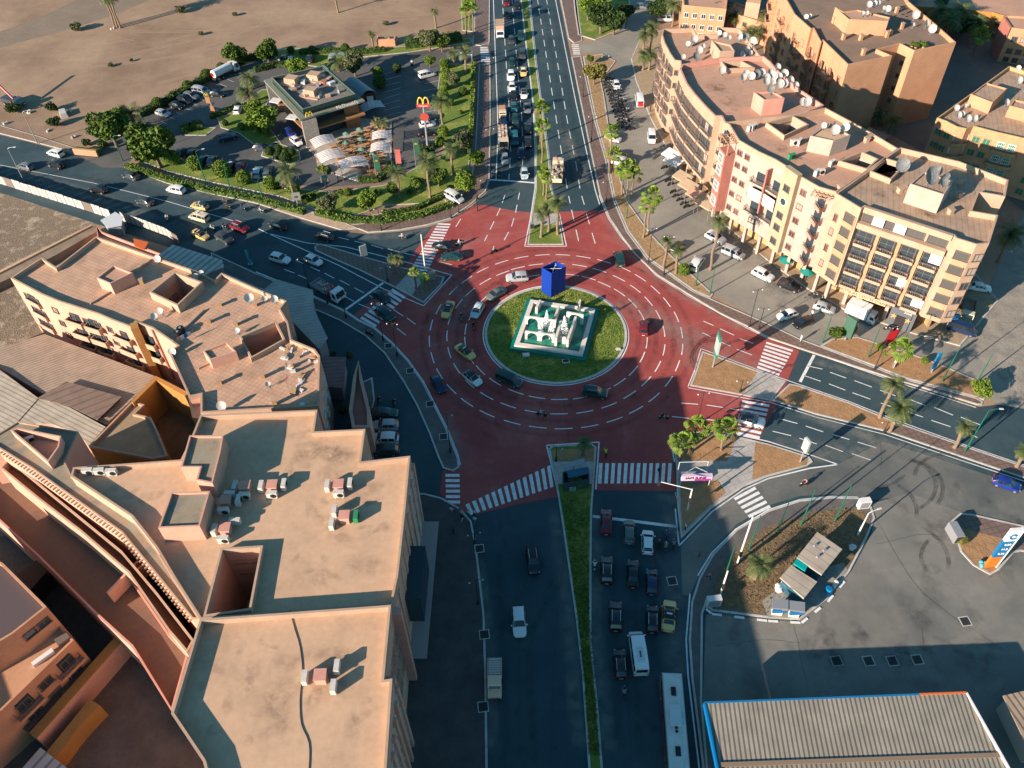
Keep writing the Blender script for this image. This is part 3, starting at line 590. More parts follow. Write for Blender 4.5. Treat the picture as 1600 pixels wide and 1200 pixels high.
b = MB(); b.tube([W(x, y, HN+.25)-Vector((0, 0, .2)) if y > 950 else W(x, y, HN-.5) for x, y in smooth_px(cab[2:], 3)], 0.05, 4); tag(b.build('cable', mat('cable_grey', (0.12, 0.09, 0.07), 0.8)), 'thin dark cable winding down the southern tan roof', 'cable')
# walkway canopy strip at the west side, with dentil beams
WS = [(0, 692), (28, 658), (122, 674), (100, 720), (282, 716), (114, 731), (111, 744), (205, 808), (244, 858), (272, 898), (312, 952), (300, 967), (240, 893), (190, 832), (50, 732), (0, 700)]
t3 = thing('terraced_building', 'stepped salmon building with a mossy walkway roof and long brown terraces', 'building', (0, 0, 0))
HW = 16.2
mass(t3, PW([(-40, 700), (28, 658), (122, 674), (101, 721), (112, 744), (205, 808), (244, 858), (272, 905), (312, 967), (300, 967), (240, 893), (190, 832), (50, 732), (-10, 695)], HW), 0, HW, m_salmon, m_grey_roof, 0.25, t=0.2, cap=m_cream)
de = MB(); edge = PW([(0, 700), (50, 734), (190, 834), (240, 895), (300, 967)], HW)
for a0, b0 in zip(edge, edge[1:]):
    L = (b0-a0).length; k = int(L/0.62); rz = math.atan2((b0-a0).y, (b0-a0).x)
    for i in range(k): p = a0.lerp(b0, (i+.5)/k); n_ = Vector(((b0-a0).y, -(b0-a0).x, 0)).normalized(); p = p+n_*0.15; de.box((p.x, p.y, HW-.45), (0.2, 0.6, 0.22), rz)
de.build('dentil_beams', m_cream, t3)
roof_box(t3, [(16, 672), (28, 668), (95, 681), (92, 698), (75, 722)], HW-.2, 1.6, m_salmon, m_roof_pink, 'triangular_tower', 1.4)
# terrace level 2 and 3
T2 = [(0, 700), (50, 732), (190, 832), (240, 893), (300, 967), (314, 968), (267, 1115), (240, 1075), (205, 990), (150, 885), (0, 760)]
h2 = 11.5
mass(t3, PW([(0, 731), (14, 716), (190, 860), (245, 925), (303, 1000), (292, 1020), (262, 985), (200, 895), (125, 830), (60, 780)], h2+1.2), 0, h2+1.2, m_salmon, mat('terracotta_floor', (0.24, 0.09, 0.04), 0.9, (0.19, 0.075, 0.04), 0.4), 1.2, t=0.25, cap=m_cream, names=('terrace_wall', 'terrace_parapet', 'terrace_floor'))
b = MB(); p = ccw([(q.x, q.y) for q in PW([(-30, 640), (300, 640), (312, 968), (267, 1115), (180, 980), (110, 900), (-40, 780)], 14)]); 
mass(t3, PW([(-60, 735), (16, 745), (60, 782), (125, 832), (200, 897), (262, 987), (294, 1022), (268, 1112), (205, 1010), (150, 960), (60, 870), (-60, 760)], 9.0), 0, 9.0, m_salmon, mat('brown_terrace_floor', (0.17, 0.10, 0.07), 0.9, (0.22, 0.12, 0.07), 0.3), 1.1, t=0.25, cap=m_pink, names=('lower_wall', 'lower_parapet', 'lower_floor'))
for a0, b0 in (((205, 905), (240, 872)), ((170, 930), (218, 880))):
    A, B = W(*a0, 10.0), W(*b0, 10.0); rz = math.atan2((B-A).y, (B-A).x); c = (A+B)/2; bb = MB(); bb.box((c.x, c.y, 9.4), ((B-A).length, 0.3, 2.4), rz); bb.build('partition', m_salmon, t3)
windows(t3, W(268, 1112, 9), W(294, 1022, 9), [6.5, 3.5], [.3, .7], 1.6, 1.2)
# ------------------------------------------------------------------ AC groups on the near roof
def ac_group(px, h, where, units, block=True):
    c = W(*px, h)
    if block:
        t = thing('masonry_plinth', 'square salmon masonry shaft among air conditioners '+where, 'roof shaft', (c.x, c.y, h-0.02), 0.02, 'masonry shafts between air conditioners')
        b = MB(); b.box((0, 0, 0.6), (1.15, 1.15, 1.2)); b.build('shaft', m_salmon, t); b = MB(); b.box((0, 0, 1.26), (1.35, 1.35, 0.12)); b.build('cap', m_pink, t)
    for i, (dx, dy, rz, m) in enumerate(units): ac_unit((c.x+dx, c.y+dy), h, R(rz), f'{("first", "second", "third", "fourth")[i]} of those {where}' if block else where, m, 1.35, 'green air conditioner' if m else 'white air conditioner')
hr = HN-.9
std = [(-1.5, 0.1, -90, None), (1.4, 0.3, 90, None), (0.1, -1.2, 0, None)]
ac_group((428, 765), hr, 'beside the twin towers at roof centre', std)
ac_group((386, 766), hr, 'just left of the roof centre', [(-1.4, 0.2, -90, None), (0.1, -1.3, 0, None)])
ac_group((531, 764), hr, 'toward the northeast roof corner', std)
ac_group((540, 813), hr, 'near the east roof edge with the green unit', [(-1.4, 1.0, -90, None), (-1.5, -0.9, -90, None), (1.4, 0.1, 90, m_ac_g)])
ac_group((356, 789), hr, 'east of the square stair tower', [(0.2, 1.2, 180, None), (1.5, 0.2, 90, None), (-.1, -1.3, 0, None)])
ac_group((355, 832), hr, 'north of the light well', [(-1.4, 0, -90, None), (0.9, 1.2, 180, None), (0, -1.4, 0, None)])
ac_group((503, 1062), HN, 'on the southern roof', [(-1.7, 0, -90, None), (1.6, 1.1, -90, None), (1.5, -1.1, -90, None)])
for i, px in enumerate([(140, 741), (158, 741), (177, 742)]): ac_unit(W(*px, hr), hr, 0.05, f'{("first", "second", "third")[i]} from the tip of the pointed terrace', None, 1.35)
ac_unit(W(48, 688, HW), HW-.3, 0.5, 'inside the triangular tower pit', None, 1.2)
# ------------------------------------------------------------------ left tiled building
HL = 12.8
t = thing('tiled_roof_building', 'salmon apartment building with terracotta tiled roof left of the junction', 'building', (0, 0, 0))
LR = [(16, 434), (65, 402), (88, 417), (150, 369), (312, 425), (335, 437), (346, 426), (400, 450), (448, 470), (438, 482), (450, 503), (455, 530), (492, 545), (500, 556), (498, 634), (313, 645), (313, 616), (295, 620), (263, 549), (277, 540), (237, 512), (212, 503), (205, 511), (175, 500), (152, 490), (92, 471), (65, 460)]
cA = PW([(236, 463), (276, 431), (319, 447), (280, 484)], HL); cB = PW([(374, 526), (432, 502), (446, 531), (392, 561)], HL)
mass(t, PW(LR, HL), 0, HL, m_salmon, m_tile, 0.75, t=0.3, holes=[(cA, 1.7, 4), (cB, 0.9, 6)], cap=m_cream)
roof_box(t, [(151, 434), (177, 414), (207, 426), (172, 443)], HL-.75, 2.4, m_salmon, m_roof_pink)
roof_box(t, [(317, 548), (354, 534), (369, 549), (328, 562)], HL-.75, 2.0, m_salmon, m_tile)
for A, B in (((141, 474), (171, 456)), ((212, 424), (236, 405)), ((283, 517), (318, 484)), ((310, 575), (368, 548)), ((312, 425), (300, 436))):
    A, B = W(*A, HL-.5), W(*B, HL-.5); c = (A+B)/2; b = MB(); b.box((c.x, c.y, HL-.65), ((B-A).length, 0.3, 0.5), math.atan2((B-A).y, (B-A).x)); b.build('roof_seam', m_cream, t)
fs = [(16, 434), (65, 460), (92, 471), (152, 490), (205, 511)]
FW = PW(fs, HL)
for i, (ss, st) in enumerate([([.35, .6], 'plain'), ([.4], 'plain'), ([.2, .55, .85], 'plain'), ([.2, .6], 'plain')]):
    windows(t, FW[i], FW[i+1], [9.9, 6.9, 4.0], ss, 1.3 if i else 1.8, 1.2, st)
balcony(t, FW[2], FW[3], [8.6, 5.6, 2.6], .05, .48, 1.0, m_cream, solid=1.0); balcony(t, FW[2], FW[3], [8.6, 5.6, 2.6], .55, .95, 1.0, m_cream, solid=1.0)
balcony(t, FW[3], FW[4], [8.6, 5.6, 2.6], .35, .85, 0.9, m_cream, solid=1.0); balcony(t, FW[0], FW[1], [8.6, 5.6, 2.6], .3, .7, 0.5, m_salmon, solid=0.9)
A, B = W(205, 511, HL), W(212, 503, HL); q = (A+B)/2; bb = MB(); bb.box((q.x+.2, q.y-.3, 6.4), (1.2, 1.6, 12.9), 0.4); bb.build('ochre_pier', m_ochre, t)
A, B = W(237, 512, HL), W(277, 540, HL); balcony(t, W(212, 504, HL), W(237, 513, HL), [8.2, 5.2], .1, .9, 0.9, m_yel, solid=1.0); windows(t, A, B, [9, 5], [.5], .8, 1.0)
bb = MB(); bb.tube([(*(W(237, 512, HL)+Vector((.1, -.2, 0)))[:2], 1), (*(W(237, 512, HL)+Vector((.1, -.2, 0)))[:2], HL-.3)], 0.25, 6); bb.build('red_downpipe', m_redr, t)
windows(t, cA[0], cA[1], [9.5, 6.5], [.45, .7], 1.0, 1.1); windows(t, W(498, 634, HL), W(500, 556, HL), [9, 5.5], [.2, .5, .8], 1.3, 1.3, 'plain', m_wframe)
for i, (x, y, hh) in enumerate([(222, 443, 1.0), (344, 478, .8), (327, 504, 1.0), (369, 508, 1.1), (344, 600, 1.0), (411, 590, 1.0), (430, 632, 1.1), (399, 478, .7)]): chimney((x, y), HL-.75, ('by the first stair box', 'left of the two washing lines', 'between the light wells', 'by the second light well', 'at the south tile field', 'south of the second light well', 'nearest the plain roof', 'by the north parapet')[i]+' of the tiled building', hh)
for i, (x, y, r_) in enumerate([(249, 411, .8), (308, 437, .6), (316, 432, .6), (391, 473, 1.0), (415, 472, .6), (430, 474, .8), (272, 556, .8), (372, 522, .6), (349, 641, .9), (420, 605, .5), (243, 500, .7), (253, 492, .7)]):
    dish((x, y), HL-.75, r_, ('at the north parapet of the tiled roof', 'left of a pair by the first light well', 'right of a pair by the first light well', 'largest by the tiled roof northeast corner', 'middle one by the tiled roof northeast corner', 'rightmost by the tiled roof northeast corner', 'on the west edge of the tiled roof', 'by the second light well', 'against the plain roof wall', 'small one at the south tile field', 'front one in the cluttered notch', 'rear one in the cluttered notch')[i])
for i, (x, y) in enumerate([(280, 525), (284, 519)]):
    p = W(x, y, HL-.7); tt = thing('water_tank', ('lower', 'upper')[i]+' of two black round water tanks on the tiled roof', 'water tank', (p.x, p.y, HL-.78), 0, 'black roof tanks'); b = MB(); b.tube([(0, 0, 0), (0, 0, 1.1)], .6, 12); b.build('tank', m_black, tt); b = MB(); b.tube([(0, 0, 1.1), (0, 0, 1.2)], .22, 8); b.build('lid', m_metal, tt)
# lean-to roofs around the left building
def shed(name, label, px, h, m, mw, cat='shed', thick=0.12):
    t = thing(name, label, cat, (0, 0, 0)); p = ccw([(q.x, q.y) for q in PW(px, h)]); b = MB(); b.prism(p, h-thick, h, bottom=True); b.build('roof', m, t)
    b = MB(); b.prism(inset(p, 0.35), 0, h-thick-.005, top=False); b.build('wall', mw, t); return t
shed('corrugated_shed', 'pale ribbed canopy roof behind the tiled building beside the road', [(247, 399), (270, 382), (347, 406), (350, 417), (318, 430)], 5.5, m_corr_w, m_metal)
shed('corrugated_shed', 'grey ribbed lean-to roof wrapping the corner of the tiled building', [(410, 455), (431, 436), (489, 453), (490, 480), (500, 503), (512, 528), (498, 545), (455, 500), (445, 478)], 5.0, stripes('grey_rib', (0.40, 0.37, 0.32), (0.28, 0.27, 0.25), 100, 0.8, 0.8), m_metal)
shed('corrugated_shed', 'red and grey ribbed shed in the planted yard', [(505, 557), (541, 558), (536, 606), (504, 604)], 3.5, stripes('red_grey_rib', (0.30, 0.12, 0.10), (0.10, 0.12, 0.13), 94, 0.9, 0.6), m_metal)
shed('corrugated_shed', 'wide brown ribbed shed roof below the tiled building', [(70, 522), (243, 588), (203, 628), (165, 663), (105, 637), (0, 575), (-40, 545), (-40, 520), (10, 540)], 5.0, m_corr_b, m_salmon)
shed('corrugated_shed', 'beige ribbed shed roof at the left edge behind the triangular tower', [(-60, 700), (-60, 560), (0, 578), (60, 622), (0, 690)], 5.6, m_corr, m_salmon)
shed('corrugated_shed', 'beige ribbed shed roof between the triangular tower and the ochre yard', [(62, 622), (108, 636), (165, 667), (138, 697), (122, 676), (78, 662), (30, 662), (24, 650)], 5.5, m_corr, m_salmon)
shed('shed', 'dark ribbed panel roof lying on the wide brown shed', [(58, 622), (104, 596), (190, 620), (152, 656), (108, 634)], 5.7, stripes('dark_rib', (0.22, 0.15, 0.11), (0.15, 0.10, 0.08), -60, 1.5, 0.8), m_dark)
t = thing('ochre_yard_house', 'ochre walled house with a tan terrace roof and sunken courtyard', 'house', (0, 0, 0))
mass(t, PW([(207, 626), (226, 632), (211, 646), (236, 652), (246, 672), (262, 712), (238, 717), (138, 697)], 6.5), 0, 6.5, m_ochre, mat('tan_terrace', (0.36, 0.26, 0.15), 0.9, (0.28, 0.2, 0.12), 0.3), 0.5, cap=m_cream)
vbox(t, 'yard_wall', PW([(243, 587), (292, 612), (296, 622), (290, 619), (244, 594), (208, 630), (205, 627)], 7.0), 0, 7.0, m_ochre)
vbox(t, 'annex', PW([(294, 620), (313, 614), (323, 634), (310, 654), (300, 652)], 10.5), 0, 10.5, m_ochre, m_roof_tan)
b = MB(); b.flat(ccw(PW([(235, 600), (300, 610), (340, 760), (240, 760)])), 0.3); b.build('yard_floor', mat('yard_soil', (0.20, 0.13, 0.07), 0.95, (0.13, 0.09, 0.05), 0.4), t)
# small pink shopfront frames behind the near building
t = thing('pink_arcade', 'narrow pink arcade of slanted frames beside the parked cars', 'arcade', (0, 0, 0))
AR = PW([(552, 588), (560, 562), (566, 590), (578, 640), (579, 668), (550, 668), (545, 640)], 7.0)
mass(t, AR, 0, 7.0, m_salmon, m_redr, 0.8, t=0.5)
windows(t, W(579, 668, 7), W(566, 590, 7), [4.6, 2.2], [.2, .4, .6, .8], 1.0, 1.6, 'grid', m_salmon, m_glass_b)
# ------------------------------------------------------------------ orange block bottom left and yard
t = thing('orange_balcony_building', 'orange apartment building with washing on balconies at the bottom left', 'building', (0, 0, 0))
OB = PW([(-80, 830), (5, 880), (73, 948), (20, 990), (-80, 1050)], 13.5)
mass(t, OB, 0, 13.5, m_orange, mat('dark_roof', (0.10, 0.07, 0.07), 0.9), 0.6, cap=m_orange)
Oa = PW([(20, 1010), (73, 952), (115, 1000), (0, 1112), (-80, 1180), (-80, 1080)], 9.0); mass(t, Oa, 0, 9.0, m_orange, m_orange, 0.5)
windows(t, OB[3], OB[2], [11.5], [.3, .7], 1.6, 1.2); windows(t, W(0, 1112, 9), W(115, 1000, 9), [6.8, 3.8], [.2, .5, .8], 1.8, 1.4); balcony(t, W(0, 1112, 9), W(115, 1000, 9), [5.7, 2.7], .05, .38, 1.0, m_orange, solid=.3); balcony(t, W(0, 1112, 9), W(115, 1000, 9), [5.7, 2.7], .62, .95, 1.0, m_orange, solid=.3)
for (x, y) in ((82, 978), (97, 998)):
    p = W(x, y, 9.1); bb = MB(); bb.box((p.x, p.y, 9.0), (1.5, 1.2, 0.5), R(45)); bb.build('window', m_frame, t)
for (x, y) in ((48, 1007), (66, 1026)):
    p = W(x, y, 9.05); bb = MB(); bb.box((p.x, p.y, 8.75), (2.6, .6, 0.6), R(45)); bb.build('shutter', m_wframe, t)
t = thing('yard_wall', 'orange topped boundary wall running diagonally over the dark yard', 'wall', (0, 0, 0)); b = MB()
A, B = W(52, 1150, 4), W(198, 985, 4); c = (A+B)/2; b.box((c.x, c.y, 2), ((B-A).length, 1.0, 4), math.atan2((B-A).y, (B-A).x)); b.build('wall', m_salmon, t); b = MB(); b.box((c.x, c.y, 4.06), ((B-A).length, 1.3, .12), math.atan2((B-A).y, (B-A).x)); b.build('coping', m_ochre, t)
t = thing('ruined_wall', 'broken ochre wall stub in the dark yard below the boundary wall', 'wall', (0, 0, 0)); b = MB(); b.prism(ccw([(q.x, q.y) for q in PW([(70, 1178), (140, 1092), (156, 1102), (120, 1140), (92, 1178), (80, 1190)], 3)]), 0, 3); b.build('wall', m_ochre, t)
shed('corrugated_shed', 'pale ribbed shed corner at the bottom left edge of the yard', [(35, 1200), (63, 1168), (105, 1200), (60, 1240)], 3.2, m_corr_w, m_metal)
shed('shed', 'dark slab roof in the narrow lane left of the stepped terraces', [(20, 905), (60, 872), (75, 890), (40, 930)], 4, mat('slab_brown', (0.16, 0.10, 0.06), 0.9), m_dark)
shed('shed', 'dark ribbed roofs between the orange building and the boundary wall', [(15, 1125), (110, 1015), (140, 1038), (50, 1148)], 3.5, stripes('dark_rib2', (0.10, 0.085, 0.07), (0.07, 0.06, 0.05), 45, 1.5, 0.85), m_dark)
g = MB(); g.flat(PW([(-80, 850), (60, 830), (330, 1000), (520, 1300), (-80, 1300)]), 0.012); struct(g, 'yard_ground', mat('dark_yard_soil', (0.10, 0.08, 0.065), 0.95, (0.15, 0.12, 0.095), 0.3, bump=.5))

t = thing('apartment_building', 'tall block beyond the lower left corner that shades the yard', 'building'); mass(t, [(-110, -20), (-66, -20), (-66, 18), (-82, 40), (-120, 60)], 0, 15, m_orange, m_roof_pink, .8)
windows(t, (-66, -20), (-66, 18), [3, 6.2, 9.4, 12.6], [.1, .3, .5, .7, .9], 1.5, 1.4)
# ================================================================== east side: curved apartment rows
def arcade(root, px, h, z, mw, mr, cols, inn=3.2, holes=(), par=1.0):
    poly = ccw([(p.x, p.y) for p in PW(px, h)])
    mass(root, poly, z, h, mw, mr, par, holes=holes, cap=m_cream)
    b = MB(); b.flat(poly, z+.01); b.build('soffit', m_cream, root)
    b = MB(); b.prism(inset(poly, inn), 0, z, top=False); b.build('ground_floor', m_tile_w, root)
    for A, B, n in cols:
        A, B = W(*A, h), W(*B, h)
        for i in range(n):
            p = A.lerp(B, (i+.5)/n); dd = (B-A).normalized(); q = p+Vector((-dd.y, dd.x, 0))*0.45
            b = MB(); b.box((q.x, q.y, z/2), (0.6, 0.6, z+.02), math.atan2(dd.y, dd.x)); b.build('column', m_white_r, root)
def rbox(root, px, z0, hh, m, mr): return roof_box(root, px, z0, hh, m, mr, 'stair_tower', 0.3)
# --- north-west cream block
hA = 18.0
tA = thing('apartment_building', 'cream curved apartment block at the north end of the row', 'building')
RA = [(1034, 54), (1038, 67), (1047, 84), (1054, 94), (1063, 95), (1064, 106), (1124, 97), (1193, 93), (1156, 44), (1122, 42), (1121, 53), (1089, 54), (1083, 43), (1036, 45)]
arcade(tA, RA, hA, 0.02, m_cream, m_roof_pink, [], inn=0.5)
rbox(tA, [(1112, 63), (1142, 70), (1148, 79), (1125, 80)], hA-1, 3.0, m_cream, m_roof_pink)
FA = PW([(1034, 54), (1038, 67), (1047, 84), (1054, 94)], hA)
for i in range(3):
    windows(tA, FA[i], FA[i+1], [2.6, 5.8, 9.0, 12.2, 15.2], [.25, .75], 1.4, 1.7, 'plain')
    balcony(tA, FA[i], FA[i+1], [4.7, 7.9, 11.1, 14.1], .1, .9, 0.8, m_cream, curved=True, door=False)
windows(tA, W(1054, 94, hA), W(1063, 95, hA), [5.8, 9, 12.2, 15.2], [.5], .8, 1.2)
# --- pink parapet block
hB = 19.6
tB = thing('apartment_building', 'curved cream apartment block with pink parapet and a crowd of roof dishes', 'building')
RB = [(1062, 108), (1072, 131), (1084, 147), (1101, 166), (1117, 182), (1127, 182), (1131, 190), (1139, 196), (1194, 187), (1240, 183), (1287, 165), (1250, 140), (1215, 110), (1204, 97), (1193, 88), (1124, 91), (1066, 101)]
arcade(tB, RB, hB, 4.2, m_cream, m_roof_pink, [((1062, 108), (1084, 147), 2), ((1084, 147), (1117, 182), 3)], holes=[(PW([(1126, 99), (1158, 98), (1179, 109), (1135, 111)], hB-.5), 1.0, 12)])
b = MB(); p = ccw([(q.x, q.y) for q in PW(RB, hB)]); b.ring(inset(p, -.03), inset(p, .33), hB-0.05, hB+0.12); b.ring(inset(p, .29), inset(p, .33), hB-.95, hB-.04); b.build('pink_coping', m_pink, tB)
rbox(tB, [(1178, 144), (1208, 142), (1226, 153), (1194, 156)], hB-1, 3.4, m_pink, m_roof_pink)
FB = PW([(1062, 108), (1072, 131), (1084, 147), (1101, 166), (1117, 182), (1127, 182)], hB)
for i in range(4):
    windows(tB, FB[i], FB[i+1], [6.6, 9.8, 13.0, 16.2], [.18, .5, .82], 1.5, 2.1, 'grid' if i in (1, 2) else 'plain')
    balcony(tB, FB[i], FB[i+1], [5.2, 8.4, 11.6, 14.8], .05, .95, 0.7, m_cream, curved=False, solid=0.3, door=False)
# --- middle block
hC = 20.8
tC = thing('apartment_building', 'long cream and white apartment block with red tower and pink triangular balconies', 'building')
RC = [(1131, 191), (1139, 194), (1154, 219), (1185, 237), (1211, 249), (1232, 262), (1253, 277), (1279, 292), (1307, 300), (1349, 271), (1381, 249), (1404, 232), (1350, 200), (1290, 168), (1240, 179), (1192, 183)]
pit = PW([(1196, 195), (1238, 184), (1263, 198), (1225, 216)], hC-.5)
arcade(tC, RC, hC, 4.2, m_white_r, m_roof_pink, [((1131, 191), (1154, 219), 2), ((1154, 219), (1253, 277), 4), ((1253, 277), (1307, 300), 2)], holes=[(pit, 1.0, 10), (PW([(1309, 255), (1345, 240), (1372, 252), (1354, 268)], hC-.5), 1.0, 10)])
rbox(tC, [(1266, 212), (1295, 191), (1329, 211), (1302, 220)], hC-1, 3.2, m_white_r, m_roof_tan)
c0, c1, d0, d1, d2, e0, f0, f1, g0 = PW([(1131, 191), (1154, 219), (1155, 220), (1185, 237), (1211, 249), (1232, 262), (1253, 277), (1279, 292), (1307, 300)], hC)
balcony(tC, c0, c1, [5.0, 8.2, 11.4, 14.6, 17.6], .05, .5, 1.3, m_cream, curved=True, solid=.4)
o2, u, n, L = wall_frame(c0, c1); q = o2+u*L*.78+n*1.0; b = MB(); b.box((q.x, q.y, 11.5), (L*.42, 2.2, 13.0), math.atan2(u.y, u.x)); b.build('red_tower', m_redr, tC)
f_, g_ = win_mesh(1.9, 2.0, 'grid', m_wframe, m_glass)
for z in (7, 10.5, 14, 16.6): place(tC, 'window', f_, o2, u, n, L*.78, z, 2.1, ('pane', g_))
b = MB()
for k in range(5): b.box((q.x-u.x*1.6+u.x*k*.8, q.y-u.y*1.6+u.y*k*.8, 20.4), (0.14, 2.6, 0.12), math.atan2(u.y, u.x))
for k in (-1, 0, 1): b.box((q.x+n.x*k*1.1, q.y+n.y*k*1.1, 20.52), (L*.42, .14, .1), math.atan2(u.y, u.x))
for k in (-1, 1): b.box((q.x+u.x*k*1.7+n.x, q.y+u.y*k*1.7+n.y, 19.2), (0.15, .15, 2.4))
b.build('pergola', m_orange, tC)
windows(tC, d0, d1, [6.4, 9.6, 12.8, 16.0, 18.6], [.15, .55], 1.2, 1.1, 'plain', m_redr); windows(tC, d1, d2, [6.4], [.5], 1.5, 1.1)
balcony(tC, d1, d2, [8.4, 11.6, 14.8], .0, 1.0, 1.1, m_white_r, solid=.2); balcony(tC, d2, e0, [8.4, 11.6, 14.8], .1, .95, 1.1, m_white_r, solid=.2)
for (A, B) in ((d1, d2), (d2, e0)):
    o2, u, n, L = wall_frame(A, B)
    for z in (12.9,):
        q = o2+u*L*.5+n*1.15; b = MB(); b.box((q.x, q.y, z), (L*.85, .08, 2.3), math.atan2(u.y, u.x)); b.build('cloth_screen', m_curtain, tC)
o2, u, n, L = wall_frame(d2, e0); q = o2+n*.7; b = MB(); b.box((q.x, q.y, 14.2), (.35, 1.4, 9.5), math.atan2(u.y, u.x)); b.build('fin', m_redr, tC)
# yellow tower
o2, u, n, L = wall_frame(e0, f0); q = o2+u*L*.5+n*.5; b = MB(); b.box((q.x, q.y, (hC+4.2)/2+.3), (L*.96, 1.1, hC-3.6), math.atan2(u.y, u.x)); b.build('yellow_bay', m_yel, tC)
f_, g_ = win_mesh(1.5, 1.3, 'plain', m_frame, m_glass)
for z in (6.2, 9.3, 12.0, 17.8): place(tC, 'window', f_, o2, u, n, L*.5, z, 1.06, ('pane', g_))
q = o2+u*L*.5+n*1.06; b = MB(); b.tube([(q.x, q.y, 15), (q.x+n.x*.12, q.y+n.y*.12, 15)], .85, 18); b.build('round_window', m_wframe, tC)
b = MB(); b.tube([(q.x, q.y, 15), (q.x+n.x*.16, q.y+n.y*.16, 15)], .68, 18); b.build('round_pane', m_glass, tC)
# pink triangular balconies
windows(tC, f0, f1, [6.2, 9.2, 12.2, 15.2, 18.2], [.3], 1.3, 1.2, 'plain', m_redr)
balcony(tC, f1, g0, [5.0, 8.0, 11.0, 14.0, 17.0], .0, .75, 1.8, m_pink, solid=.55, tri=True)
o2, u, n, L = wall_frame(f1, g0); q = o2+u*L*.35+n*1.0; b = MB()
for k in range(5): b.box((q.x-u.x*1.6+u.x*k*.8, q.y-u.y*1.6+u.y*k*.8, 20.0), (0.14, 2.4, 0.12), math.atan2(u.y, u.x))
for k in (-1, 0, 1): b.box((q.x+n.x*k*1., q.y+n.y*k*1., 20.13), (3.6, .14, .1), math.atan2(u.y, u.x))
b.build('pergola', m_orange, tC)
# ac units & green cover on middle roof
for i, (x, y, m) in enumerate([(1170, 204, None), (1177, 203, None), (1240, 227, None), (1248, 226, None), (1236, 249, m_ac_g), (1299, 259, None), (1275, 274, None), (1281, 273, None)]): ac_unit(W(x, y, hC-1), hC-1, rnd.uniform(0, 1), ('northmost', 'second from the north', 'left of the middle pair', 'right of the middle pair', 'alone', 'by the light well', 'left of the pair at the street side', 'right of the pair at the street side')[i]+' on the long apartment roof', m, 1.4, 'green air conditioner' if m else 'white air conditioner')
# --- south-east block
hD = 21.2
tD = thing('apartment_building', 'cream and orange apartment block with balcony grid and brown tiled roof', 'building')
RD = [(1306, 302), (1346, 326), (1352, 322), (1490, 367), (1494, 372), (1526, 382), (1546, 380), (1560, 336), (1519, 329), (1530, 300), (1571, 307), (1576, 281), (1500, 252), (1407, 230), (1378, 250), (1350, 271)]
arcade(tD, RD, hD, 4.2, m_cream, m_roof_brown, [((1306, 302), (1346, 326), 2), ((1352, 323), (1494, 370), 4)], holes=[(PW([(1382, 250), (1415, 260), (1391, 284), (1358, 271)], hD-.5), 1.0, 10)])
rbox(tD, [(1422, 287), (1444, 268), (1490, 281), (1475, 304)], hD-1, 3.8, m_white_r, m_roof_brown)
D0, D1, D2, D3, D4, D5, D6, D7 = PW([(1306, 302), (1346, 326), (1352, 322), (1490, 367), (1494, 372), (1526, 382), (1546, 380), (1560, 336)], hD)
def panel(A, B, s0, s1, z0, z1, m, th=.12, name='render_panel'):
    o2, u, n, L = wall_frame(A, B); q = o2+u*L*(s0+s1)/2+n*th/2; b = MB(); b.box((q.x, q.y, (z0+z1)/2), (L*(s1-s0), th, z1-z0), math.atan2(u.y, u.x)); return b.build(name, m, tD)
panel(D0, D1, .5, .95, 5, 19.2, m_orange); windows(tD, D0, D1, [6.2, 9.3, 12.4, 15.5, 18.4], [.72], 2.0, 1.7, 'shutter', out=.1); windows(tD, D0, D1, [7, 10.5, 14, 17], [.25], .8, 1.5, 'plain', m_redr)
panel(D4, D5, .25, .9, 5, 19.2, m_orange); windows(tD, D4, D5, [6.2, 9.3, 12.4, 15.5, 18.4], [.58], 2.3, 1.7, 'shutter', out=.1)
windows(tD, D5, D6, [6.2, 9.3, 12.4, 15.5, 18.4], [.6], 1.6, 1.5); windows(tD, D6, D7, [6.2, 9.3, 12.4, 15.5, 18.4], [.15, .5, .8], 1.5, 1.5)
for i in range(3): panel(D2, D3, .235+.25*i, .275+.25*i, 4.6, 17.3, m_orange, .5)
panel(D2, D3, -.01, 1.0, 17.2, 18.3, m_cream, 1.0, 'cornice'); panel(D2, D3, .0, 1.0, 20.2, 21.25, m_cream, .5, 'cornice')
f_, g_ = win_mesh(5.0, 2.2, 'grid', m_frame, m_glass); o2, u, n, L = wall_frame(D2, D3)
f2, g2 = win_mesh(3.2, 2.0, 'plain', m_frame, m_shut)
for i in range(4):
    for j, z in enumerate((5.7, 8.8, 11.9, 15.0)):
        gl = (i*3+j*5) % 4
        place(tD, 'window', f_, o2, u, n, L*(.12+.25*i), z+.5, .0, ('pane', g_))
    place(tD, 'window', f2, o2, u, n, L*(.12+.25*i), 19.4, .0, ('pane', g2))
balcony(tD, D2, D3, [4.7, 7.8, 10.9, 14.0], .02, .225, 1.2, m_cream, solid=.35); balcony(tD, D2, D3, [4.7, 7.8, 10.9, 14.0], .285, .475, 1.2, m_cream, solid=.35)
balcony(tD, D2, D3, [4.7, 7.8, 10.9, 14.0], .535, .725, 1.2, m_cream, solid=.35); balcony(tD, D2, D3, [4.7, 7.8, 10.9, 14.0], .785, .98, 1.2, m_cream, solid=.35)
o2, u, n, L = wall_frame(D2, D3)
for (s, z) in ((.12, 19.4), (.37, 19.4), (.85, 16), (.62, 9.3), (.86, 6.4)):
    q = o2+u*L*s+n*.45; b = MB(); b.box((q.x+u.x*1.2, q.y+u.y*1.2, z), (1.9, .06, 1.8), math.atan2(u.y, u.x)); b.build('curtain', m_curtain, tD)
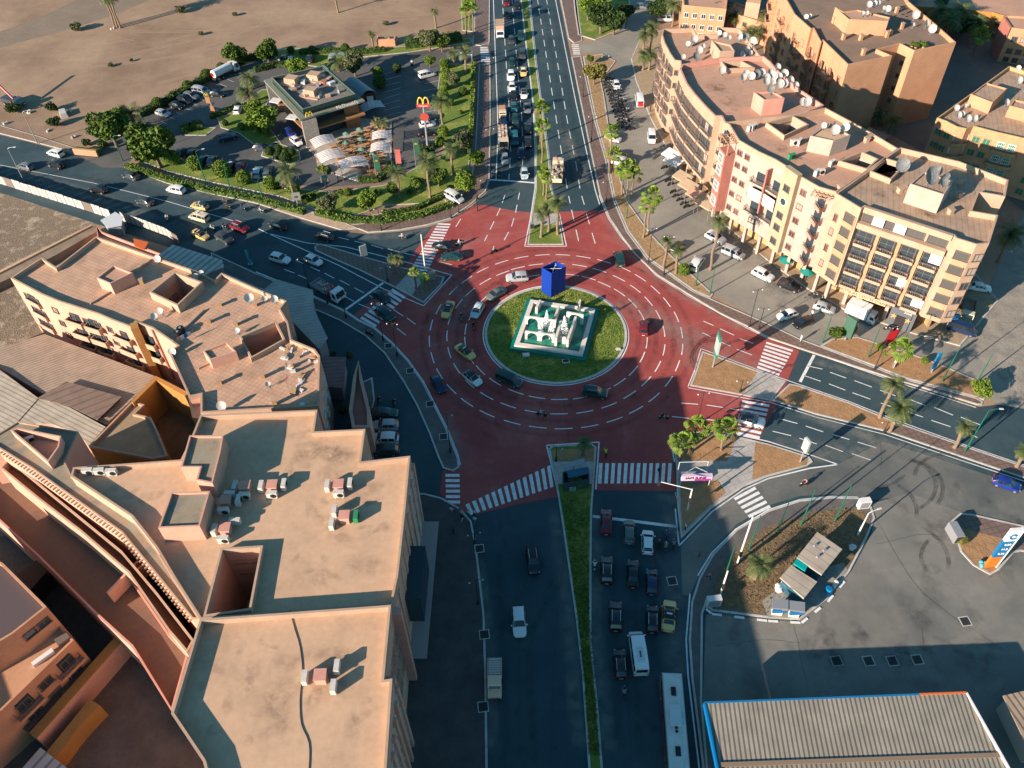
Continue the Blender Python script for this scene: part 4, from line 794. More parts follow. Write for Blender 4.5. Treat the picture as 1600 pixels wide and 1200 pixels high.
# ground level shopfronts
panel(D2, D3, .7, 1.0, 0, 4.3, mat('grey_shopfront', (0.10, 0.11, 0.12), 0.6), .8, 'shopfront'); 
o2, u, n, L = wall_frame(D2, D3)
b = MB()
for s in (.755, .93):
    q = o2+u*L*s+n*.86; 
    for k in range(5): a_ = k*2*math.pi/5+math.pi/2; b.tube([(q.x, q.y, 2.4), (q.x+u.x*.55*math.cos(a_), q.y+u.y*.55*math.cos(a_), 2.4+.55*math.sin(a_))], .1, 4)
b.build('gold_emblem', mat('gold_trim', (0.55, 0.36, 0.12), 0.5), tD)
q = o2+u*L*.84+n*.9; b = MB(); b.box((q.x, q.y, 1.5), (1.6, .1, 2.8), math.atan2(u.y, u.x)); b.build('entrance', m_dark, tD)
q = o2+u*L*.84+n*3.6; b = MB(); b.box((q.x, q.y, .17), (1.3, 5.4, .03), math.atan2(u.y, u.x)); tag(b.build('red_carpet', mat('red_carpet', (0.50, 0.012, 0.02), 0.9)), 'red carpet running out of the grey shopfront entrance', 'carpet')
def text(s, size, m, parent, loc, rot, name='lettering', ext=0.03, align='CENTER'):
    c = bpy.data.curves.new(name, 'FONT'); c.body = s; c.size = size; c.extrude = ext; c.align_x = align; c.align_y = 'CENTER'
    o = bpy.data.objects.new(name, c); COL.objects.link(o); dg = bpy.context.evaluated_depsgraph_get(); me = bpy.data.meshes.new_from_object(o.evaluated_get(dg)); bpy.data.objects.remove(o)
    me.materials.clear(); me.materials.append(m); r = obj(name, me, parent); r.location = loc; r.rotation_euler = rot; return r
q = o2+u*L*.34+n*.9; yaw = math.atan2(u.y, u.x)
b = MB(); b.box((q.x-n.x*.35, q.y-n.y*.35, 3.9), (L*.56, .3, .9), yaw); b.build('sign_board', mat('beige_sign', (0.50, 0.40, 0.24), 0.8), tD)
text('PROMOTEURS CENTRE D\'AFFAIRES', 0.75, m_frame, tD, (q.x-n.x*.14, q.y-n.y*.14, 3.9), (R(90), 0, yaw))
text('ZONE', 0.5, m_wframe, tD, (*(o2+u*L*.9+n*.86), 3.9), (R(90), 0, yaw))
q = (W(1484, 500, 2.5)); t = thing('sign_box', 'small blue shop sign with white lettering at the corner column', 'sign', (q.x, q.y, 0)); b = MB(); b.box((0, 0, 3.3), (2.6, .4, 1.0)); b.build('panel', mat('cyan_sign', (0.01, 0.22, 0.50), 0.5), t); b = MB(); b.box((0, .1, 1.4), (.12, .12, 2.8)); b.build('post', m_metal, t); text('BAIN', .6, m_wframe, t, (0, -.23, 3.3), (R(90), 0, 0))
for i, (x, y) in enumerate([(1405, 301), (1412, 299), (1438, 322), (1484, 334), (1500, 287), (1497, 308), (1312, 297), (1353, 222), (1356, 218)]): chimney((x, y), hD-1 if x > 1400 else hC-1, ('left of a pair on', 'right of a pair on', 'at the street side of', 'south of the stair tower on', 'north of the stair tower on', 'east of the stair tower on', 'by the boundary wall of', 'lower by the east parapet of', 'upper by the east parapet of')[i]+(' the brown tiled roof' if x > 1400 else ' the long apartment roof'), .9, .3, m_cream, .8)
# dishes
def RX(L): return [(1000+.1875*x, 20+.1875*y) for x, y in L]
for i, (x, y) in enumerate(RX([(445, 262), (395, 290), (485, 355), (460, 405), (355, 400), (520, 310), (655, 200), (700, 215), (735, 240), (825, 240), (885, 340), (915, 365), (845, 385), (870, 245), (620, 380), (930, 280)])):
    dish((x, y), hA-1 if not (6 <= i <= 8) else hA+1.7, rnd.choice([.7, .9, 1.1]), f'on the north cream roof, {("west end first", "west end second", "west end third", "by the south parapet", "in the southwest corner", "in the middle of the west half", "left on the stair tower", "middle on the stair tower", "right on the stair tower", "by the north wall", "largest east of the stair tower", "right of the largest one", "below the largest one", "at the northeast wall", "under the stair tower", "on the east parapet side")[i]}', dark=i in (3, 13))
BR = RX([(675, 520), (850, 580), (875, 550), (920, 570), (960, 555), (1005, 540), (1075, 540), (1040, 590), (1100, 575), (1135, 495), (1145, 575), (1190, 555), (1100, 610), (1145, 612), (1155, 640), (1195, 632), (1240, 612), (1285, 650), (1040, 615), (1080, 680), (1380, 790), (1345, 785)])
O_ = ['leftmost', 'second', 'third', 'fourth', 'fifth', 'sixth', 'seventh', 'eighth', 'ninth', 'tenth', 'eleventh', 'twelfth', 'thirteenth', 'fourteenth', 'fifteenth', 'sixteenth', 'seventeenth', 'eighteenth', 'nineteenth', 'twentieth', 'rightmost', 'next to rightmost']
for k, (x, y) in enumerate(sorted(BR)): dish((x, y), hB-1 if (x, y) != BR[19] else hB+2.2, rnd.choice([1.0, 1.15]), f'in pink parapet roof crowd, {O_[k] if k < 20 else ("second last" if k == 20 else "last")}', dark=k in (4, 9, 14))
for i, (x, y, r_, dk) in enumerate([(1285, 203, .7, False), (1302, 212, 1.1, False), (1318, 207, 1.0, False), (1303, 200, .6, True), (1316, 234, .9, False)]): dish((x, y), hC+1.9 if i < 4 else hC-1, r_, ('smallest on the white stair tower', 'left large one on the white stair tower', 'right large one on the white stair tower', 'rear dark one on the white stair tower', 'at the foot of the white stair tower')[i], dk)
for i, (x, y, r_, dk) in enumerate([(1447, 290, 1.9, True), (1460, 276, 1.1, True), (1470, 294, 1.1, True), (1475, 285, .9, True), (1405, 270, 1.6, True)]): dish((x, y), hD+2.4 if i < 4 else hD-1, r_, ('hugest, on the brown roof stair tower', 'rear one on the brown roof stair tower', 'front one on the brown roof stair tower', 'right one on the brown roof stair tower', 'over the brown roof light well')[i], dk)
# ------------------------------------------------------------------ orange block behind
hO = 18.7
t = thing('orange_apartment_building', 'big orange apartment block with blank end walls and a deep slot', 'building')
RO = [(1213, -60), (1219, -14), (1230, 2), (1241, 22), (1267, 45), (1271, 44), (1283, 66), (1286, 63), (1325, 101), (1394, 87), (1372, 77), (1406, 68), (1429, 79), (1494, 66), (1465, 40), (1420, 2), (1390, -60)]
mass(t, PW(RO, hO), 0, hO, m_orange, mat('brown_roof_screed', (0.25, 0.17, 0.12), 0.9, (0.20, 0.14, 0.10), 0.3), 0.9, holes=[(PW([(1338, 42), (1385, 44), (1395, 53), (1349, 51)], hO-.5), 1.0, 12)])
rbox(t, [(1305, 11), (1318, 18), (1340, 15), (1391, 27), (1388, 33), (1326, 30)], hO-.9, 3.4, m_orange, m_roof_pink)
OF = PW([(1213, -60), (1219, -14), (1241, 22), (1267, 45), (1283, 66), (1325, 101)], hO)
for i in range(5):
    L = (OF[i+1]-OF[i]).length; k = max(2, int(L/3.4)); ss = [(j+.5)/k for j in range(k)]
    windows(t, OF[i], OF[i+1], [2.4, 5.4, 8.4, 11.4, 14.4], ss, 1.1, 1.6, 'plain', m_orange)
    balcony(t, OF[i], OF[i+1], [4.2, 7.2, 10.2, 13.2], .35, .62, 1.1, m_orange, solid=.6, door=False)
A, B = W(1406, 68, hO), W(1429, 79, hO); windows(t, A, B, [3, 6, 9, 12, 15], [.5], .9, 1.0)
for i, (x, y, r_) in enumerate([(1356, 14, .9), (1365, 11, .7), (1371, 10, .7), (1346, 26, .6), (1353, 26, .6), (1385, 21, .9), (1379, 18, .6), (1378, 3, .9), (1427, 32, 1.2), (1425, 44, .6), (1445, 44, 1.0), (1453, 54, 1.2), (1258, 32, .7), (1264, 30, .6)]):
    dish((x, y), hO-.9 if i > 6 else hO+2.3, r_, 'on the orange block, '+('largest rear on the tower', 'second rear on the tower', 'third rear on the tower', 'left front on the tower', 'second front on the tower', 'right end of the tower', 'small right of the tower', 'at the top edge', 'largest by the east parapet', 'tiny one by the east parapet', 'third down the east parapet', 'nearest the plants', 'left at the street edge', 'right at the street edge')[i])
for i, (x, y) in enumerate([(1302, 36), (1311, 40), (1317, 62), (1344, 63), (1348, 86), (1385, 58), (1408, 45), (1400, 20)]): chimney((x, y), hO-.9, 'on the orange block, '+('first from the street', 'second from the street', 'at the low parapet', 'in the centre', 'nearest the end wall', 'by the light well', 'east part', 'at the tower end')[i], 1.3, .3, m_orange, .7)
# ------------------------------------------------------------------ block with green shutters, right edge
hG = 13.0
t = thing('apartment_building', 'orange apartment block with green shutters and round bays at the right edge', 'building')
RG = [(1464, 184), (1478, 189), (1495, 198), (1510, 201), (1521, 197), (1560, 207), (1600, 216), (1700, 245), (1760, 150), (1600, 110), (1577, 103), (1541, 129), (1545, 140), (1517, 146)]
mass(t, PW(RG, hG), 0, hG, m_orange, m_roof_brown, 0.8, cap=m_tile_w)
GF = PW([(1464, 184), (1495, 198), (1521, 197), (1560, 207), (1600, 216), (1700, 245)], hG)
m_gs = mat('green_shutter', (0.02, 0.16, 0.10), 0.6)
for i in range(5):
    windows(t, GF[i], GF[i+1], [10.4, 7.4, 4.4, 1.8], [.3, .72] if i != 1 else [.5], 1.5 if i != 1 else 3.2, 1.5, 'grid' if i in (1, 3) else 'plain', m_wframe if i in (1, 3) else m_orange, m_gs)
balcony(t, GF[1], GF[2], [8.9, 5.9, 3.0], 0, 1, .9, m_tile_w, solid=.5, curved=True, door=False); balcony(t, GF[3], GF[4], [8.9, 5.9, 3.0], 0, 1, .9, m_tile_w, solid=.5, curved=True, door=False)
rbox(t, [(1541, 129), (1574, 138), (1551, 160), (1517, 147)], hG-.8, 2.6, m_orange, m_roof_brown)
rbox(t, [(1585, 155), (1640, 168), (1630, 178), (1578, 165)], hG-.8, 2.6, m_orange, m_roof_brown)
for i, (x, y, r_) in enumerate([(1516, 158, .8), (1524, 155, .7), (1492, 175, .8), (1501, 184, .7), (1495, 187, .9), (1509, 193, 1.0), (1520, 192, .9), (1589, 133, 1.0), (1569, 168, 1.0), (1573, 176, .6), (1582, 177, .7), (1587, 182, .6), (1592, 183, .6), (1588, 113, .8), (1598, 145, 1.0), (1506, 171, .6)]):
    dish((x, y), hG-.8, r_, 'on the green shutter block, '+('left of pair by low stair box', 'right of pair by low stair box', 'first along the west parapet', 'second along the west parapet', 'third along the west parapet', 'left over the round bay', 'right over the round bay', 'large at the north', 'large in the middle', 'first of the small middle ones', 'second of the small middle ones', 'third of the small middle ones', 'fourth of the small middle ones', 'in the north corner', 'at the frame edge', 'small one up the west parapet')[i])
# ------------------------------------------------------------------ background houses
t = thing('house', 'red walled house with ochre front at the top right corner', 'house')
mass(t, PW([(1575, 24), (1568, 25), (1580, 43), (1700, 60), (1700, 30)], 9), 0, 9, m_orange, m_roof_pink, .5); vbox(t, 'red_wall', PW([(1568, 24.5), (1567.5, 25.5), (1579, 43.8), (1580, 43)], 9.05), 0, 9.05, m_redr)
windows(t, W(1580, 43, 9), W(1700, 60, 9), [6.3, 3.2, 1], [.1, .22, .34], 1.4, 1.3)
t = thing('house', 'low ochre houses behind the palms at the top right', 'house')
mass(t, PW([(1430, 10), (1440, -14), (1700, -20), (1700, 25), (1590, 30), (1550, 19), (1500, 14)], 6), 0, 6, m_ochre, m_roof_pink, .6); windows(t, W(1430, 10, 6), W(1500, 14, 6), [4, 1.8], [.25, .5, .75], 1.3, 1.2); windows(t, W(1500, 14, 6), W(1590, 30, 6), [4, 1.8], [.1, .3, .5, .7, .9], 1.3, 1.2)
t = thing('house', 'orange house behind the date palms above the curved row', 'house')
mass(t, PW([(1066, -30), (1068, 8), (1135, 14), (1140, -30)], 9), 0, 9, m_orange, m_roof_pink, .6); windows(t, W(1068, 8, 9), W(1135, 14, 9), [6.5, 3.5, 1.2], [.1, .3, .5, .7, .9], 1.3, 1.3, 'plain', m_wframe)
t = thing('house', 'orange house with a pale square tower behind the palms', 'house')
mass(t, PW([(1138, 18), (1150, 4), (1212, 20), (1208, 40)], 6), 0, 6, m_orange, m_roof_pink, .6); vbox(t, 'tower', PW([(1166, 3), (1170, -6), (1190, -4), (1188, 6)], 9.5), 0, 9.5, m_cream, m_roof_tan); windows(t, W(1138, 18, 6), W(1208, 40, 6), [4, 1.8], [.15, .4, .65, .9], 1.2, 1.1)
t = thing('canopy_shed', 'tan slat canopy beside the palms behind the long roof', 'shed'); b = MB(); b.prism(ccw([(q.x, q.y) for q in PW([(1351, 205), (1358, 198), (1390, 212), (1383, 219)], 3)]), 2.9, 3.0, bottom=True); b.build('roof', m_corr_b, t); b = MB(); b.prism(inset(ccw([(q.x, q.y) for q in PW([(1351, 205), (1358, 198), (1390, 212), (1383, 219)], 3)]), .3), 0, 2.895, top=False); b.build('wall', m_dark, t)
# street awnings at the foot of the curved block
for i, (x, y, m) in enumerate([(1050, 240, m_curtain), (1053, 250, m_curtain), (1067, 275, m_yel), (1076, 288, m_yel), (1088, 302, m_roof_pink), (1103, 316, m_yel)]):
    p = W(x, y, 3.4); t = thing('shop_awning', ('white', 'lower white', 'upper yellow', 'middle yellow', 'brown', 'lowest yellow')[i]+' sloping shop awning at the foot of the curved block', 'awning', (p.x, p.y, 3.4), R(-52), 'shop awnings')
    b = MB(); b.face([(-2, -1.2, -.35), (2, -1.2, -.35), (2, 1.2, .25), (-2, 1.2, .25)]); b.face([(-2, -1.2, -.35), (-2, -1.2, -.65), (2, -1.2, -.65), (2, -1.2, -.35)]); b.build('canvas', m, t); b = MB()
    for s in (-1.9, 1.9): b.tube([(s, 1.2, .25), (s, -1.2, -.4)], .04, 4); b.tube([(s, -1.15, -.4), (s, -1.15, -3.3)], .04, 4)
    b.build('frame', m_metal, t)
for i, (x, y) in enumerate([(1229, 405), (1262, 423)]):
    p = W(x, y, 2.6); t = thing('parasol', ('left', 'right')[i]+' turquoise parasol by the arcade columns', 'parasol', (p.x, p.y, 0.14), 0, 'turquoise parasols'); b = MB(); b.tube([(0, 0, 2.3), (0, 0, 2.8)], [1.5, .05], 8, cap=False); b.build('canopy', m_green, t); b = MB(); b.tube([(0, 0, 0), (0, 0, 2.4)], .04, 5); b.build('pole', m_metal, t)
# ================================================================== vegetation
def HG(b, t):
    """height of a thing whose foot is seen at b and top at t"""
    g0 = W(*b); best, bh = 1e9, 1
    for i in range(10, 300):
        h = i*.1; v = Vector((g0.x, g0.y, h-H)); c = AX*v.x+AY*v.y+AZ*v.z; y = 600+F*c.y/c.z
        if abs(y-t[1]) < best: best, bh = abs(y-t[1]), h
    return bh
def leafmat(name, c, c2): 
    m = mat(name, c, 0.75, c2, 0.9, lo=.4, hi=.6, spec=.2)
    return m
m_lf = leafmat('leaf_green', (0.045, 0.085, 0.014), (0.10, 0.15, 0.022)); m_lfd = leafmat('leaf_dark', (0.022, 0.045, 0.012), (0.05, 0.085, 0.02))
m_lfb = leafmat('leaf_bright', (0.085, 0.15, 0.018), (0.17, 0.24, 0.03)); m_lfo = leafmat('leaf_olive', (0.075, 0.095, 0.04), (0.15, 0.16, 0.07)); m_lfy = leafmat('leaf_yellow', (0.13, 0.13, 0.03), (0.22, 0.19, 0.05))
m_palm = leafmat('palm_frond', (0.06, 0.095, 0.03), (0.13, 0.15, 0.055)); m_fan = leafmat('fan_frond', (0.10, 0.18, 0.02), (0.22, 0.30, 0.045)); m_dead = mat('dry_frond', (0.24, 0.16, 0.08), .9, (0.16, 0.11, 0.06), 3)
m_trunk = mat('bark', (0.20, 0.14, 0.09), .95, (0.12, 0.085, 0.06), 6, coords='obj'); m_ptrunk = mat('palm_bark', (0.26, 0.19, 0.13), .95, (0.16, 0.11, 0.075), 5, coords='obj')
def leafcard(b, p, s, r, mi=0):
    u = Vector((r.gauss(0, 1), r.gauss(0, 1), r.gauss(0, 1))).normalized(); v = u.orthogonal().normalized(); v.rotate(Matrix.Rotation(r.uniform(0, 6.28), 3, u))
    w = u.cross(v); k = r.uniform(.55, .8); b.face([p-v*s, p+w*s*k, p+v*s, p-w*s*k], mi)
def crown_mesh(kind, var, n, ls):
    def mk():
        r = random.Random(var*31+hash(kind) % 97 if False else var*31+len(kind)); b = MB()
        lumps = [(Vector((0, 0, 0)), .62)]
        for k in range(11 if kind != 'ball' else 0):
            a_ = r.uniform(0, 6.28); zz = r.uniform(-.35, .75); q = math.sqrt(max(0, 1-zz*zz))*r.uniform(.4, .72); lumps.append((Vector((q*math.cos(a_), q*math.sin(a_), zz*.6)), r.uniform(.25, .42)))
        if kind == 'ball': lumps = [(Vector((0, 0, 0)), .97)]
        for i in range(n):
            c, rr = lumps[r.randrange(len(lumps))] if r.random() < .85 or kind == 'ball' else lumps[0]
            d = Vector((r.gauss(0, 1), r.gauss(0, 1), r.gauss(0, 1))).normalized(); p = c+d*rr*(r.uniform(.75, 1.04) if kind != 'ball' else r.uniform(.9, 1.03))
            if kind == 'cyp': p.z *= 1.3
            leafcard(b, p, ls*r.uniform(.6, 1.3), r)
        return b
    return mk
def tree(px, rpx, hgt=None, kind='tree', m=None, label=None, cat='tree', grp=None, crown_only=False, flat=.85, group=None, top=None):
    """px = crown centre as seen; rpx crown radius in photo pixels"""
    g0 = W(*px); rm = rpx*(Vector((g0.x, g0.y, -H)).length/F)*(1.38 if kind == 'tree' else 1.08); zc = (hgt if hgt is not None else {'tree': rm*.95+.3, 'ball': rm*1.05, 'bush': rm*.62}[kind])
    p = W(*px, zc); t = thing({'ball': 'topiary_bush', 'bush': 'bush'}.get(kind, 'tree'), label, cat, (p.x, p.y, 0.1), rnd.uniform(0, 6), grp)
    var = rnd.randrange(3); n, ls = {'ball': (1300, .10), 'bush': (900, .14), 'tree': (3600, .085)}[kind]
    m = m or m_lf; me = cached(('crown', kind, var, m.name), lambda: crown_mesh(kind, var, n, ls)().mesh('crown', m))
    if kind == 'ball' or kind == 'bush':
        core = cached(('core',), lambda: MB().ball((0, 0, 0), .86, 0, 12, 8).mesh('foliage_core', m_lfd))
    o = obj('crown', me, t); o.location = (0, 0, zc-.1); o.scale = (rm, rm, rm*flat)
    if kind == 'ball': c = obj('dark_core', core, o)  # solid dark green ball fills the crown behind the leaf cards
    def trk():
        b = MB(); b.tube([(0, 0, -.1), (.06, .02, .5), (.0, .05, 1)], [.09, .07, .05], 6)
        r = random.Random(5)
        for k in range(5): a_ = k*1.26; b.tube([(0, .02, .6), (.22*math.cos(a_), .22*math.sin(a_), .95), (.5*math.cos(a_), .5*math.sin(a_), 1.25)], [.045, .035, .015], 5)
        return b.mesh('trunk', m_trunk)
    k = obj('trunk', cached(('trk',), trk), t); k.scale = (rm*.9, rm*.9, max(zc-.2, .4))
    return t
def frond_mesh(kind, var):
    def mk():
        r = random.Random(var+3); b = MB(); d = MB()
        if kind == 'date':
            for i in range(46):
                a_ = r.uniform(0, 6.28); e0 = R(r.uniform(-15, 80)); L = r.uniform(.8, 1.05); prev = None; p = Vector((0, 0, 0)); el = e0; ns = 7; pts = []
                for s in range(ns+1): pts.append(p.copy()); p = p+Vector((math.cos(a_)*math.cos(el), math.sin(a_)*math.cos(el), math.sin(el)))*(L/ns); el -= R(13)
                side = Vector((-math.sin(a_), math.cos(a_), 0)); mi = 1 if e0 < R(-5) else 0
                for s in range(ns):
                    A, B = pts[s], pts[s+1]; w = .17*math.sin(math.pi*(s+.8)/(ns+1.2))+.015; dr = Vector((0, 0, -.04)); q = (B-A)
                    for sd in (-1, 1):
                        for t0 in (.0, .5):
                            c = A+q*t0; b.face([c, c+q*.3, c+q*.75+side*sd*w+dr, c+q*.62+side*sd*w+dr], mi)
        else:
            for i in range(34):
                a_ = r.uniform(0, 6.28); e0 = R(r.uniform(-35, 85)); L = r.uniform(.45, .62); dirv = Vector((math.cos(a_)*math.cos(e0), math.sin(a_)*math.cos(e0), math.sin(e0))); c = dirv*L; side = Vector((-math.sin(a_), math.cos(a_), 0)); up = dirv.cross(side)*-1
                b.face([Vector((0, 0, 0)), side*.02, c+side*.02, c], 0); mi = 1 if e0 < R(-20) else 0
                for k in range(9):
                    t0 = R(-80+k*20-8); t1 = R(-80+k*20+8); rr = .42*(1-.12*abs(k-4)/4); dro = Vector((0, 0, -.10-.03*abs(k-4)/4))
                    b.face([c, c+(dirv*math.cos(t0)+side*math.sin(t0))*rr+dro, c+(dirv*math.cos((t0+t1)/2)+side*math.sin((t0+t1)/2))*rr*1.12+dro*1.5, c+(dirv*math.cos(t1)+side*math.sin(t1))*rr+dro], mi)
        return b.mesh('fronds', [m_palm if kind == 'date' else m_fan, m_dead])
    return cached(('frond', kind, var), mk)
def palm(base, crown, label, kind='date', r=None, grp=None, dull=False, ht=None):
    p = W(*base); h = ht or HG(base, crown); r = r or (3.1 if kind == 'date' else 1.9)
    t = thing('palm_tree', label, 'palm', (p.x, p.y, 0.08), rnd.uniform(0, 6), grp)
    me = frond_mesh(kind, rnd.randrange(3)); o = obj('fronds', me, t); o.location = (0, 0, h); o.scale = (r, r, r)
    def trk():
        b = MB(); pts = [(0.02*math.sin(k*1.3), .02*math.cos(k), k/10) for k in range(11)]; b.tube(pts, [1.35 if k == 0 else (1.0 if k < 9 else 1.25) for k in range(11)], 8); return b
    def mk():
        b = MB(); n = max(5, int(h/.45)); w = .26 if kind == 'date' else .19
        b.tube([(0.1*math.sin(k*.5), .08*math.cos(k*.4), h*k/n) for k in range(n+1)], [w*(1.5 if k == 0 else (1.25 if k >= n-1 else (1.0+.09*(k % 2)))) for k in range(n+1)], 8); return b.mesh('trunk', m_ptrunk)
    obj('trunk', cached(('pt', kind, round(h, 0)), mk), t)
    return t
def hedge(name, label, px, w, h, m, dens=26, z0=.1):
    P = PW(px); b = MB(); core = MB(); r = random.Random(int(px[0][0]))
    for A, B in zip(P, P[1:]):
        d = B-A; L = d.length; nrm = Vector((-d.y, d.x, 0)).normalized(); c = (A+B)/2; core.box((c.x, c.y, z0+h*.42), (L+w*.3, w*.8, h*.84), math.atan2(d.y, d.x))
        for i in range(int(L*dens*(w+2*h)/3)):
            t0 = r.random(); s = r.uniform(-1, 1)
            if r.random() < w/(w+2*h)+.2: q = A+d*t0+nrm*s*w/2+Vector((0, 0, z0+h*r.uniform(.85, 1.05)))
            else: q = A+d*t0+nrm*math.copysign(w/2*r.uniform(.85, 1.1), s)+Vector((0, 0, z0+h*r.uniform(.05, 1)))
            leafcard(b, q, r.uniform(.12, .24), r)
    t = thing(name, label, 'hedge'); b.build('foliage', m, t); core.build('dark_hedge_core', m_lfd, t); return t  # core: plain dark green boxes filling the hedge behind its leaves
# --- palms
for bx, cx, lab, kd, r_ in [
    ((845, 223), (843, 168), 'fan palm on the north median, farthest of the tall pair', 'fan', 2.0), ((847, 255), (846, 197), 'fan palm on the north median, nearer of the tall pair', 'fan', 2.0), ((849, 305), (847, 270), 'short fan palm on the north median left of its twin', 'fan', 1.6), ((854, 312), (852, 278), 'short fan palm on the north median right of its twin', 'fan', 1.6),
    ((846, 371), (845, 336), 'leftmost palm on the lawn tip of the north median', 'date', 2.0), ((857, 362), (856, 324), 'middle palm on the lawn tip of the north median', 'date', 1.8), ((871, 366), (872, 318), 'rightmost and tallest palm on the lawn tip of the north median', 'date', 2.5),
    ((951, 272), (954, 206), 'tall fan palm beside the parked white cars on the service road', 'fan', 2.1), ((957, 270), (960, 240), 'shorter fan palm in front of the parked white cars', 'fan', 2.0), ((971, 306), (974, 266), 'left fan palm of the clump on the planting strip', 'fan', 2.2), ((979, 308), (983, 262), 'middle fan palm of the clump on the planting strip', 'fan', 2.1), ((987, 306), (991, 272), 'right fan palm of the clump on the planting strip', 'fan', 2.1),
    ((1005, 372), (1006, 322), 'left palm of the pair on the gravel strip', 'fan', 1.8), ((1011, 366), (1018, 306), 'right taller palm of the pair on the gravel strip', 'fan', 2.4), ((1037, 420), (1039, 378), 'slim palm beside the gravel strip lamp', 'date', 1.8), ((1055, 427), (1060, 392), 'slim palm next to the round bush on the gravel strip', 'date', 1.8), ((1109, 422), (1123, 346), 'very tall palm standing alone in the service road', 'date', 2.3),
    ((1374, 652), (1388, 601), 'tall leaning palm at the east median bed', 'date', 2.4), ((1389, 675), (1401, 640), 'full date palm at the end of the east median bed', 'date', 3.0), ((1490, 700), (1502, 668), 'small palm on the paved east median', 'date', 1.9), ((1587, 729), (1596, 706), 'small palm at the right edge of the east median', 'date', 1.9),
    ((1061, 719), (1065, 692), 'left bright fan palm on the southeast island', 'fan', 2.2), ((1082, 698), (1086, 668), 'middle bright fan palm on the southeast island', 'fan', 2.2), ((1126, 703), (1137, 670), 'right bright fan palm on the southeast island', 'fan', 2.3),
    ((617, 427), (615, 405), 'left of the palm pair on the paved west island', 'date', 1.5), ((627, 430), (624, 407), 'right of the palm pair on the paved west island', 'date', 1.5), ((650, 452), (648, 426), 'small fan palm on the west island crossing', 'fan', 1.2), ((667, 455), (666, 435), 'small fan palm by the white signal cabinet', 'fan', 1.2),
    ((1396, 573), (1406, 546), 'bushy palm with white painted trunk in the east bed', 'fan', 2.4), ((1558, 410), (1583, 368), 'shaded date palm behind the right apartment corner', 'date', 3.4), ((898, 760), (900, 752), 'dim small palm behind the panel shelter', 'date', 1.4), ((911, 712), (910, 694), 'dim leafy palm at the south median tip', 'date', 1.6),
    ((672, 309), (668, 254), 'big date palm at the lawn corner by the roundabout', 'date', 3.3), ((625, 309), (624, 271), 'slim date palm left of the big corner palm', 'date', 2.7), ((708, 273), (706, 234), 'date palm on the restaurant lawn beside the pavement', 'date', 2.6), ((691, 194), (690, 160), 'date palm behind the yellow arches sign', 'date', 3.2), ((728, 115), (726, 82), 'date palm by the car park exit', 'date', 2.8), ((709, 105), (708, 85), 'grey date palm by the car park hedge blocks', 'date', 2.2),
    ((461, 312), (452, 270), 'wide date palm in the garden along the west road', 'date', 3.6), ((213, 205), (205, 180), 'date palm between the two big trees', 'date', 4.2), ((394, 140), (390, 124), 'upper date palm by the drive lane', 'date', 3.4), ((393, 168), (394, 146), 'lower date palm by the drive lane', 'date', 3.6), ((530, 112), (530, 98), 'date palm behind the restaurant roof', 'date', 3.2), ((1180, 905), (1193, 884), 'pale bushy palm beside the kiosks', 'date', 2.6),
    ((1005, 84), (1006, 56), 'left palm at the north end of the curved block', 'date', 2.9), ((1016, 80), (1022, 46), 'right palm at the north end of the curved block', 'date', 3.1), ((1005, 110), (1006, 88), 'left of the low palm clump before the curved block', 'date', 3.0), ((1014, 110), (1015, 86), 'right of the low palm clump before the curved block', 'date', 3.0),
    ((1050, 42), (1050, 8), 'first palm in the row behind the curved block', 'date', 3.2), ((1073, 42), (1075, 6), 'second palm in the row behind the curved block', 'date', 3.2), ((1092, 50), (1091, 28), 'third palm in the row behind the curved block', 'date', 3.0), ((1108, 48), (1112, 10), 'fourth palm in the row behind the curved block', 'date', 3.2), ((1127, 44), (1131, 8), 'fifth palm in the row behind the curved block', 'date', 3.2), ((1139, 55), (1142, 26), 'sixth palm in the row behind the curved block', 'date', 3.0), ((1164, 78), (1171, 51), 'seventh palm in the row behind the curved block', 'date', 3.0), ((1176, 80), (1184, 52), 'eighth palm in the row behind the curved block', 'date', 3.0), ((1192, 66), (1199, 28), 'ninth palm in the row behind the curved block', 'date', 3.6), ((1206, 92), (1211, 73), 'tenth palm in the row, against the orange block', 'date', 2.8),
    ((1455, 60), (1470, 18), 'left palm of the clump east of the orange block', 'date', 4.0), ((1470, 75), (1487, 34), 'middle palm of the clump east of the orange block', 'date', 4.2), ((1485, 58), (1500, 18), 'right palm of the clump east of the orange block', 'date', 4.0), ((1515, 70), (1533, 38), 'palm before the ochre houses', 'date', 3.6), ((1520, 88), (1533, 56), 'lower green palm before the ochre houses', 'fan', 2.8), ((1365, 205), (1372, 180), 'left palm behind the slat canopy', 'date', 2.6), ((1384, 220), (1395, 190), 'right palm behind the slat canopy', 'date', 3.2),
    ((729, 55), (730, 15), 'left palm on the verge at the top', 'fan', 1.9), ((734, 48), (736, 8), 'middle palm on the verge at the top', 'fan', 1.9), ((740, 55), (742, 12), 'right palm on the verge at the top', 'fan', 1.9), ((583, 75), (580, 54), 'young bent palm at the north hedge', 'date', 1.6),
    ((590, 200), (588, 190), 'potted palm at the terrace edge', 'date', 1.6), ((603, 205), (603, 193), 'feathery palm beside the striped pergolas', 'date', 1.9)]:
    palm(bx, cx, lab, kd, r_)
for i, (bx, cx) in enumerate([((180, 42), (165, -5)), ((184, 43), (176, -8)), ((188, 44), (184, -4)), ((528, 20), (524, -10)), ((681, 44), (679, 18))]):
    t = palm(bx, cx, ('left dry palm of the ragged trio in the field', 'middle dry palm of the ragged trio in the field', 'right dry palm of the ragged trio in the field', 'dry lone palm in the field at the top edge', 'bare dry tree by the field corner')[i], 'date', 3.0 if i < 3 else 1.6)
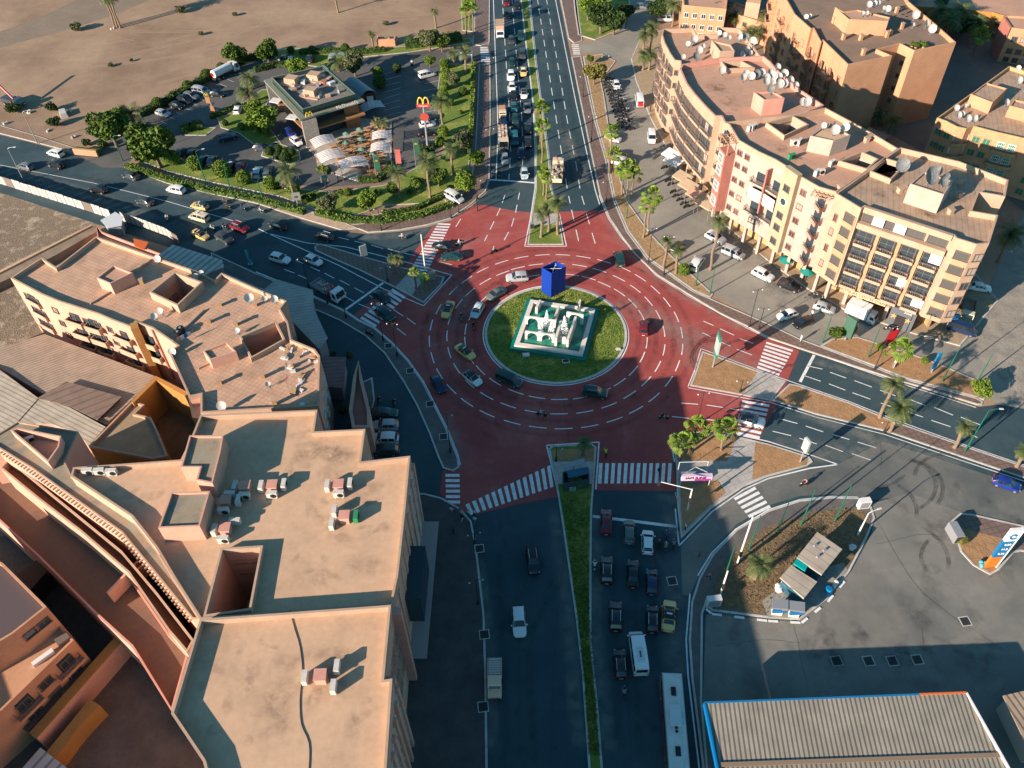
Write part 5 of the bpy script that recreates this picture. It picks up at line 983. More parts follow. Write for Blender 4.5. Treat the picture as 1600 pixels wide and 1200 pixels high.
# --- trees
for x, y, r_, m, lab in [(237, 222, 28, m_lf, 'largest round tree with yellowing leaves at the garden entrance'), (170, 197, 22, m_lf, 'dense green tree at the field edge left of the largest tree'), (150, 205, 10, m_lfo, 'small pale tree by the salmon gate sign'), (415, 80, 14, m_lf, 'dark tree beside the parked tanker'), (365, 84, 13, m_lf, 'tree above the tanker truck'), (410, 182, 17, m_lfb, 'light green tree left of the restaurant'), (396, 168, 10, m_lfb, 'small tree left of the drive lane'), (552, 98, 14, m_lfo, 'olive toned tree behind the restaurant'), (465, 102, 12, m_lfb, 'wide bright bush tree behind the restaurant'), (670, 60, 13, m_lfo, 'slim olive tree at the north hedge'), (690, 66, 10, m_lf, 'small tree at the end of the north hedge'), (671, 95, 7, m_lfb, 'small round tree on the car park tip'),
    (574, 313, 13, m_lfb, 'bright broad tree at the bottom of the garden'), (512, 315, 13, m_lfo, 'grey green olive tree by the garden path'), (745, 248, 11, m_lfb, 'green tree on the pavement edge, upper of two'), (729, 284, 16, m_lfb, 'green tree on the pavement edge, lower of two beside the white van'), (613, 295, 9, m_lf, 'small tree left of the slim date palm'), (724, 220, 14, m_lfo, 'grey olive tree on the lawn by the pavement'), (684, 274, 13, m_lf, 'dark tree right of the big corner palm'), (669, 240, 12, m_lfd, 'dark tree behind the big corner palm'), (708, 124, 9, m_lfo, 'grey olive tree on the car park lawn'), (650, 285, 9, m_lfb, 'low tree beside the corner palm'),
    (920, 8, 15, m_lfb, 'leftmost tree in the top park'), (940, 26, 17, m_lfd, 'front dark tree in the top park'), (960, 32, 14, m_lfd, 'right dark tree in the top park'), (930, -4, 14, m_lf, 'rear tree in the top park'), (978, 18, 10, m_lfd, 'small dark tree at the park edge'), (1030, 14, 12, m_lfd, 'dark tree by the upper street'), (922, 92, 5, m_lf, 'small round tree on the dirt verge'), (929, 113, 13, m_lfy, 'yellowish bushy tree above the parked motorcycles'), (1308, 521, 9, m_lf, 'green shrub tree left of the tall green sign'), (1332, 515, 6, m_lfy, 'yellowish shrub tree right of the tall green sign'), (1535, 607, 12, m_lfb, 'round green tree at the end of the east bed'), (1472, 10, 12, m_lfd, 'dark tree behind the palm clump'), (1500, 40, 12, m_lfd, 'dark broad tree below the palm clump')]:
    tree((x, y), r_, None, 'tree', m, lab)
# --- topiary and bushes
for i, (x, y, r_, m, lab) in enumerate([(345, 104, 5.5, m_lf, 'beside the tanker truck'), (322, 116, 7, m_lf, 'second from the tanker along the field hedge'), (293, 134, 7, m_lf, 'third from the tanker along the field hedge'), (270, 148, 5, m_lf, 'fourth from the tanker along the field hedge'), (246, 160, 7, m_lf, 'last along the field hedge'), (454, 78, 5, m_lf, 'left of three at the north hedge'), (487, 77, 5, m_lf, 'middle of three at the north hedge'), (539, 74, 5.5, m_lf, 'right of three at the north hedge'),
    (346, 264, 12, m_lfb, 'third in the west road row'), (303, 255, 10, m_lfb, 'second in the west road row'), (268, 246, 10, m_lfb, 'first in the west road row'), (380, 277, 10, m_lfb, 'fourth in the west road row'), (422, 286, 10, m_lfb, 'fifth in the west road row'), (458, 295, 9, m_lfb, 'sixth in the west road row'), (477, 310, 6, m_lf, 'seventh in the west road row'),
    (421, 236, 6, m_lfd, 'first of the dark island cluster'), (435, 233, 6, m_lfd, 'second of the dark island cluster'), (434, 243, 6, m_lfd, 'third of the dark island cluster'), (446, 246, 8, m_lfd, 'largest of the dark island cluster'), (444, 236, 4, m_lfb, 'bright one in the dark island cluster'), (456, 237, 5, m_lfd, 'last of the dark island cluster'),
    (694, 99, 7, m_lfb, 'top one of the car park column'), (695, 115, 8, m_lfb, 'second of the car park column'), (694, 134, 6, m_lfb, 'third of the car park column'), (692, 149, 8, m_lfb, 'fourth of the car park column'), (723, 142, 6, m_lf, 'alone on the sloping lawn'), (704, 160, 5, m_lf, 'beside the date palm on the lawn'), (692, 205, 8, m_lfb, 'fifth of the car park column'), (687, 220, 7, m_lfb, 'sixth of the car park column'), (720, 175, 3, m_lf, 'tiny one on the lawn'),
    (590, 112, 7, m_lfb, 'upper of the two by the angled bays'), (593, 128, 9, m_lf, 'lower of the two by the angled bays'), (620, 106, 6, m_lfd, 'dark one by the car park pay post'), (391, 194, 6, m_lfb, 'front of the inner lawn'), (404, 200, 6, m_lfb, 'middle of the inner lawn'), (416, 206, 6, m_lfb, 'right of the inner lawn'), (377, 197, 5, m_lfb, 'left of the inner lawn'), (352, 192, 4, m_lfd, 'near the menu sign'), (543, 300, 6, m_lf, 'at the garden path end'), (1069, 421, 9, m_lfb, 'on the gravel strip behind the white van'), (1384, 552, 4, m_lfb, 'in the east bed beside the white trunk'), (1375, 541, 5, m_lfb, 'in the east bed left of the white trunk'), (1445, 563, 5, m_lfb, 'left of the cyan post'), (1504, 843, 7, m_lfy, 'on the small station island')]):
    tree((x, y), r_, None, 'ball', m, ('clipped round bush, ' if m is not m_lfd else 'dark clipped bush, ')+lab, 'bush', 'clipped round bushes', flat=.95)
for x, y, r_, m, lab in [(20, 158, 7, m_lfd, 'under the red crane arm'), (20, 168, 9, m_lfd, 'in front of the crane'), (80, 167, 8, m_lfd, 'dark, left of the stone slab'), (84, 190, 9, m_lfd, 'sprawling, below the stone slab'), (117, 42, 8, m_lfo, 'dry, left of the ragged palms'), (281, 15, 7, m_lfo, 'right of the ragged palms shadow'), (172, 101, 4, m_lfo, 'left of a pair mid field'), (205, 94, 3, m_lfo, 'right of a pair mid field'), (313, 52, 4, m_lfo, 'lone in the open field'), (366, 22, 4, m_lfo, 'sparse near the top of the field'), (602, 36, 5, m_lfo, 'fallen and dry in the upper field'), (135, 222, 7, m_lfd, 'on the rubble by the entrance sign'), (160, 225, 7, m_lf, 'behind the salmon gate sign'), (215, 243, 8, m_lf, 'at the foot of the largest tree'), (600, 330, 5, m_lf, 'at the curved hedge'), (640, 300, 5, m_lf, 'under the corner palm left'), (702, 292, 5, m_lf, 'under the pavement trees'), (590, 300, 6, m_lf, 'dark, right of the broad tree'), (533, 300, 6, m_lf, 'right of the olive tree'), (490, 305, 6, m_lf, 'left of the olive tree'), (520, 555, 6, m_lfd, 'tall in the shaded yard corner'), (545, 555, 6, m_lf, 'in the shaded yard by the arcade'), (515, 612, 7, m_lfd, 'dark, below the red ribbed shed'), (535, 640, 7, m_lf, 'climbing in the shaded yard'), (505, 640, 6, m_lf, 'against the tiled house wall')]:
    tree((x, y), r_, None if lab[:6] != 'potted' else 19.0, 'bush', m, 'small shrub, '+lab, 'bush', 'loose shrubs', flat=.8)
hedge('hedge', 'clipped hedge along the west road below the garden', [(200, 262), (262, 283), (330, 300), (400, 313), (475, 334)], 1.7, 1.0, m_lfb); hedge('hedge', 'curved clipped hedge between the garden path and the roundabout', [(496, 335), (540, 346), (600, 348), (660, 338), (706, 322)], 1.7, 1.0, m_lfb)
hedge('hedge', 'inner hedge line of the garden above the dry lawn', [(600, 338), (650, 328), (700, 306)], 1.2, .9, m_lf); hedge('hedge', 'tall hedge between the sloping lawn and the pavement', [(740, 102), (739, 150), (737, 200), (733, 240)], 1.0, 1.2, m_lfb)
hedge('hedge', 'dark hedge between the field and the car park', [(220, 182), (262, 162), (300, 140), (335, 118)], 2.2, 1.6, m_lfd); hedge('hedge', 'dark hedge beyond the tanker truck', [(370, 100), (400, 92), (430, 86)], 2.2, 1.4, m_lfd); hedge('hedge', 'low hedge strip at the north garden edge', [(470, 84), (520, 82), (560, 84), (600, 80)], 2.0, 1.1, m_lf)
hedge('hedge', 'thick hedge behind the car park exit road', [(636, 74), (670, 70), (718, 62)], 3.2, 2.0, m_lf); hedge('hedge', 'low hedge behind the drive lane', [(400, 112), (430, 104), (455, 104)], 2.0, 1.2, m_lfd); hedge('hedge', 'rounded hedge block at the terrace corner steps', [(500, 266), (513, 270)], 2.2, 1.0, m_lfb); hedge('hedge', 'curved hedge around the terrace foot', [(562, 284), (590, 283), (607, 272), (611, 258)], 1.6, 1.1, m_lf)
hedge('hedge', 'hedge on the long green island among the parked cars', [(287, 207), (300, 202), (316, 200)], 2.6, 1.5, m_lf)
hedge('hedge', 'short hedge by the car park entry lane', [(330, 185), (345, 180), (375, 165)], 1.4, .8, m_lf)
# mown grass tufts on the central island and medians
def tufts(name, region, n, m, hh=.16):
    b = MB(); r = random.Random(11)
    for i in range(n):
        p = region(r); 
        if p is None: continue
        a_ = r.uniform(0, 6.28); s = r.uniform(.06, .16); c, d = math.cos(a_)*s, math.sin(a_)*s; l = r.uniform(-.08, .08)
        b.face([(p[0]-c, p[1]-d, .13), (p[0]+c, p[1]+d, .13), (p[0]+l, p[1]+l, .13+r.uniform(.5, 1.3)*hh)])
    tag(b.build(name, m), kind='stuff', label='short green grass tufts on the lawns', cat='grass')
def isl(r):
    a_ = r.uniform(0, 6.28); q = 12.4*math.sqrt(r.random()); return (CX+q*math.cos(a_), CY+q*math.sin(a_))
tufts('grass', isl, 9000, m_grass)
def scr(r):
    x, y = r.uniform(1110, 1365), r.uniform(795, 960); 
    if (x-1110)*.62+(y-795) < 100 or (x-1280)*1.4+(y-820) > 100: return None
    p = W(x, y); return (p.x, p.y)
b = MB(); r = random.Random(3)
for i in range(2600):
    p = scr(r)
    if p: leafcard(b, Vector((p[0], p[1], .13+r.uniform(0, .15))), r.uniform(.05, .13), r)
tag(b.build('ground_cover', mat('dry_leaf', (0.17, 0.125, 0.06), .9, (0.09, 0.08, 0.035), 2)), 'low brown green ground cover on the kiosk island', 'ground cover', kind='stuff')

for i, (x, y) in enumerate([(1425, 72), (1431, 74), (1437, 71), (1443, 73)]):
    p = W(x, y, 18.2); t = thing('potted_plant', ('first', 'second', 'third', 'fourth')[i]+' potted plant from the left on the orange block roof corner', 'plant', (p.x, p.y, 17.8), 0, 'potted plants on the roof corner'); o = obj('foliage', cached(('crown', 'bush', 1, 'leaf_green'), lambda: crown_mesh('bush', 1, 900, .14)().mesh('crown', m_lf)), t); o.scale = (.8, .8, .7); o.location = (0, 0, .9); b = MB(); b.tube([(0, 0, 0), (0, 0, .5)], [.25, .35], 8); b.build('pot', m_orange, t)
def strip(pts, n, h, seed):
    r_ = random.Random(seed); P = PW(pts)
    def f(r):
        k = r.randrange(len(P)//2-1); a, b_, c, d = P[2*k], P[2*k+1], P[2*k+3], P[2*k+2]
        u, v = r.random(), r.uniform(.08, .92); q = a.lerp(d, u).lerp(b_.lerp(c, u), v); return (q.x, q.y)
    return f
tufts('grass', strip([(870, 775), (925, 775), (882, 830), (924, 830), (890, 897), (923, 897), (899, 960), (923, 960), (909, 1050), (930, 1050), (918, 1180), (940, 1180)][:12], 0, 0, 1), 5000, m_grass)
# ================================================================== vehicles
m_tyre = mat('tyre', (0.02, 0.02, 0.02), .8); m_rim = mat('rim', (0.35, 0.36, 0.37), .4, metal=.6); m_cglass = mat('car_glass', (0.012, 0.02, 0.025), .08, spec=.8); m_lamp = mat('lamp_glass', (0.75, 0.75, 0.7), .2); m_tail = mat('tail_lamp', (0.45, 0.01, 0.01), .3); m_trim = mat('dark_trim', (0.03, 0.03, 0.03), .6); m_plate = mat('number_plate', (0.6, 0.6, 0.55), .6)
# stations: x, half width, z low, z belt, z top, half width at top ; g = index of rear window seg / windscreen seg
TY = {
 'hatch': ([(-2.02, .66, .36, .62, .66, .66), (-1.93, .80, .26, .93, .97, .66), (-1.45, .87, .22, .96, 1.42, .60), (-.6, .88, .2, .95, 1.50, .63), (.3, .88, .2, .94, 1.44, .62), (1.05, .87, .2, .90, .96, .74), (1.6, .84, .22, .80, .84, .70), (1.88, .74, .28, .68, .72, .60), (2.02, .54, .36, .54, .58, .42)], 1, 4),
 'sedan': ([(-2.25, .62, .36, .60, .64, .56), (-2.13, .80, .28, .88, .92, .68), (-1.55, .87, .22, .95, 1.0, .74), (-.95, .88, .2, .96, 1.40, .60), (-.3, .88, .2, .95, 1.45, .62), (.4, .88, .2, .94, 1.40, .61), (1.15, .87, .2, .88, .94, .74), (1.75, .84, .22, .78, .82, .70), (2.05, .73, .28, .66, .70, .60), (2.2, .52, .36, .52, .56, .42)], 2, 5),
 'suv': ([(-2.2, .72, .42, .74, .78, .66), (-2.1, .86, .32, 1.06, 1.10, .76), (-1.75, .92, .28, 1.12, 1.62, .70), (-.8, .93, .26, 1.12, 1.72, .72), (.3, .93, .26, 1.10, 1.66, .70), (1.0, .92, .26, 1.06, 1.12, .80), (1.78, .89, .28, .98, 1.02, .78), (2.06, .80, .34, .82, .86, .66), (2.2, .60, .42, .64, .68, .5)], 1, 4),
 'van': ([(-2.35, .84, .40, .80, 1.0, .76), (-2.3, .90, .30, 1.10, 1.78, .78), (-1.6, .92, .26, 1.12, 1.86, .80), (-.4, .92, .26, 1.12, 1.86, .80), (.8, .92, .26, 1.10, 1.76, .78), (1.55, .90, .26, 1.0, 1.06, .78), (2.1, .86, .30, .84, .88, .72), (2.3, .74, .38, .62, .66, .6)], 0, 4),
 'minibus': ([(-3.0, .92, .44, .9, 1.3, .86), (-2.95, .98, .32, 1.3, 2.3, .88), (-2.2, 1.0, .3, 1.3, 2.42, .90), (0, 1.0, .3, 1.3, 2.42, .90), (1.7, 1.0, .3, 1.28, 2.3, .86), (2.4, .96, .3, 1.16, 1.24, .84), (2.85, .9, .34, .9, .96, .76), (3.0, .8, .42, .66, .7, .66)], 0, 4),
}
def car_meshes(ty, col, roofcol=None):
    def mk():
        st, rg, wg = TY[ty]; pm = paint(col); rm_ = paint(roofcol) if roofcol else pm
        def sec(s):
            x, w, zl, zb, zt, ht = s
            return [Vector((x, -w*.9, zl)), Vector((x, -w, zl+.18)), Vector((x, -w*1.0, (zl+.18+zb)/2)), Vector((x, -w*.96, zb)), Vector((x, -ht, zt-.05)), Vector((x, -ht*.55, zt)), Vector((x, ht*.55, zt)), Vector((x, ht, zt-.05)), Vector((x, w*.96, zb)), Vector((x, w, (zl+.18+zb)/2)), Vector((x, w, zl+.18)), Vector((x, w*.9, zl))]
        S = [sec(s) for s in st]; b = MB(); i0 = 0
        for s in S: b.v += [tuple(p) for p in s]
        for i in range(len(S)-1):
            for k in range(11):
                a_ = i*12+k; b.f.append((a_, a_+1, a_+13, a_+12)); b.m.append(1 if (roofcol and 4 <= k <= 6 and rg < i < wg) else 0)
            b.f.append((i*12+11, i*12, i*12+12, i*12+23)); b.m.append(2)
        b.f.append(tuple(range(11, -1, -1))); b.m.append(0); n = (len(S)-1)*12; b.f.append(tuple(range(n, n+12))); b.m.append(0)
        b.box((0, 0, st[3][2]-.02), (st[-1][0]*1.7, 1.5, .12), 0, 2)
        body = b.mesh('body', [pm, rm_, m_trim], True); 
        try: body.set_sharp_from_angle(angle=R(38))
        except Exception: pass
        def quad(b, P, sh=.06, off=.012):
            c = sum(P, Vector())/len(P); nn = (P[1]-P[0]).cross(P[-1]-P[0]).normalized()
            if nn.dot(c-Vector((c.x*.8, 0, .6))) < 0: nn = -nn
            b.face([p+(c-p)*sh+nn*off for p in P])
        def screen(b, a, c, f0, f1):
            A_ = [a[k].lerp(c[k], f0) for k in (4, 5, 6, 7)]; C_ = [a[k].lerp(c[k], f1) for k in (4, 5, 6, 7)]; A_[0] = A_[0].lerp(A_[1], .12); A_[3] = A_[3].lerp(A_[2], .12); C_[0] = C_[0].lerp(C_[1], .10); C_[3] = C_[3].lerp(C_[2], .10)
            for k in range(3):
                nn = (C_[k]-A_[k]).cross(A_[k+1]-A_[k]).normalized(); nn = nn if nn.z > 0 else -nn; b.face([p+nn*.014 for p in (A_[k], A_[k+1], C_[k+1], C_[k])])
        w = MB(); a, c = S[wg], S[wg+1]; screen(w, a, c, .04, .95)
        rw = MB(); a, c = S[rg], S[rg+1]
        if ty in ('van', 'minibus'):
            rw.box((st[1][0]-.02, 0, (st[1][3]+st[1][4])/2-.02), (.06, st[1][5]*1.7, (st[1][4]-st[1][3])*.7))
        else: screen(rw, c, a, .08, .85)
        out = [('windscreen', w.mesh('windscreen', m_cglass)), ('rear_window', rw.mesh('rear_window', m_cglass))]
        lo = rg+1 if ty not in ('van', 'minibus') else 1
        for side in (3, 7):
            sw = MB()
            for i in range(lo, wg):
                P = [S[i][side], S[i][side+1], S[i+1][side+1], S[i+1][side]]; quad(sw, P, .10)
            P = [S[wg][side], S[wg][side+1], S[wg+1][side+1] if side == 3 else S[wg+1][side], S[wg+1][side+1]]
            q0, q1 = (S[wg][3], S[wg][4]) if side == 3 else (S[wg][8], S[wg][7]); q2 = S[wg+1][3] if side == 3 else S[wg+1][8]; quad(sw, [q0, q1, q2], .16)
            if ty in ('hatch', 'suv'):
                q0, q1 = (S[lo][3], S[lo][4]) if side == 3 else (S[lo][8], S[lo][7]); q2 = S[lo-1][3] if side == 3 else S[lo-1][8]; quad(sw, [q0, q1, q2], .22)
            out.append(('side_windows', sw.mesh('side_windows', m_cglass)))
        xf, xr = st[-2][0], st[0][0]
        for s in (-1, 1):
            h = MB(); h.box((xf-.10, s*st[-2][1]*.84, st[-2][3]-.03), (.26, .16, .10), s*-.45); out.append(('headlight', h.mesh('headlight', m_lamp)))
            tl = MB(); tl.box((xr+.05, s*st[1][1]*.84, st[1][3]-.1 if ty != 'minibus' else 1.0), (.12, .22, .22)); out.append(('tail_light', tl.mesh('tail_light', m_tail)))
            mr_ = MB(); mr_.box((st[wg+1][0]-.25, s*(st[wg][1]+.1), st[wg][3]+.06), (.14, .22, .13)); out.append(('mirror', mr_.mesh('mirror', pm)))
        pl_ = MB(); pl_.box((xr-.005, 0, st[0][3]-.1), (.03, .5, .12)); out.append(('number_plate', pl_.mesh('number_plate', m_plate)))
        return body, out
    return cached(('car', ty, tuple(col), tuple(roofcol) if roofcol else None), mk)
def wheel_mesh(r, w):
    def mk():
        b = MB(); b.tube([(0, -w/2, 0), (0, w/2, 0)], r, 14); q = MB(); q.tube([(0, w/2-.01, 0), (0, w/2+.015, 0)], r*.62, 10); return b.mesh('wheel', m_tyre), q.mesh('rim', m_rim)
    return cached(('wheel', r, w), mk)
def add_wheels(t, xs, hw, r, w=.2):
    for x in xs:
        for s in (-1, 1):
            me, rim = wheel_mesh(r, w); o = obj('wheel', me, t); o.location = (x, s*hw, r); 
            if s < 0: o.rotation_euler = (0, 0, math.pi)
            obj('rim', rim, o)
PAL = {'white': (.72, .72, .70), 'silver': (.38, .40, .41), 'grey': (.15, .16, .17), 'black': (.012, .013, .016), 'dark grey': (.05, .055, .06), 'maroon': (.16, .012, .022), 'dark green': (.01, .05, .045), 'teal': (.02, .12, .14), 'navy': (.012, .025, .07), 'blue': (.012, .03, .22), 'pale blue': (.42, .52, .55), 'yellow': (.66, .45, .16), 'cream': (.62, .52, .36), 'red': (.30, .02, .02), 'grey green': (.10, .13, .115), 'sand': (.88, .52, .34)}
def car(px, hd, colr, ty, where, grp=None, roof=None, rack=False, kind_word=None, taxi=False, h0=.0, sc=1.0):
    p = W(px[0], px[1], .6); q = W(px[0]+hd[0], px[1]+hd[1], .6); rz = math.atan2(q.y-p.y, q.x-p.x)
    kw = kind_word or {'hatch': 'hatchback', 'sedan': 'saloon car', 'suv': 'suv', 'van': 'small van', 'minibus': 'minibus'}[ty]
    name = {'hatch': 'hatchback_car', 'sedan': 'saloon_car', 'suv': 'suv', 'van': 'small_van', 'minibus': 'minibus'}[ty] if not taxi else 'taxi'
    t = thing(name, f'{colr} {kw} {where}', 'taxi' if taxi else ('van' if ty in ('van', 'minibus') else 'car'), (p.x, p.y, 0.045+h0), rz, grp); t.scale = (sc, sc, sc)
    body, parts = car_meshes(ty, PAL[colr], PAL[roof] if roof else None); obj('body', body, t)
    for n_, me in parts: obj(n_, me, t)
    st = TY[ty][0]; L = st[-1][0]; add_wheels(t, (-L*.62, L*.64), st[3][1]-.12, .33 if ty in ('hatch', 'sedan') else .37)
    if rack:
        def mk():
            b = MB()
            for s in (-.55, .55): b.tube([(-1.3, s, st[3][4]+.06), (.35, s, st[3][4]+.06)], .03, 4)
            return b.mesh('roof_rack', m_alum)
        obj('roof_rack', cached(('rack', ty), mk), t)
    if taxi:
        b = MB(); b.box((0, 0, .07), (.18, .7, .16)); o = obj('taxi_sign', cached(('taxi',), lambda: b.mesh('taxi_sign', m_wframe)), t); o.location = (-.2, 0, st[3][4])
    return t
C = car
RG_ = 'cars circling the roundabout'; NQ = 'cars queuing on the north road'; SQ = 'cars waiting at the south stop line'; WR = 'cars on the west road'; SP = 'cars on the service road'; PL = 'cars parked at the restaurant'; LP = 'cars parked beside the arcade'
C((700, 484), (-6, 14), 'yellow', 'sedan', 'with dark roof glass at the roundabout west side', RG_, 'black', taxi=True, kind_word='taxi')
C((746, 485), (-8, 14), 'pale blue', 'hatch', 'hugging the island at its northwest edge', RG_)
C((775, 459), (-15, 9), 'grey green', 'sedan', 'touching the island kerb behind the pale blue one', RG_)
C((808, 434), (-14, 1), 'silver', 'suv', 'left of the blue box on the roundabout', RG_)
C((727, 550), (12, 9), 'yellow', 'sedan', 'with dark roof glass southwest of the island', RG_, 'black', taxi=True, kind_word='taxi')
C((738, 591), (10, 8), 'white', 'hatch', 'with black roof between the two dark cars southwest', RG_, 'black')
C((796, 594), (14, 6), 'dark green', 'van', 'south of the island with yellow lettering line', RG_)
C((930, 614), (14, 2), 'dark green', 'suv', 'south of the island alone on the dashes', RG_, rack=True)
C((685, 601), (8, 13), 'navy', 'hatch', 'outermost at the roundabout southwest', RG_)
C((1006, 512), (1, -14), 'maroon', 'hatch', 'east of the island', RG_)
C((967, 405), (-3, -13), 'dark green', 'van', 'standing in the shadow of the blue box', RG_)
C((691, 385), (-14, -3), 'black', 'sedan', 'driving over the west zebra crossing', RG_); C((706, 401), (-14, 0), 'dark green', 'sedan', 'just below the black one near the west zebra', RG_)
C((507, 370), (-14, -4), 'black', 'hatch', 'leaving west above the paved island', WR, rack=True); C((434, 352), (-14, -5), 'black', 'sedan', 'behind a pedestrian on the west road', WR)
C((438, 405), (14, 4), 'white', 'suv', 'left of two white cars in the shadow', WR); C((490, 407), (13, 6), 'white', 'hatch', 'right of two white cars in the shadow', WR)
C((596, 464), (12, 7), 'dark green', 'hatch', 'crossing the lower west zebra, upper one', WR); C((602, 492), (12, 8), 'dark green', 'suv', 'crossing the lower west zebra, lower one', WR)
C((40, 260), (-14, -4), 'grey', 'hatch', 'farthest left on the west road', WR); C((87, 240), (-14, -4), 'white', 'suv', 'beside the entrance on the west road', WR); C((88, 257), (-14, -4), 'black', 'suv', 'just below the white one by the entrance', WR); C((154, 296), (-14, -3), 'black', 'suv', 'nearest the metal fence', WR); C((204, 275), (-14, -4), 'dark grey', 'sedan', 'beside the verge hedge', WR); C((275, 297), (-14, -3), 'white', 'suv', 'passing the first garden bush', WR); C((226, 315), (-14, -4), 'dark grey', 'sedan', 'above the hoarding gate', WR)
C((312, 322), (-14, -3), 'yellow', 'hatch', 'upper one of three taxis on the west road', WR, 'dark grey', taxi=True, kind_word='taxi'); C((311, 340), (-14, -4), 'cream', 'van', 'between the two yellow taxis', WR, rack=True, taxi=True, kind_word='people carrier taxi'); C((313, 367), (12, 6), 'yellow', 'sedan', 'lowest one of three taxis by the fence end', WR, 'black', taxi=True, kind_word='taxi')
C((375, 356), (14, 5), 'maroon', 'suv', 'with roof rack between the motorcycles', WR, rack=True); C((351, 373), (13, 7), 'dark grey', 'suv', 'lowest dark one by the fence end', WR)
for px, c, ty, w in [((791.5, 4), 'maroon', 'hatch', 'at the top edge, middle lane'), ((808, 9), 'black', 'suv', 'at the top edge by the median'), ((791.5, 24), 'black', 'hatch', 'second in the middle lane'), ((799, 63), 'dark grey', 'hatch', 'right of the white box truck'), ((814, 57), 'dark green', 'suv', 'by the median level with the box truck'), ((816, 86), 'dark grey', 'suv', 'by the median above the cream taxi'), ((800, 98), 'dark green', 'hatch', 'middle lane above two white ones'),
    ((798.5, 119), 'white', 'suv', 'upper of two close white ones'), ((800, 136), 'white', 'hatch', 'lower of two close white ones'), ((803, 150), 'black', 'hatch', 'below the two white ones'), ((818.6, 147), 'white', 'hatch', 'by the median with black roof'), ((803, 168), 'teal', 'hatch', 'middle lane level with the cream pickup'), ((824, 169), 'grey', 'sedan', 'by the median beside the tall palm'), ((805, 186), 'dark green', 'hatch', 'middle lane above the dark pair'), ((787, 190), 'navy', 'hatch', 'small one behind the crate truck'), ((807, 201), 'black', 'hatch', 'left of the dark pair'), ((825, 201), 'black', 'sedan', 'right of the dark pair'), ((804, 218), 'teal', 'van', 'light topped, middle lane'), ((825, 222), 'black', 'sedan', 'by the median, last dark one'), ((815, 240), 'navy', 'hatch', 'straddling the dashes'), ((789, 248), 'silver', 'hatch', 'front of the left lane'), ((819.5, 271), 'pale blue', 'hatch', 'first at the north stop line')]:
    C(px, (1, 14), c, ty, 'in the north queue, '+w, NQ, 'black' if 'black roof' in w else None)
C((818, 112), (0, 14), 'yellow', 'sedan', 'in the north queue by the median', NQ, 'cream', taxi=True, kind_word='taxi')
for px, c, ty, w, k in [((947, 815), 'maroon', 'sedan', 'over the stop line, left lane', 0), ((983, 831), 'grey green', 'hatch', 'second from left at the stop line', 0), ((1012, 847), 'white', 'hatch', 'beside the waiting motorcycles', 0), ((948, 891), 'black', 'suv', 'left lane second row with roof rails', 1), ((989, 896), 'black', 'sedan', 'middle of the second row', 0), ((1018, 909), 'navy', 'hatch', 'right of the second row', 0), ((962, 963), 'black', 'suv', 'left of the third row with roof rails', 1), ((1019, 967), 'black', 'hatch', 'touching the yellow taxi side', 1), ((969, 1037), 'black', 'hatch', 'left of the white minibus', 1)]:
    C(px, (0 if px[1] < 1000 else -1, -14), c, ty, 'in the south queue, '+w, SQ, rack=bool(k))
C((1045, 962), (1, -14), 'yellow', 'sedan', 'in the south queue, rightmost of the third row', SQ, 'black', taxi=True, kind_word='taxi', sc=1.05)
t = C((997, 1021), (-2, -14), 'white', 'minibus', 'in the south queue ahead of the bus', SQ); b = MB(); b.box((-1, 0, 2.47), (1.9, .9, .12)); b.build('roof_unit', m_alum, t)
for k in range(3): b = MB(); b.tube([(-1.3+.3*k, 0, 2.52), (-1.3+.3*k, 0, 2.56)], .13, 8); b.build('roof_fan', m_black, t)
C((833, 876), (2, 14), 'black', 'suv', 'driving south below the zebra', rack=True); C((811, 972), (1, 14), 'white', 'suv', 'driving south in the dark road centre'); C((1174, 658), (14, 4), 'white', 'suv', 'on the southeast zebra crossing', roof='dark grey'); C((1573, 756), (14, 5), 'blue', 'hatch', 'at the right edge on the east road')
for px, hd, c, ty, w in [((1118, 372), (12, 6), 'white', 'suv', 'behind the very tall palm'), ((1146, 396), (12, 5), 'silver', 'van', 'parked along the arcade kerb'), ((1058, 386), (8, -8), 'black', 'hatch', 'partly under the slim palm'), ((1192, 430), (12, 6), 'white', 'suv', 'left of the big black one'), ((1233, 447), (13, 5), 'black', 'suv', 'largest by the white column'), ((1288, 481), (13, 4), 'silver', 'hatch', 'nearest the white box truck'), ((1230, 492), (-12, 4), 'white', 'hatch', 'parked left of the black open one'), ((1255, 504), (-13, 5), 'black', 'hatch', 'parked by the tall green pole'), ((963, 133), (2, 12), 'white', 'hatch', 'driving beside the parked motorcycles'), ((958, 216), (12, 4), 'white', 'hatch', 'under the tall fan palm'), ((966, 242), (12, 1), 'black', 'hatch', 'parked between two white ones'), ((972, 254), (12, 2), 'white', 'van', 'parked below the black one'), ((1530, 449), (13, 2), 'white', 'sedan', 'in the shade behind the apartment block'), ((1003, 10), (12, 1), 'grey', 'hatch', 'on the upper street')]:
    C(px, hd, c, ty, w, SP)
C((1089, 412), (7, -10), 'white', 'van', 'parked askew by the slim palms', SP); C((1018, 215), (1, 12), 'white', 'van', 'parked by the pink paving', SP, kind_word='van'); t = C((999, 158), (-2, -12), 'white', 'minibus', 'with red rear door like an ambulance', SP, kind_word='van', sc=.9); b = MB(); b.box((-2.6, 0, 2.2), (.4, 1.2, .25)); b.build('light_bar', m_tail, t); b = MB(); b.box((-3.02, 0, 1.2), (.05, 1.4, 1.2)); b.build('rear_door', paint((.45, .02, .02)), t)
C((1503, 515), (13, 4), 'navy', 'minibus', 'parked at the apartment corner', SP, sc=.85); C((1040, 30), (12, 0), 'white', 'minibus', 'behind the palms at the curved block', SP, sc=.8)
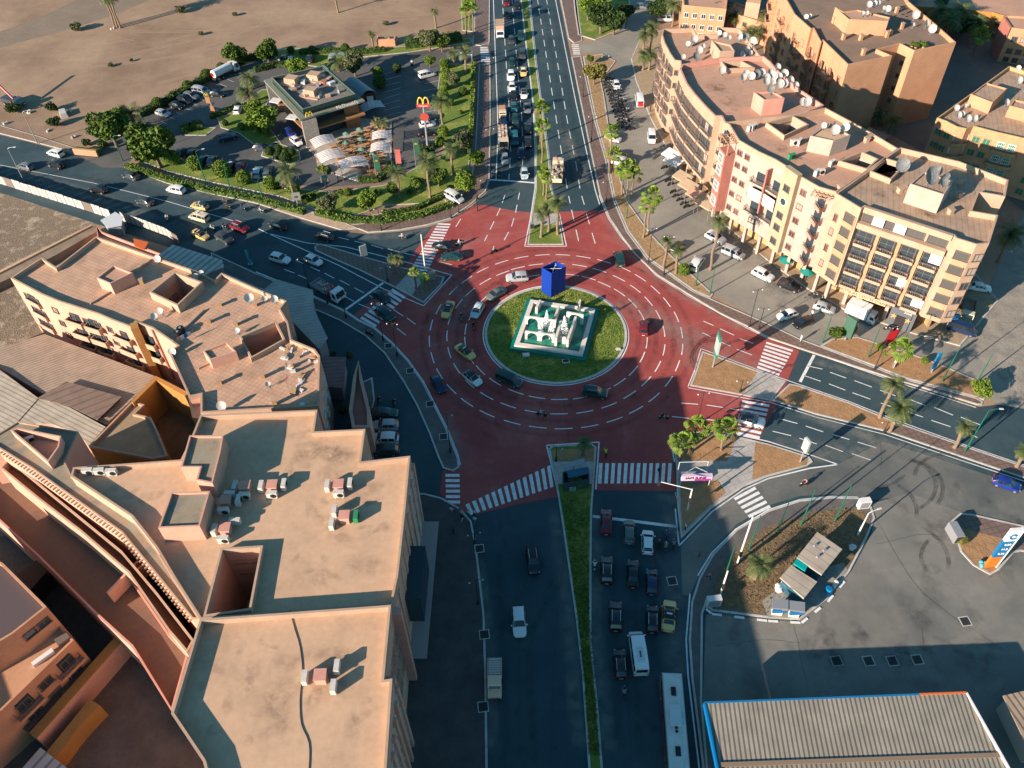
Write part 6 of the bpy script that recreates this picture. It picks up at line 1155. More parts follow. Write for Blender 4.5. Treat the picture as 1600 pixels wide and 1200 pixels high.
for px, hd, c, ty, w, rf in [((600, 646), (12, 0), 'dark green', 'sedan', 'top one of four', None), ((602, 665), (-12, 0), 'silver', 'hatch', 'second of four', None), ((600, 687), (-12, 0), 'white', 'suv', 'third of four', None), ((603, 704), (-12, 0), 'dark green', 'hatch', 'lowest of four', None)]: C(px, hd, c, ty, 'parked in shade beside the arcade, '+w, LP, rf, sc=1.08)
for px, hd, c, ty, w in [((668, 117), (12, -3), 'white', 'van', 'alone in the right car park'), ((671, 184), (12, -2), 'black', 'hatch', 'behind the yellow arches pole'), ((668, 194), (12, -2), 'white', 'hatch', 'between two dark ones right of the terrace'), ((668, 208), (12, -2), 'black', 'suv', 'second from bottom right of the terrace'), ((668, 226), (12, -1), 'black', 'hatch', 'lowest one right of the terrace'), ((453, 207), (7, 6), 'blue', 'hatch', 'in the drive lane'), ((463, 221), (7, 6), 'white', 'hatch', 'in the drive lane behind the blue one'), ((409, 231), (12, 1), 'dark grey', 'hatch', 'parked left of the bush island'), ((255, 177), (12, 3), 'silver', 'hatch', 'first below the field hedge'), ((277, 165), (12, 3), 'black', 'hatch', 'second below the field hedge'), ((289, 157), (12, 3), 'black', 'suv', 'third below the field hedge'), ((299, 151), (12, 3), 'grey', 'suv', 'fourth below the field hedge'), ((315, 143), (12, 2), 'silver', 'van', 'fifth below the field hedge'), ((340, 147), (12, 1), 'black', 'hatch', 'behind the orange totem sign'), ((372, 171), (5, -10), 'white', 'hatch', 'at the curved drive lane'), ((356, 215), (12, -3), 'navy', 'suv', 'alone beside the stepped bays'),
    ((282, 238), (6, -8), 'dark grey', 'hatch', 'first in the hedge row'), ((300, 240), (6, -8), 'black', 'hatch', 'second in the hedge row'), ((318, 250), (6, -8), 'navy', 'hatch', 'third in the hedge row'), ((332, 252), (5, -9), 'dark grey', 'suv', 'fourth in the hedge row'), ((362, 259), (4, -10), 'navy', 'suv', 'fifth in the hedge row'), ((376, 261), (4, -10), 'maroon', 'suv', 'red one in the hedge row'), ((403, 270), (3, -10), 'pale blue', 'suv', 'palest in the hedge row'), ((418, 271), (3, -10), 'grey green', 'suv', 'right of the palest in the hedge row'), ((437, 283), (4, -10), 'dark grey', 'hatch', 'second last in the hedge row'), ((449, 286), (4, -10), 'black', 'hatch', 'last in the hedge row by the date palm'),
    ((444, 91), (3, -8), 'dark grey', 'hatch', 'left of three behind the restaurant'), ((455, 93), (3, -8), 'silver', 'hatch', 'second behind the restaurant'), ((485, 92), (3, -8), 'black', 'suv', 'third behind the restaurant'), ((521, 91), (3, -8), 'silver', 'van', 'left of two vans behind the restaurant'), ((534, 90), (3, -8), 'silver', 'van', 'right of two vans behind the restaurant')]:
    C(px, hd, c, ty, w, PL)
C((710, 309), (11, 6), 'white', 'van', 'with solar panels on its roof on the corner paving', kind_word='van')
# ---- trucks, pickup, bus
def base(name, label, cat, px, hd, grp=None):
    p = W(px[0], px[1], .8); q = W(px[0]+hd[0], px[1]+hd[1], .8); return thing(name, label, cat, (p.x, p.y, .045), math.atan2(q.y-p.y, q.x-p.x), grp)
def cab(t, x, w, h, L, m):
    b = MB(); P = [(x-L/2, .5), (x+L/2, .5), (x+L/2, 1.25), (x+L/2-.35, h), (x-L/2, h)]
    n = len(P)
    for i in range(n): a_, c = P[i], P[(i+1) % n]; b.face([(a_[0], -w/2, a_[1]), (c[0], -w/2, c[1]), (c[0], w/2, c[1]), (a_[0], w/2, a_[1])])
    b.face([(p[0], -w/2, p[1]) for p in P]); b.face([(p[0], w/2, p[1]) for p in P][::-1]); b.build('cab', m, t)
    b = MB(); x1, z1, x2, z2 = x+L/2+.01, 1.32, x+L/2-.31, h-.1; b.face([(x1, -w*.44, z1), (x1, w*.44, z1), (x2+.02, w*.42, z2), (x2+.02, -w*.42, z2)]); b.build('windscreen', m_cglass, t)
    for s in (-1, 1): b = MB(); b.face([(x+L/2-.2, s*(w/2+.01), 1.3), (x+L/2-.42, s*(w/2+.01), h-.2), (x-L*.2, s*(w/2+.01), h-.2), (x-L*.2, s*(w/2+.01), 1.3)]); b.build('side_window', m_cglass, t); b = MB(); b.box((x+L/2+.01, s*w*.36, .8), (.08, .3, .2)); b.build('headlight', m_lamp, t)
def chassis(t, L, w, xs, r=.42):
    b = MB(); b.box((0, 0, .62), (L, w*.7, .22)); b.build('chassis', m_trim, t); add_wheels(t, xs, w/2-.18, r, .26)
def bed(t, x, L, w, m, z=.95, hh=.5, name='cargo_bed'):
    b = MB(); b.box((x, 0, z), (L, w, .1)); 
    for s in (-1, 1): b.box((x, s*(w/2-.03), z+.05+hh/2), (L, .06, hh)); b.box((x+s*(L/2-.03), 0, z+.05+hh/2), (.06, w-.13, hh))
    b.build(name, m, t)
m_cargo = mat('mixed_cargo', (0.35, 0.30, 0.28), .9, (0.08, 0.09, 0.12), 3.5, coords='obj', c3=(.45, .36, .26))
t = base('flatbed_truck', 'white flatbed truck with a red crane at the west stop line', 'truck', (513, 455), (15, 9)); pw = paint(PAL['white'])
chassis(t, 7.6, 2.3, (-2.4, 2.7)); cab(t, 2.9, 2.3, 2.5, 1.7, pw); bed(t, -1.5, 4.6, 2.35, mat('grey_bed', (.30, .30, .30), .8)); b = MB(); b.box((1.35, 0, 1.4), (.7, 1.8, 1.2)); b.tube([(1.3, 0, 2.0), (1.3, 0, 2.9), (1.0, .7, 2.5), (1.2, -.8, 2.7)], .14, 6); b.build('crane', paint((.4, .03, .04)), t); b = MB(); b.box((-2, .3, 1.25), (1.8, 1.0, .5)); b.box((-.4, -.4, 1.2), (1.0, .8, .4), .3); b.build('cargo', m_cargo, t)
t = base('box_truck', 'white box truck at the left of the north queue', 'truck', (781, 50), (1, 14)); chassis(t, 6.6, 2.2, (-1.9, 2.3)); cab(t, 2.4, 2.1, 2.2, 1.6, pw); b = MB(); b.box((-1.0, 0, 1.95), (4.6, 2.3, 2.2)); b.build('cargo_box', m_cream, t)
t = base('stake_truck', 'white truck stacked with crates in the north queue', 'truck', (786, 218), (1, 14)); chassis(t, 8.6, 2.4, (-2.8, 3.0)); cab(t, 3.2, 2.3, 2.6, 1.9, paint(PAL['cream'])); bed(t, -1.2, 6.0, 2.4, mat('teal_rail', (.08, .22, .22), .7), hh=1.2)
for i in range(7):
    for j in range(3): b = MB(); b.box((-3.7+i*.82, -.75+j*.75, 1.9+.12*((i*j) % 2)), (.66, .6, .8+.3*((i+j) % 2))); tag(b.build('crate', [m_white_r, m_orange, m_ac][(i+j) % 3], t))
t = base('pickup_truck', 'cream pickup with an orange load in the north queue', 'truck', (785, 176), (1, 14)); chassis(t, 4.8, 1.8, (-1.5, 1.6), .34); cab(t, .9, 1.75, 1.7, 1.5, paint(PAL['cream'])); b = MB(); b.box((1.95, 0, .85), (.8, 1.7, .6)); b.build('bonnet', paint(PAL['cream']), t); bed(t, -1.2, 2.4, 1.8, paint(PAL['cream']), .8, .4); b = MB(); b.box((-1.2, 0, 1.2), (2.1, 1.5, .7)); b.build('cargo', mat('orange_load', (.5, .25, .12), .9), t)
t = base('open_truck', 'cream open truck heaped with cargo and people heading north', 'truck', (871, 271), (1, -14)); chassis(t, 8.0, 2.5, (-2.6, 2.8)); cab(t, 3.1, 2.4, 2.6, 1.8, paint(PAL['cream'])); bed(t, -1.0, 5.8, 2.5, paint(PAL['cream']), hh=.9); b = MB(); r = random.Random(2)
for i in range(26): b.box((r.uniform(-3.6, 1.6), r.uniform(-1, 1), 1.5+r.uniform(0, .8)), (r.uniform(.3, .9), r.uniform(.3, .8), r.uniform(.3, .7)), r.uniform(0, 3))
b.build('cargo', m_cargo, t); b = MB(); b.tube([(1.9, 0, 2.2), (2.2, .2, 3.3), (3.4, .5, 3.0)], .14, 6); b.build('loading_arm', paint((.4, .03, .04)), t)
t = base('tanker_truck', 'white vacuum tanker truck parked by the field hedge', 'truck', (352, 114), (10, -5)); chassis(t, 8.2, 2.4, (-2.8, -1.6, 2.9)); cab(t, 3.2, 2.3, 2.6, 1.7, pw); b = MB(); b.tube([(-3.9, 0, 1.9), (-3.7, 0, 1.9), (1.9, 0, 1.9), (2.1, 0, 1.9)], [.6, 1.05, 1.05, .6], 14); b.build('tank', pw, t); b = MB(); b.tube([(-3.9, 0, 1.9), (-4.1, 0, 1.9)], .5, 10); b.build('rear_valve', m_tail, t)
t = base('open_truck', 'rusty cream open truck parked in shade at the apartment corner', 'truck', (1512, 486), (-3, 14)); chassis(t, 6.0, 2.1, (-1.8, 2.0)); cab(t, 2.2, 2.0, 2.1, 1.5, paint(PAL['cream'])); bed(t, -.9, 3.9, 2.1, mat('rusty_bed', (.3, .22, .16), .9))
t = base('box_truck', 'white box trailer truck below the apartment sign board', 'truck', (1346, 492), (12, 5)); chassis(t, 5.4, 2.1, (-1.6, 1.9)); cab(t, 2.0, 2.0, 2.1, 1.4, pw); b = MB(); b.box((-.8, 0, 1.9), (3.9, 2.2, 2.3)); b.build('cargo_box', pw, t)
t = base('pickup_truck', 'sand coloured pickup with ribbed bed cover on the dark road', 'truck', (773, 1061), (0, 14)); body, parts = car_meshes('sedan', PAL['sand']); chassis(t, 5.0, 1.85, (-1.5, 1.65), .37); cab(t, .75, 1.75, 1.75, 1.6, paint(PAL['sand'])); b = MB(); b.box((1.95, 0, .85), (1.1, 1.75, .55)); b.build('bonnet', paint(PAL['sand']), t); bed(t, -1.35, 2.6, 1.85, paint(PAL['sand']), .75, .4)
for k in range(8): b = MB(); b.box((-2.45+k*.32, 0, 1.22), (.16, 1.5, .05)); b.build('cover_slat', m_alum, t)
t = base('city_bus', 'grey and red city bus at the bottom edge of the south queue', 'bus', (1052, 1138), (-3, -40)); b = MB(); b.box((0, 0, 1.75), (12, 2.5, 2.7)); b.build('body', paint((.30, .30, .29)), t); b = MB(); b.box((0, 0, 3.13), (11.8, 2.3, .06)); b.build('roof', mat('bus_roof', (.66, .63, .58), .7, (.55, .53, .48), 1, coords='obj'), t)
for s in (-1, 1): b = MB(); b.box((0, s*1.26, .95), (9, .03, .9)); b.build('red_stripe', paint((.35, .03, .03)), t); b = MB(); b.box((0, s*1.26, 2.1), (11, .04, 1.0)); b.build('side_window', m_cglass, t)
for x, L, m in ((3.6, 1.1, m_black), (-3.6, 1.1, m_black)): b = MB(); b.box((x, 0, 3.2), (L, .6, .12)); b.build('roof_hatch', m, t)
b = MB(); b.box((.6, 0, 3.3), (2.6, 1.4, .28)); b.build('air_unit', m_alum, t)
for k in range(3): b = MB(); b.tube([(-1.3+k*.45, 0, 3.2), (-1.3+k*.45, 0, 3.3)], .18, 8); b.build('roof_fan', m_black, t)
b = MB(); b.box((6.01, 0, 1.9), (.04, 2.2, 1.5)); b.build('windscreen', m_cglass, t); add_wheels(t, (-3.6, 3.8), 1.13, .48, .28)
# ---- people and motorcycles
m_skin = mat('skin', (0.30, 0.17, 0.10), .7); m_hair = mat('hair', (.015, .012, .01), .8)
def person_mesh(pose, top, leg, hat=None):
    def mk():
        J = {'stand': dict(hip=(0, 0, .92), ch=(0, 0, 1.38), nk=(0, 0, 1.52), hd=(.02, 0, 1.68), el=(.03, .27, 1.12), ha=(.1, .27, .86), kn=(.03, .11, .5), ft=(0, .12, .06), to=(.16, .13, .04), kn2=(.0, -.11, .5), ft2=(-.02, -.12, .06), to2=(.14, -.13, .04), el2=(.0, -.27, 1.12), ha2=(.06, -.27, .86)),
             'walk': dict(hip=(0, 0, .90), ch=(.04, 0, 1.36), nk=(.06, 0, 1.50), hd=(.09, 0, 1.66), el=(-.1, .26, 1.12), ha=(.02, .28, .88), kn=(.2, .1, .5), ft=(.32, .1, .08), to=(.47, .1, .1), kn2=(-.04, -.1, .48), ft2=(-.32, -.1, .12), to2=(-.2, -.1, .04), el2=(.16, -.25, 1.12), ha2=(.32, -.22, .98)),
             'ride': dict(hip=(-.25, 0, .86), ch=(-.08, 0, 1.30), nk=(-.03, 0, 1.44), hd=(.02, 0, 1.60), el=(.12, .27, 1.12), ha=(.42, .28, 1.08), kn=(.14, .2, .72), ft=(.05, .22, .32), to=(.2, .24, .28), kn2=(.14, -.2, .72), ft2=(.05, -.22, .32), to2=(.2, -.24, .28), el2=(.12, -.27, 1.12), ha2=(.42, -.28, 1.08))}[pose]
        j = J; V = [j['hip'], (j['hip'][0]*.5+j['ch'][0]*.5, 0, (j['hip'][2]+j['ch'][2])/2), j['ch'], j['nk'], j['hd'], (j['hd'][0], 0, j['hd'][2]+.12)]
        Rr = [(.15, .12), (.14, .11), (.17, .12), (.06, .06), (.10, .095), (.07, .07)]; E_ = [(0, 1), (1, 2), (2, 3), (3, 4), (4, 5)]
        for s, e_, h_, k_, f_, t_ in ((1, 'el', 'ha', 'kn', 'ft', 'to'), (-1, 'el2', 'ha2', 'kn2', 'ft2', 'to2')):
            n0 = len(V); V.append((j['ch'][0], s*.19, j['ch'][2]+.04)); V.append(j[e_]); V.append(j[h_]); hx, hy, hz = j[h_]; V.append((hx+.05, hy-s*.02, hz-.07)); V.append((hx+.07, hy, hz-.04))
            Rr += [(.07, .07), (.05, .05), (.035, .035), (.03, .02), (.012, .012)]; E_ += [(2, n0), (n0, n0+1), (n0+1, n0+2), (n0+2, n0+3), (n0+2, n0+4)]
            n1 = len(V); V += [(j['hip'][0], s*.10, j['hip'][2]-.08), j[k_], j[f_], j[t_]]; Rr += [(.10, .10), (.07, .07), (.05, .05), (.04, .035)]; E_ += [(0, n1), (n1, n1+1), (n1+1, n1+2), (n1+2, n1+3)]
        me = bpy.data.meshes.new('p'); me.from_pydata(V, E_, []); o = bpy.data.objects.new('p', me); COL.objects.link(o); md = o.modifiers.new('s', 'SKIN')
        for i, v in enumerate(me.skin_vertices[0].data): v.radius = Rr[i]; v.use_root = (i == 0)
        sb = o.modifiers.new('d', 'SUBSURF'); sb.levels = 1; dg = bpy.context.evaluated_depsgraph_get(); m2 = bpy.data.meshes.new_from_object(o.evaluated_get(dg)); bpy.data.objects.remove(o)
        m2.materials.clear(); [m2.materials.append(m) for m in (top, leg, m_skin, hat or m_hair)]
        for p in m2.polygons:
            c = p.center; k = 0
            if c.z < j['hip'][2]+.02 and abs(c.y) < .26 and (pose != 'ride' or c.z < .9): k = 1
            if c.z > j['nk'][2]+.01: k = 2
            if c.z > j['hd'][2]+.02 or (c.z > j['hd'][2]-.06 and c.x < j['hd'][0]-.04): k = 3
            for q in ('ha', 'ha2'):
                if (c-Vector(j[q])).length < .1: k = 2
            if c.z < .1 and pose != 'ride': k = 3
            p.material_index = k
        m2.shade_smooth(); m2.name = 'person'; return m2
    return cached(('person', pose, top.name, leg.name, hat.name if hat else ''), mk)
cloth = {n_: mat('cloth_'+n_.replace(' ', '_'), c, .9) for n_, c in {'white': (.6, .6, .57), 'black': (.015, .015, .02), 'blue': (.03, .08, .25), 'red': (.35, .03, .03), 'grey': (.2, .2, .2), 'yellow': (.6, .55, .05), 'brown': (.18, .1, .06), 'pink': (.5, .2, .22)}.items()}
def person(loc, rz, pose, top, leg, label, grp=None, helmet=None):
    o = obj('person', person_mesh(pose, cloth[top], cloth[leg], cloth[helmet] if helmet else None)); o.location = loc; o.rotation_euler = (0, 0, rz); return tag(o, label, 'person', grp)
def moto_parts(col):
    def mk():
        f = MB(); f.tube([(-.45, 0, .55), (-.1, 0, .45), (.2, 0, .5), (.45, 0, .8)], [.06, .1, .1, .05], 6); f.box((-.05, 0, .38), (.4, .2, .3)); f.tube([(.42, 0, .92), (.62, 0, .3)], .04, 5); f.tube([(-.2, .06, .35), (-.6, .1, .3)], .05, 5); f.tube([(.4, -.34, 1.0), (.42, 0, .95), (.4, .34, 1.0)], .025, 5)
        t_ = MB(); t_.ball((.12, 0, .75), (.27, .14, .13), 0, 8, 5); t_.box((.56, 0, .72), (.12, .22, .22)); t_.box((-.6, 0, .62), (.35, .16, .05)); s = MB(); s.box((-.3, 0, .78), (.6, .26, .1), 0, 0, .85)
        w = MB(); w.tube([(0, -.05, 0), (0, .05, 0)], .29, 14); h = MB(); h.tube([(.64, 0, .8), (.72, 0, .8)], .08, 8)
        return f.mesh('frame', m_trim), t_.mesh('tank', paint(col)), s.mesh('seat', m_black), w.mesh('wheel', m_tyre), h.mesh('headlight', m_lamp)
    return cached(('moto', tuple(col)), mk)
def moto(px, hd, colr, where, rider=None, grp=None, word='motorcycle'):
    p = W(px[0], px[1], .3); q = W(px[0]+hd[0], px[1]+hd[1], .3); rz = math.atan2(q.y-p.y, q.x-p.x)
    t = thing('motorcycle', f'{colr} {word} {where}', 'motorcycle', (p.x, p.y, .05), rz, grp); f, tk, s, w, h = moto_parts(PAL[colr])
    obj('frame', f, t); obj('tank', tk, t); obj('seat', s, t); obj('headlight', h, t)
    for x in (-.62, .62): o = obj('wheel', w, t); o.location = (x, 0, .29)
    if rider: person((p.x, p.y, .05), rz, 'ride', rider[0], rider[1], f'rider in {rider[0]}, {colr} {word} {where}', None, rider[2] if len(rider) > 2 else None)
    return t
for px, hd, c, w, rd in [((721, 498), (1, 12), 'black', 'left of two west of the island', ('black', 'grey', 'white')), ((740, 512), (1, 12), 'black', 'right of two west of the island', ('black', 'black', 'grey')), ((846, 648), (12, 2), 'black', 'south of the island on the dashes', ('white', 'grey')), ((1037, 653), (12, 1), 'silver', 'heading east near the southeast island', ('black', 'grey')), ((772, 394), (10, -4), 'dark grey', 'north of the roundabout centre', ('grey', 'black', 'white')), ((718, 382), (12, -2), 'silver', 'right of the black car at the west zebra', ('white', 'grey', 'white')), ((946, 709), (-2, -12), 'black', 'with yellow vest rider by the south median', ('yellow', 'black')), ((1257, 757), (-12, 3), 'black', 'on the southeast slip road', ('sand' if False else 'pink', 'black')), ((1030, 853), (0, -12), 'maroon', 'at the south stop line, red box', ('black', 'black')), ((1041, 838), (0, -12), 'black', 'first at the south stop line', ('blue', 'black', 'black')), ((1040, 856), (0, -12), 'grey', 'behind the blue rider', ('grey', 'grey', 'white')), ((1052, 852), (0, -12), 'black', 'rightmost at the south stop line', ('grey', 'black')), ((929, 885), (0, -12), 'white', 'beside the south median kerb', ('white', 'black')), ((351, 316), (11, 4), 'dark grey', 'first of three along the west road verge', ('grey', 'black')), ((356, 325), (11, 4), 'black', 'second of three along the west road verge', ('brown', 'black')), ((379, 328), (11, 3), 'navy', 'in blue between the verge riders', ('blue', 'black')), ((408, 331), (11, 2), 'silver', 'third of three along the west road verge', ('white', 'grey')), ((332, 358), (10, 5), 'pale blue', 'left of the roof rack car', ('white', 'grey')), ((350, 356), (10, 5), 'navy', 'just left of the roof rack car', ('blue', 'grey')), ((262, 343), (2, 10), 'black', 'alone near the hoarding', ('white', 'black')), ((788, 238), (1, 12), 'black', 'at the front of the north left lane', ('grey', 'black')), ((770, 274), (1, 12), 'black', 'left at the north stop line', ('white', 'brown')), ((780, 275), (1, 12), 'black', 'right at the north stop line', ('black', 'black')), ((577, 522), (11, 5), 'dark grey', 'on the shaded west pavement', ('grey', 'black')), ((629, 372), (-12, -1), 'silver', 'pulling a loaded cart at the west exit', ('white', 'brown')), ((592, 628), (3, -10), 'black', 'left by the parked dark car', ('black', 'grey')), ((616, 632), (3, -10), 'navy', 'right by the parked dark car', ('black', 'grey')), ((975, 1083), (0, -12), 'dark grey', 'in the dark behind the south queue', ('grey', 'grey')), ((590, 1), (1, 1), 'black', '', None)][:-1]:
    moto(px, hd, c, w, rd, 'ridden motorcycles')
NM = 0
for i in range(16):
    for j in range(3 if i % 3 else 4):
        x = 937+i*1.7+j*6+rnd.uniform(-1, 1)+8; y = 122+i*5.0+j*1.6; moto((x, y), (12, rnd.uniform(-4, 1)), rnd.choice(['black', 'dark grey', 'navy', 'silver', 'grey']), '', None, 'motorcycles parked in the dense row on the service road')['label'] = 'motorcycle parked in the dense row along the upper service road strip'
for i, (x, y) in enumerate([(1052, 300), (1056, 306), (1062, 312), (1068, 318), (1073, 323), (1044, 282), (1048, 288), (1038, 262)]):
    moto((x, y), (11, -3), rnd.choice(['black', 'dark grey', 'grey']), '', None, 'motorcycles parked under the awnings')['label'] = 'motorcycle parked in the short row under the shop awnings'
for i, (x, y) in enumerate([(1270, 462), (1278, 466), (1388, 515), (1395, 512)]): moto((x, y), (11, 3), 'black' if i % 2 else 'grey', ('left of a pair by the arcade columns', 'right of a pair by the arcade columns', 'left of a pair left of the red carpet', 'right of a pair left of the red carpet')[i], None, 'motorcycles at the apartment entrance')
for i in range(6): moto((520+i*0+rnd.uniform(0, 3)+ (0 if i else 0)+i*2.3, 146+i*2), (11, -3), 'black', '', None, 'motorcycles at the restaurant side')['label'] = 'delivery motorcycle parked behind the restaurant wing' ; 
for x, y, rz, ps, tp, lg, lab in [(978, 194, 0, 'walk', 'white', 'white', 'person in white robe walking on the service road'), (1029, 741, 1.5, 'walk', 'black', 'black', 'person in black walking on the south zebra crossing'), (1267, 496, 0, 'walk', 'white', 'grey', 'person in white beside the parked black car'), (443, 367, 1, 'stand', 'black', 'blue', 'person standing in the west road by the black car'), (1250, 534, 0, 'stand', 'white', 'white', 'person in white on the pavement above the east zebra'), (706, 803, 1, 'walk', 'white', 'grey', 'person in white farthest left at the shaded corner'), (720, 803, 1, 'stand', 'grey', 'white', 'person in grey at the shaded corner, upper left of a pair'), (722, 815, 1, 'walk', 'black', 'white', 'person with pale trousers, lower of a pair at the shaded corner'), (733, 808, 1, 'walk', 'white', 'blue', 'person in white stepping onto the zebra, left'), (741, 807, 1, 'stand', 'white', 'black', 'person in white stepping onto the zebra, right'), (742, 818, 1, 'walk', 'white', 'grey', 'person in white lowest in the crossing group'), (709, 835, 0, 'stand', 'black', 'black', 'person in black alone on the shaded pavement'), (429, 255, 0, 'stand', 'blue', 'black', 'person standing below the dark clipped bushes'), (529, 285, 0, 'walk', 'blue', 'grey', 'person in blue at the restaurant steps'), (524, 279, 1, 'walk', 'black', 'grey', 'person in black at the restaurant steps'), (1582, 392, 2, 'walk', 'red', 'grey', 'person in red in the shade behind the block'), (1578, 397, 2, 'walk', 'blue', 'white', 'person in blue in the shade behind the block'), (1107, 905, 2, 'walk', 'pink', 'black', 'person in pink on the slip road pavement'), (1091, 876, 2, 'walk', 'red', 'grey', 'person in red walking along the slip road'), (667, 442, 0, 'stand', 'white', 'white', 'person in white by the west island cabinet'), (393, 411, 0, 'stand', 'blue', 'grey', 'person near the turquoise pole by the canopy'), (1070, 828, 0, 'stand', 'white', 'black', 'person under the signal mast on the southeast bed')]:
    p = W(x, y); person((p.x, p.y, .13 if not (x in (978, 1029, 443)) else .045), rz, ps, tp, lg, lab)
# ================================================================== fountain, blue box, restaurant, signs, lamps, kiosks
m_tealt = mat('teal_tiles', (0.0, 0.13, 0.10), .5, (0.0, 0.20, 0.15), 2); m_stone = mat('pale_stone', (0.70, 0.64, 0.56), .8, (0.60, 0.54, 0.46), 1.2)
m_water = mat('green_water', (0.0, 0.13, 0.08), .1, (0.03, 0.30, 0.19), .9, bump=.9, spec=.6); m_spray = mat('water_spray', (.85, .88, .88), .6)
m_spray.node_tree.nodes['Principled BSDF'].inputs['Alpha'].default_value = .75
t = thing('fountain', 'square fountain pool with teal tiled rim, white arches and jets', 'fountain', (0, 0, 0))
def zq(px, z): return ccw([(p.x, p.y) for p in PW(px, z)])
o4 = [(824.5, 466), (937, 482), (915, 563), (796, 545)]; r4 = [(826, 467), (933, 483.5), (912, 557), (802, 539)]; i4 = [(832.6, 472), (925, 484.5), (908, 550), (810, 533)]
b = MB(); O = zq(o4, .5); b.ring(O, inset(O, .9), 0, .55); b.build('tiled_rim', m_tealt, t)
O2 = inset(O, .7); b = MB(); b.ring(O2, inset(O2, .8), .1, .95); b.build('stone_rim', m_stone, t)
b = MB(); b.flat(inset(O2, .9), .62); b.build('water', m_water, t)
def fw(A, B, h, th, arches=0, z0=.6, name='arch_wall'):
    A, B = W(*A, z0), W(*B, z0); d = B-A; L = d.length; u = d/L; n = Vector((-u.y, u.x, 0))*th/2; b = MB()
    def P(s, z, sd): q = A+u*s+n*sd; return (q.x, q.y, z)
    cuts = []
    if arches:
        w = L/arches; r = w*.34
        for k in range(arches): cuts.append((w*(k+.5), r))
    xs = [0]; prof = [(0, z0)]
    for c, r in cuts:
        prof.append((c-r, z0)); zc = z0+h*.45
        for j in range(9): a_ = math.pi*(1-j/8); prof.append((c+r*math.cos(a_), zc+r*math.sin(a_)*min(1, (h*.48)/r)))
        prof.append((c+r, z0))
    prof += [(L, z0)]
    for sd in (-1, 1):
        for p, q in zip(prof, prof[1:]):
            if abs(q[0]-p[0]) > 1e-5: b.face([P(p[0], p[1], sd), P(q[0], q[1], sd), P(q[0], z0+h, sd), P(p[0], z0+h, sd)])
    for p, q in zip(prof, prof[1:]): b.face([P(p[0], p[1], -1), P(q[0], q[1], -1), P(q[0], q[1], 1), P(p[0], p[1], 1)])
    b.face([P(0, z0+h, -1), P(L, z0+h, -1), P(L, z0+h, 1), P(0, z0+h, 1)]); 
    for s in (0, L): b.face([P(s, z0, -1), P(s, z0, 1), P(s, z0+h, 1), P(s, z0+h, -1)])
    b.build(name, m_stone, t)
fw((820.5, 529), (866, 535), 1.9, .3, 2); fw((821, 507), (868, 514), 2.2, .3, 2); fw((885, 502), (911, 507), 2.4, .3, 1); fw((868, 533), (884, 537), 1.5, .35, 0, name='stone_wall')
for A, B, h in (((868, 541), (876, 514), 2.0), ((886, 545), (899, 508), 2.2), ((838, 490), (844, 478), 1.5), ((868, 503), (873, 488), 1.7), ((904, 486), (906, 478), 1.6)):
    fw(A, B, h, .42, 0, name='pillar_wall'); 
for (x, y, h, r_) in ((854, 512, 4.2, .7), (861, 526, 3.6, .75), (881, 527, 5.2, .95), (844, 521, 2.2, .6)):
    p = W(x, y, .6); b = MB(); rr = random.Random(int(x)); 
    for k in range(1100):
        f = rr.random(); a_ = rr.uniform(0, 6.28); q = r_*(1-f)**.8*math.sqrt(rr.random())*1.1+.03; leafcard(b, Vector((p.x+q*math.cos(a_), p.y+q*math.sin(a_), .62+h*f)), rr.uniform(.05, .12), rr)
    b.build('water_jet', m_spray, t)
for (x, y, lab) in ((822, 556, 'pale concrete slab on the lawn below the fountain'), (884, 566, 'open pump hatch with a grey lid below the fountain'), (966, 547, 'small pale hatch on the lawn east of the fountain')):
    p = W(x, y); q = thing('hatch', lab, 'hatch', (p.x, p.y, .14), .1); b = MB(); b.box((0, 0, .12), (1.3 if x != 966 else .9, .9 if x != 966 else .5, .24)); b.build('frame', m_kerb, q); b = MB(); b.box((0, 0, .26), (1.0 if x != 966 else .6, .6 if x != 966 else .3, .05)); b.build('lid', m_alum if x != 884 else m_dark, q)
m_blue = mat('blue_panel', (0.003, 0.035, 0.27), .5)
t = thing('blue_box_structure', 'tall open topped blue box standing behind the fountain', 'monument', (0, 0, 0)); bx = zq([(861, 466), (883, 455), (868, 446), (846, 456)], 0); b = MB(); b.ring(bx, inset(bx, .12), .1, 6.0); b.build('panel', m_blue, t); b = MB(); q = [Vector((p[0], p[1], 5.6)) for p in inset(bx, .15)]
b.tube([q[0], q[2]], .06, 5); b.tube([q[1], q[3]], .06, 5); 
for p in q: b.tube([p, (p.x, p.y, .2)], .07, 5)
b.build('inner_brace', m_alum, t); b = MB(); b.flat(inset(bx, .15), .3); b.build('floor', m_dark, t)
# ---- restaurant
m_band = mat('dark_green_band', (0.03, 0.06, 0.05), .6); m_eave = mat('green_beige_eave', (0.17, 0.19, 0.145), .7, (.22, .22, .17), .5); m_wood = mat('orange_wood', (0.36, 0.17, 0.08), .8, (.28, .13, .06), 1); m_rstone = mat('grey_stone_cladding', (.26, .24, .21), .9, (.17, .16, .145), 1.5)
t = thing('fast_food_restaurant', 'flat roofed restaurant with dark green band, wide eaves and rooftop machinery', 'restaurant', (0, 0, 0))
body = zq([(426, 134), (500, 112), (556, 155), (478, 185)], 6.6)
b = MB(); b.prism(inset(body, 1.2), 0, 6.4, top=False); b.build('glazed_wall', m_glass, t)
for px in ((484, 190), (423, 137), (548, 163)):
    p = W(*px, 6.0); b = MB(); b.box((p.x+(.5 if px[0] == 423 else -.5), p.y+1.0, 3.2), (3.4, 3.0, 6.4), R(20)); b.build('stone_pier' if px[0] != 548 else 'wood_pier', m_rstone if px[0] != 548 else m_wood, t)
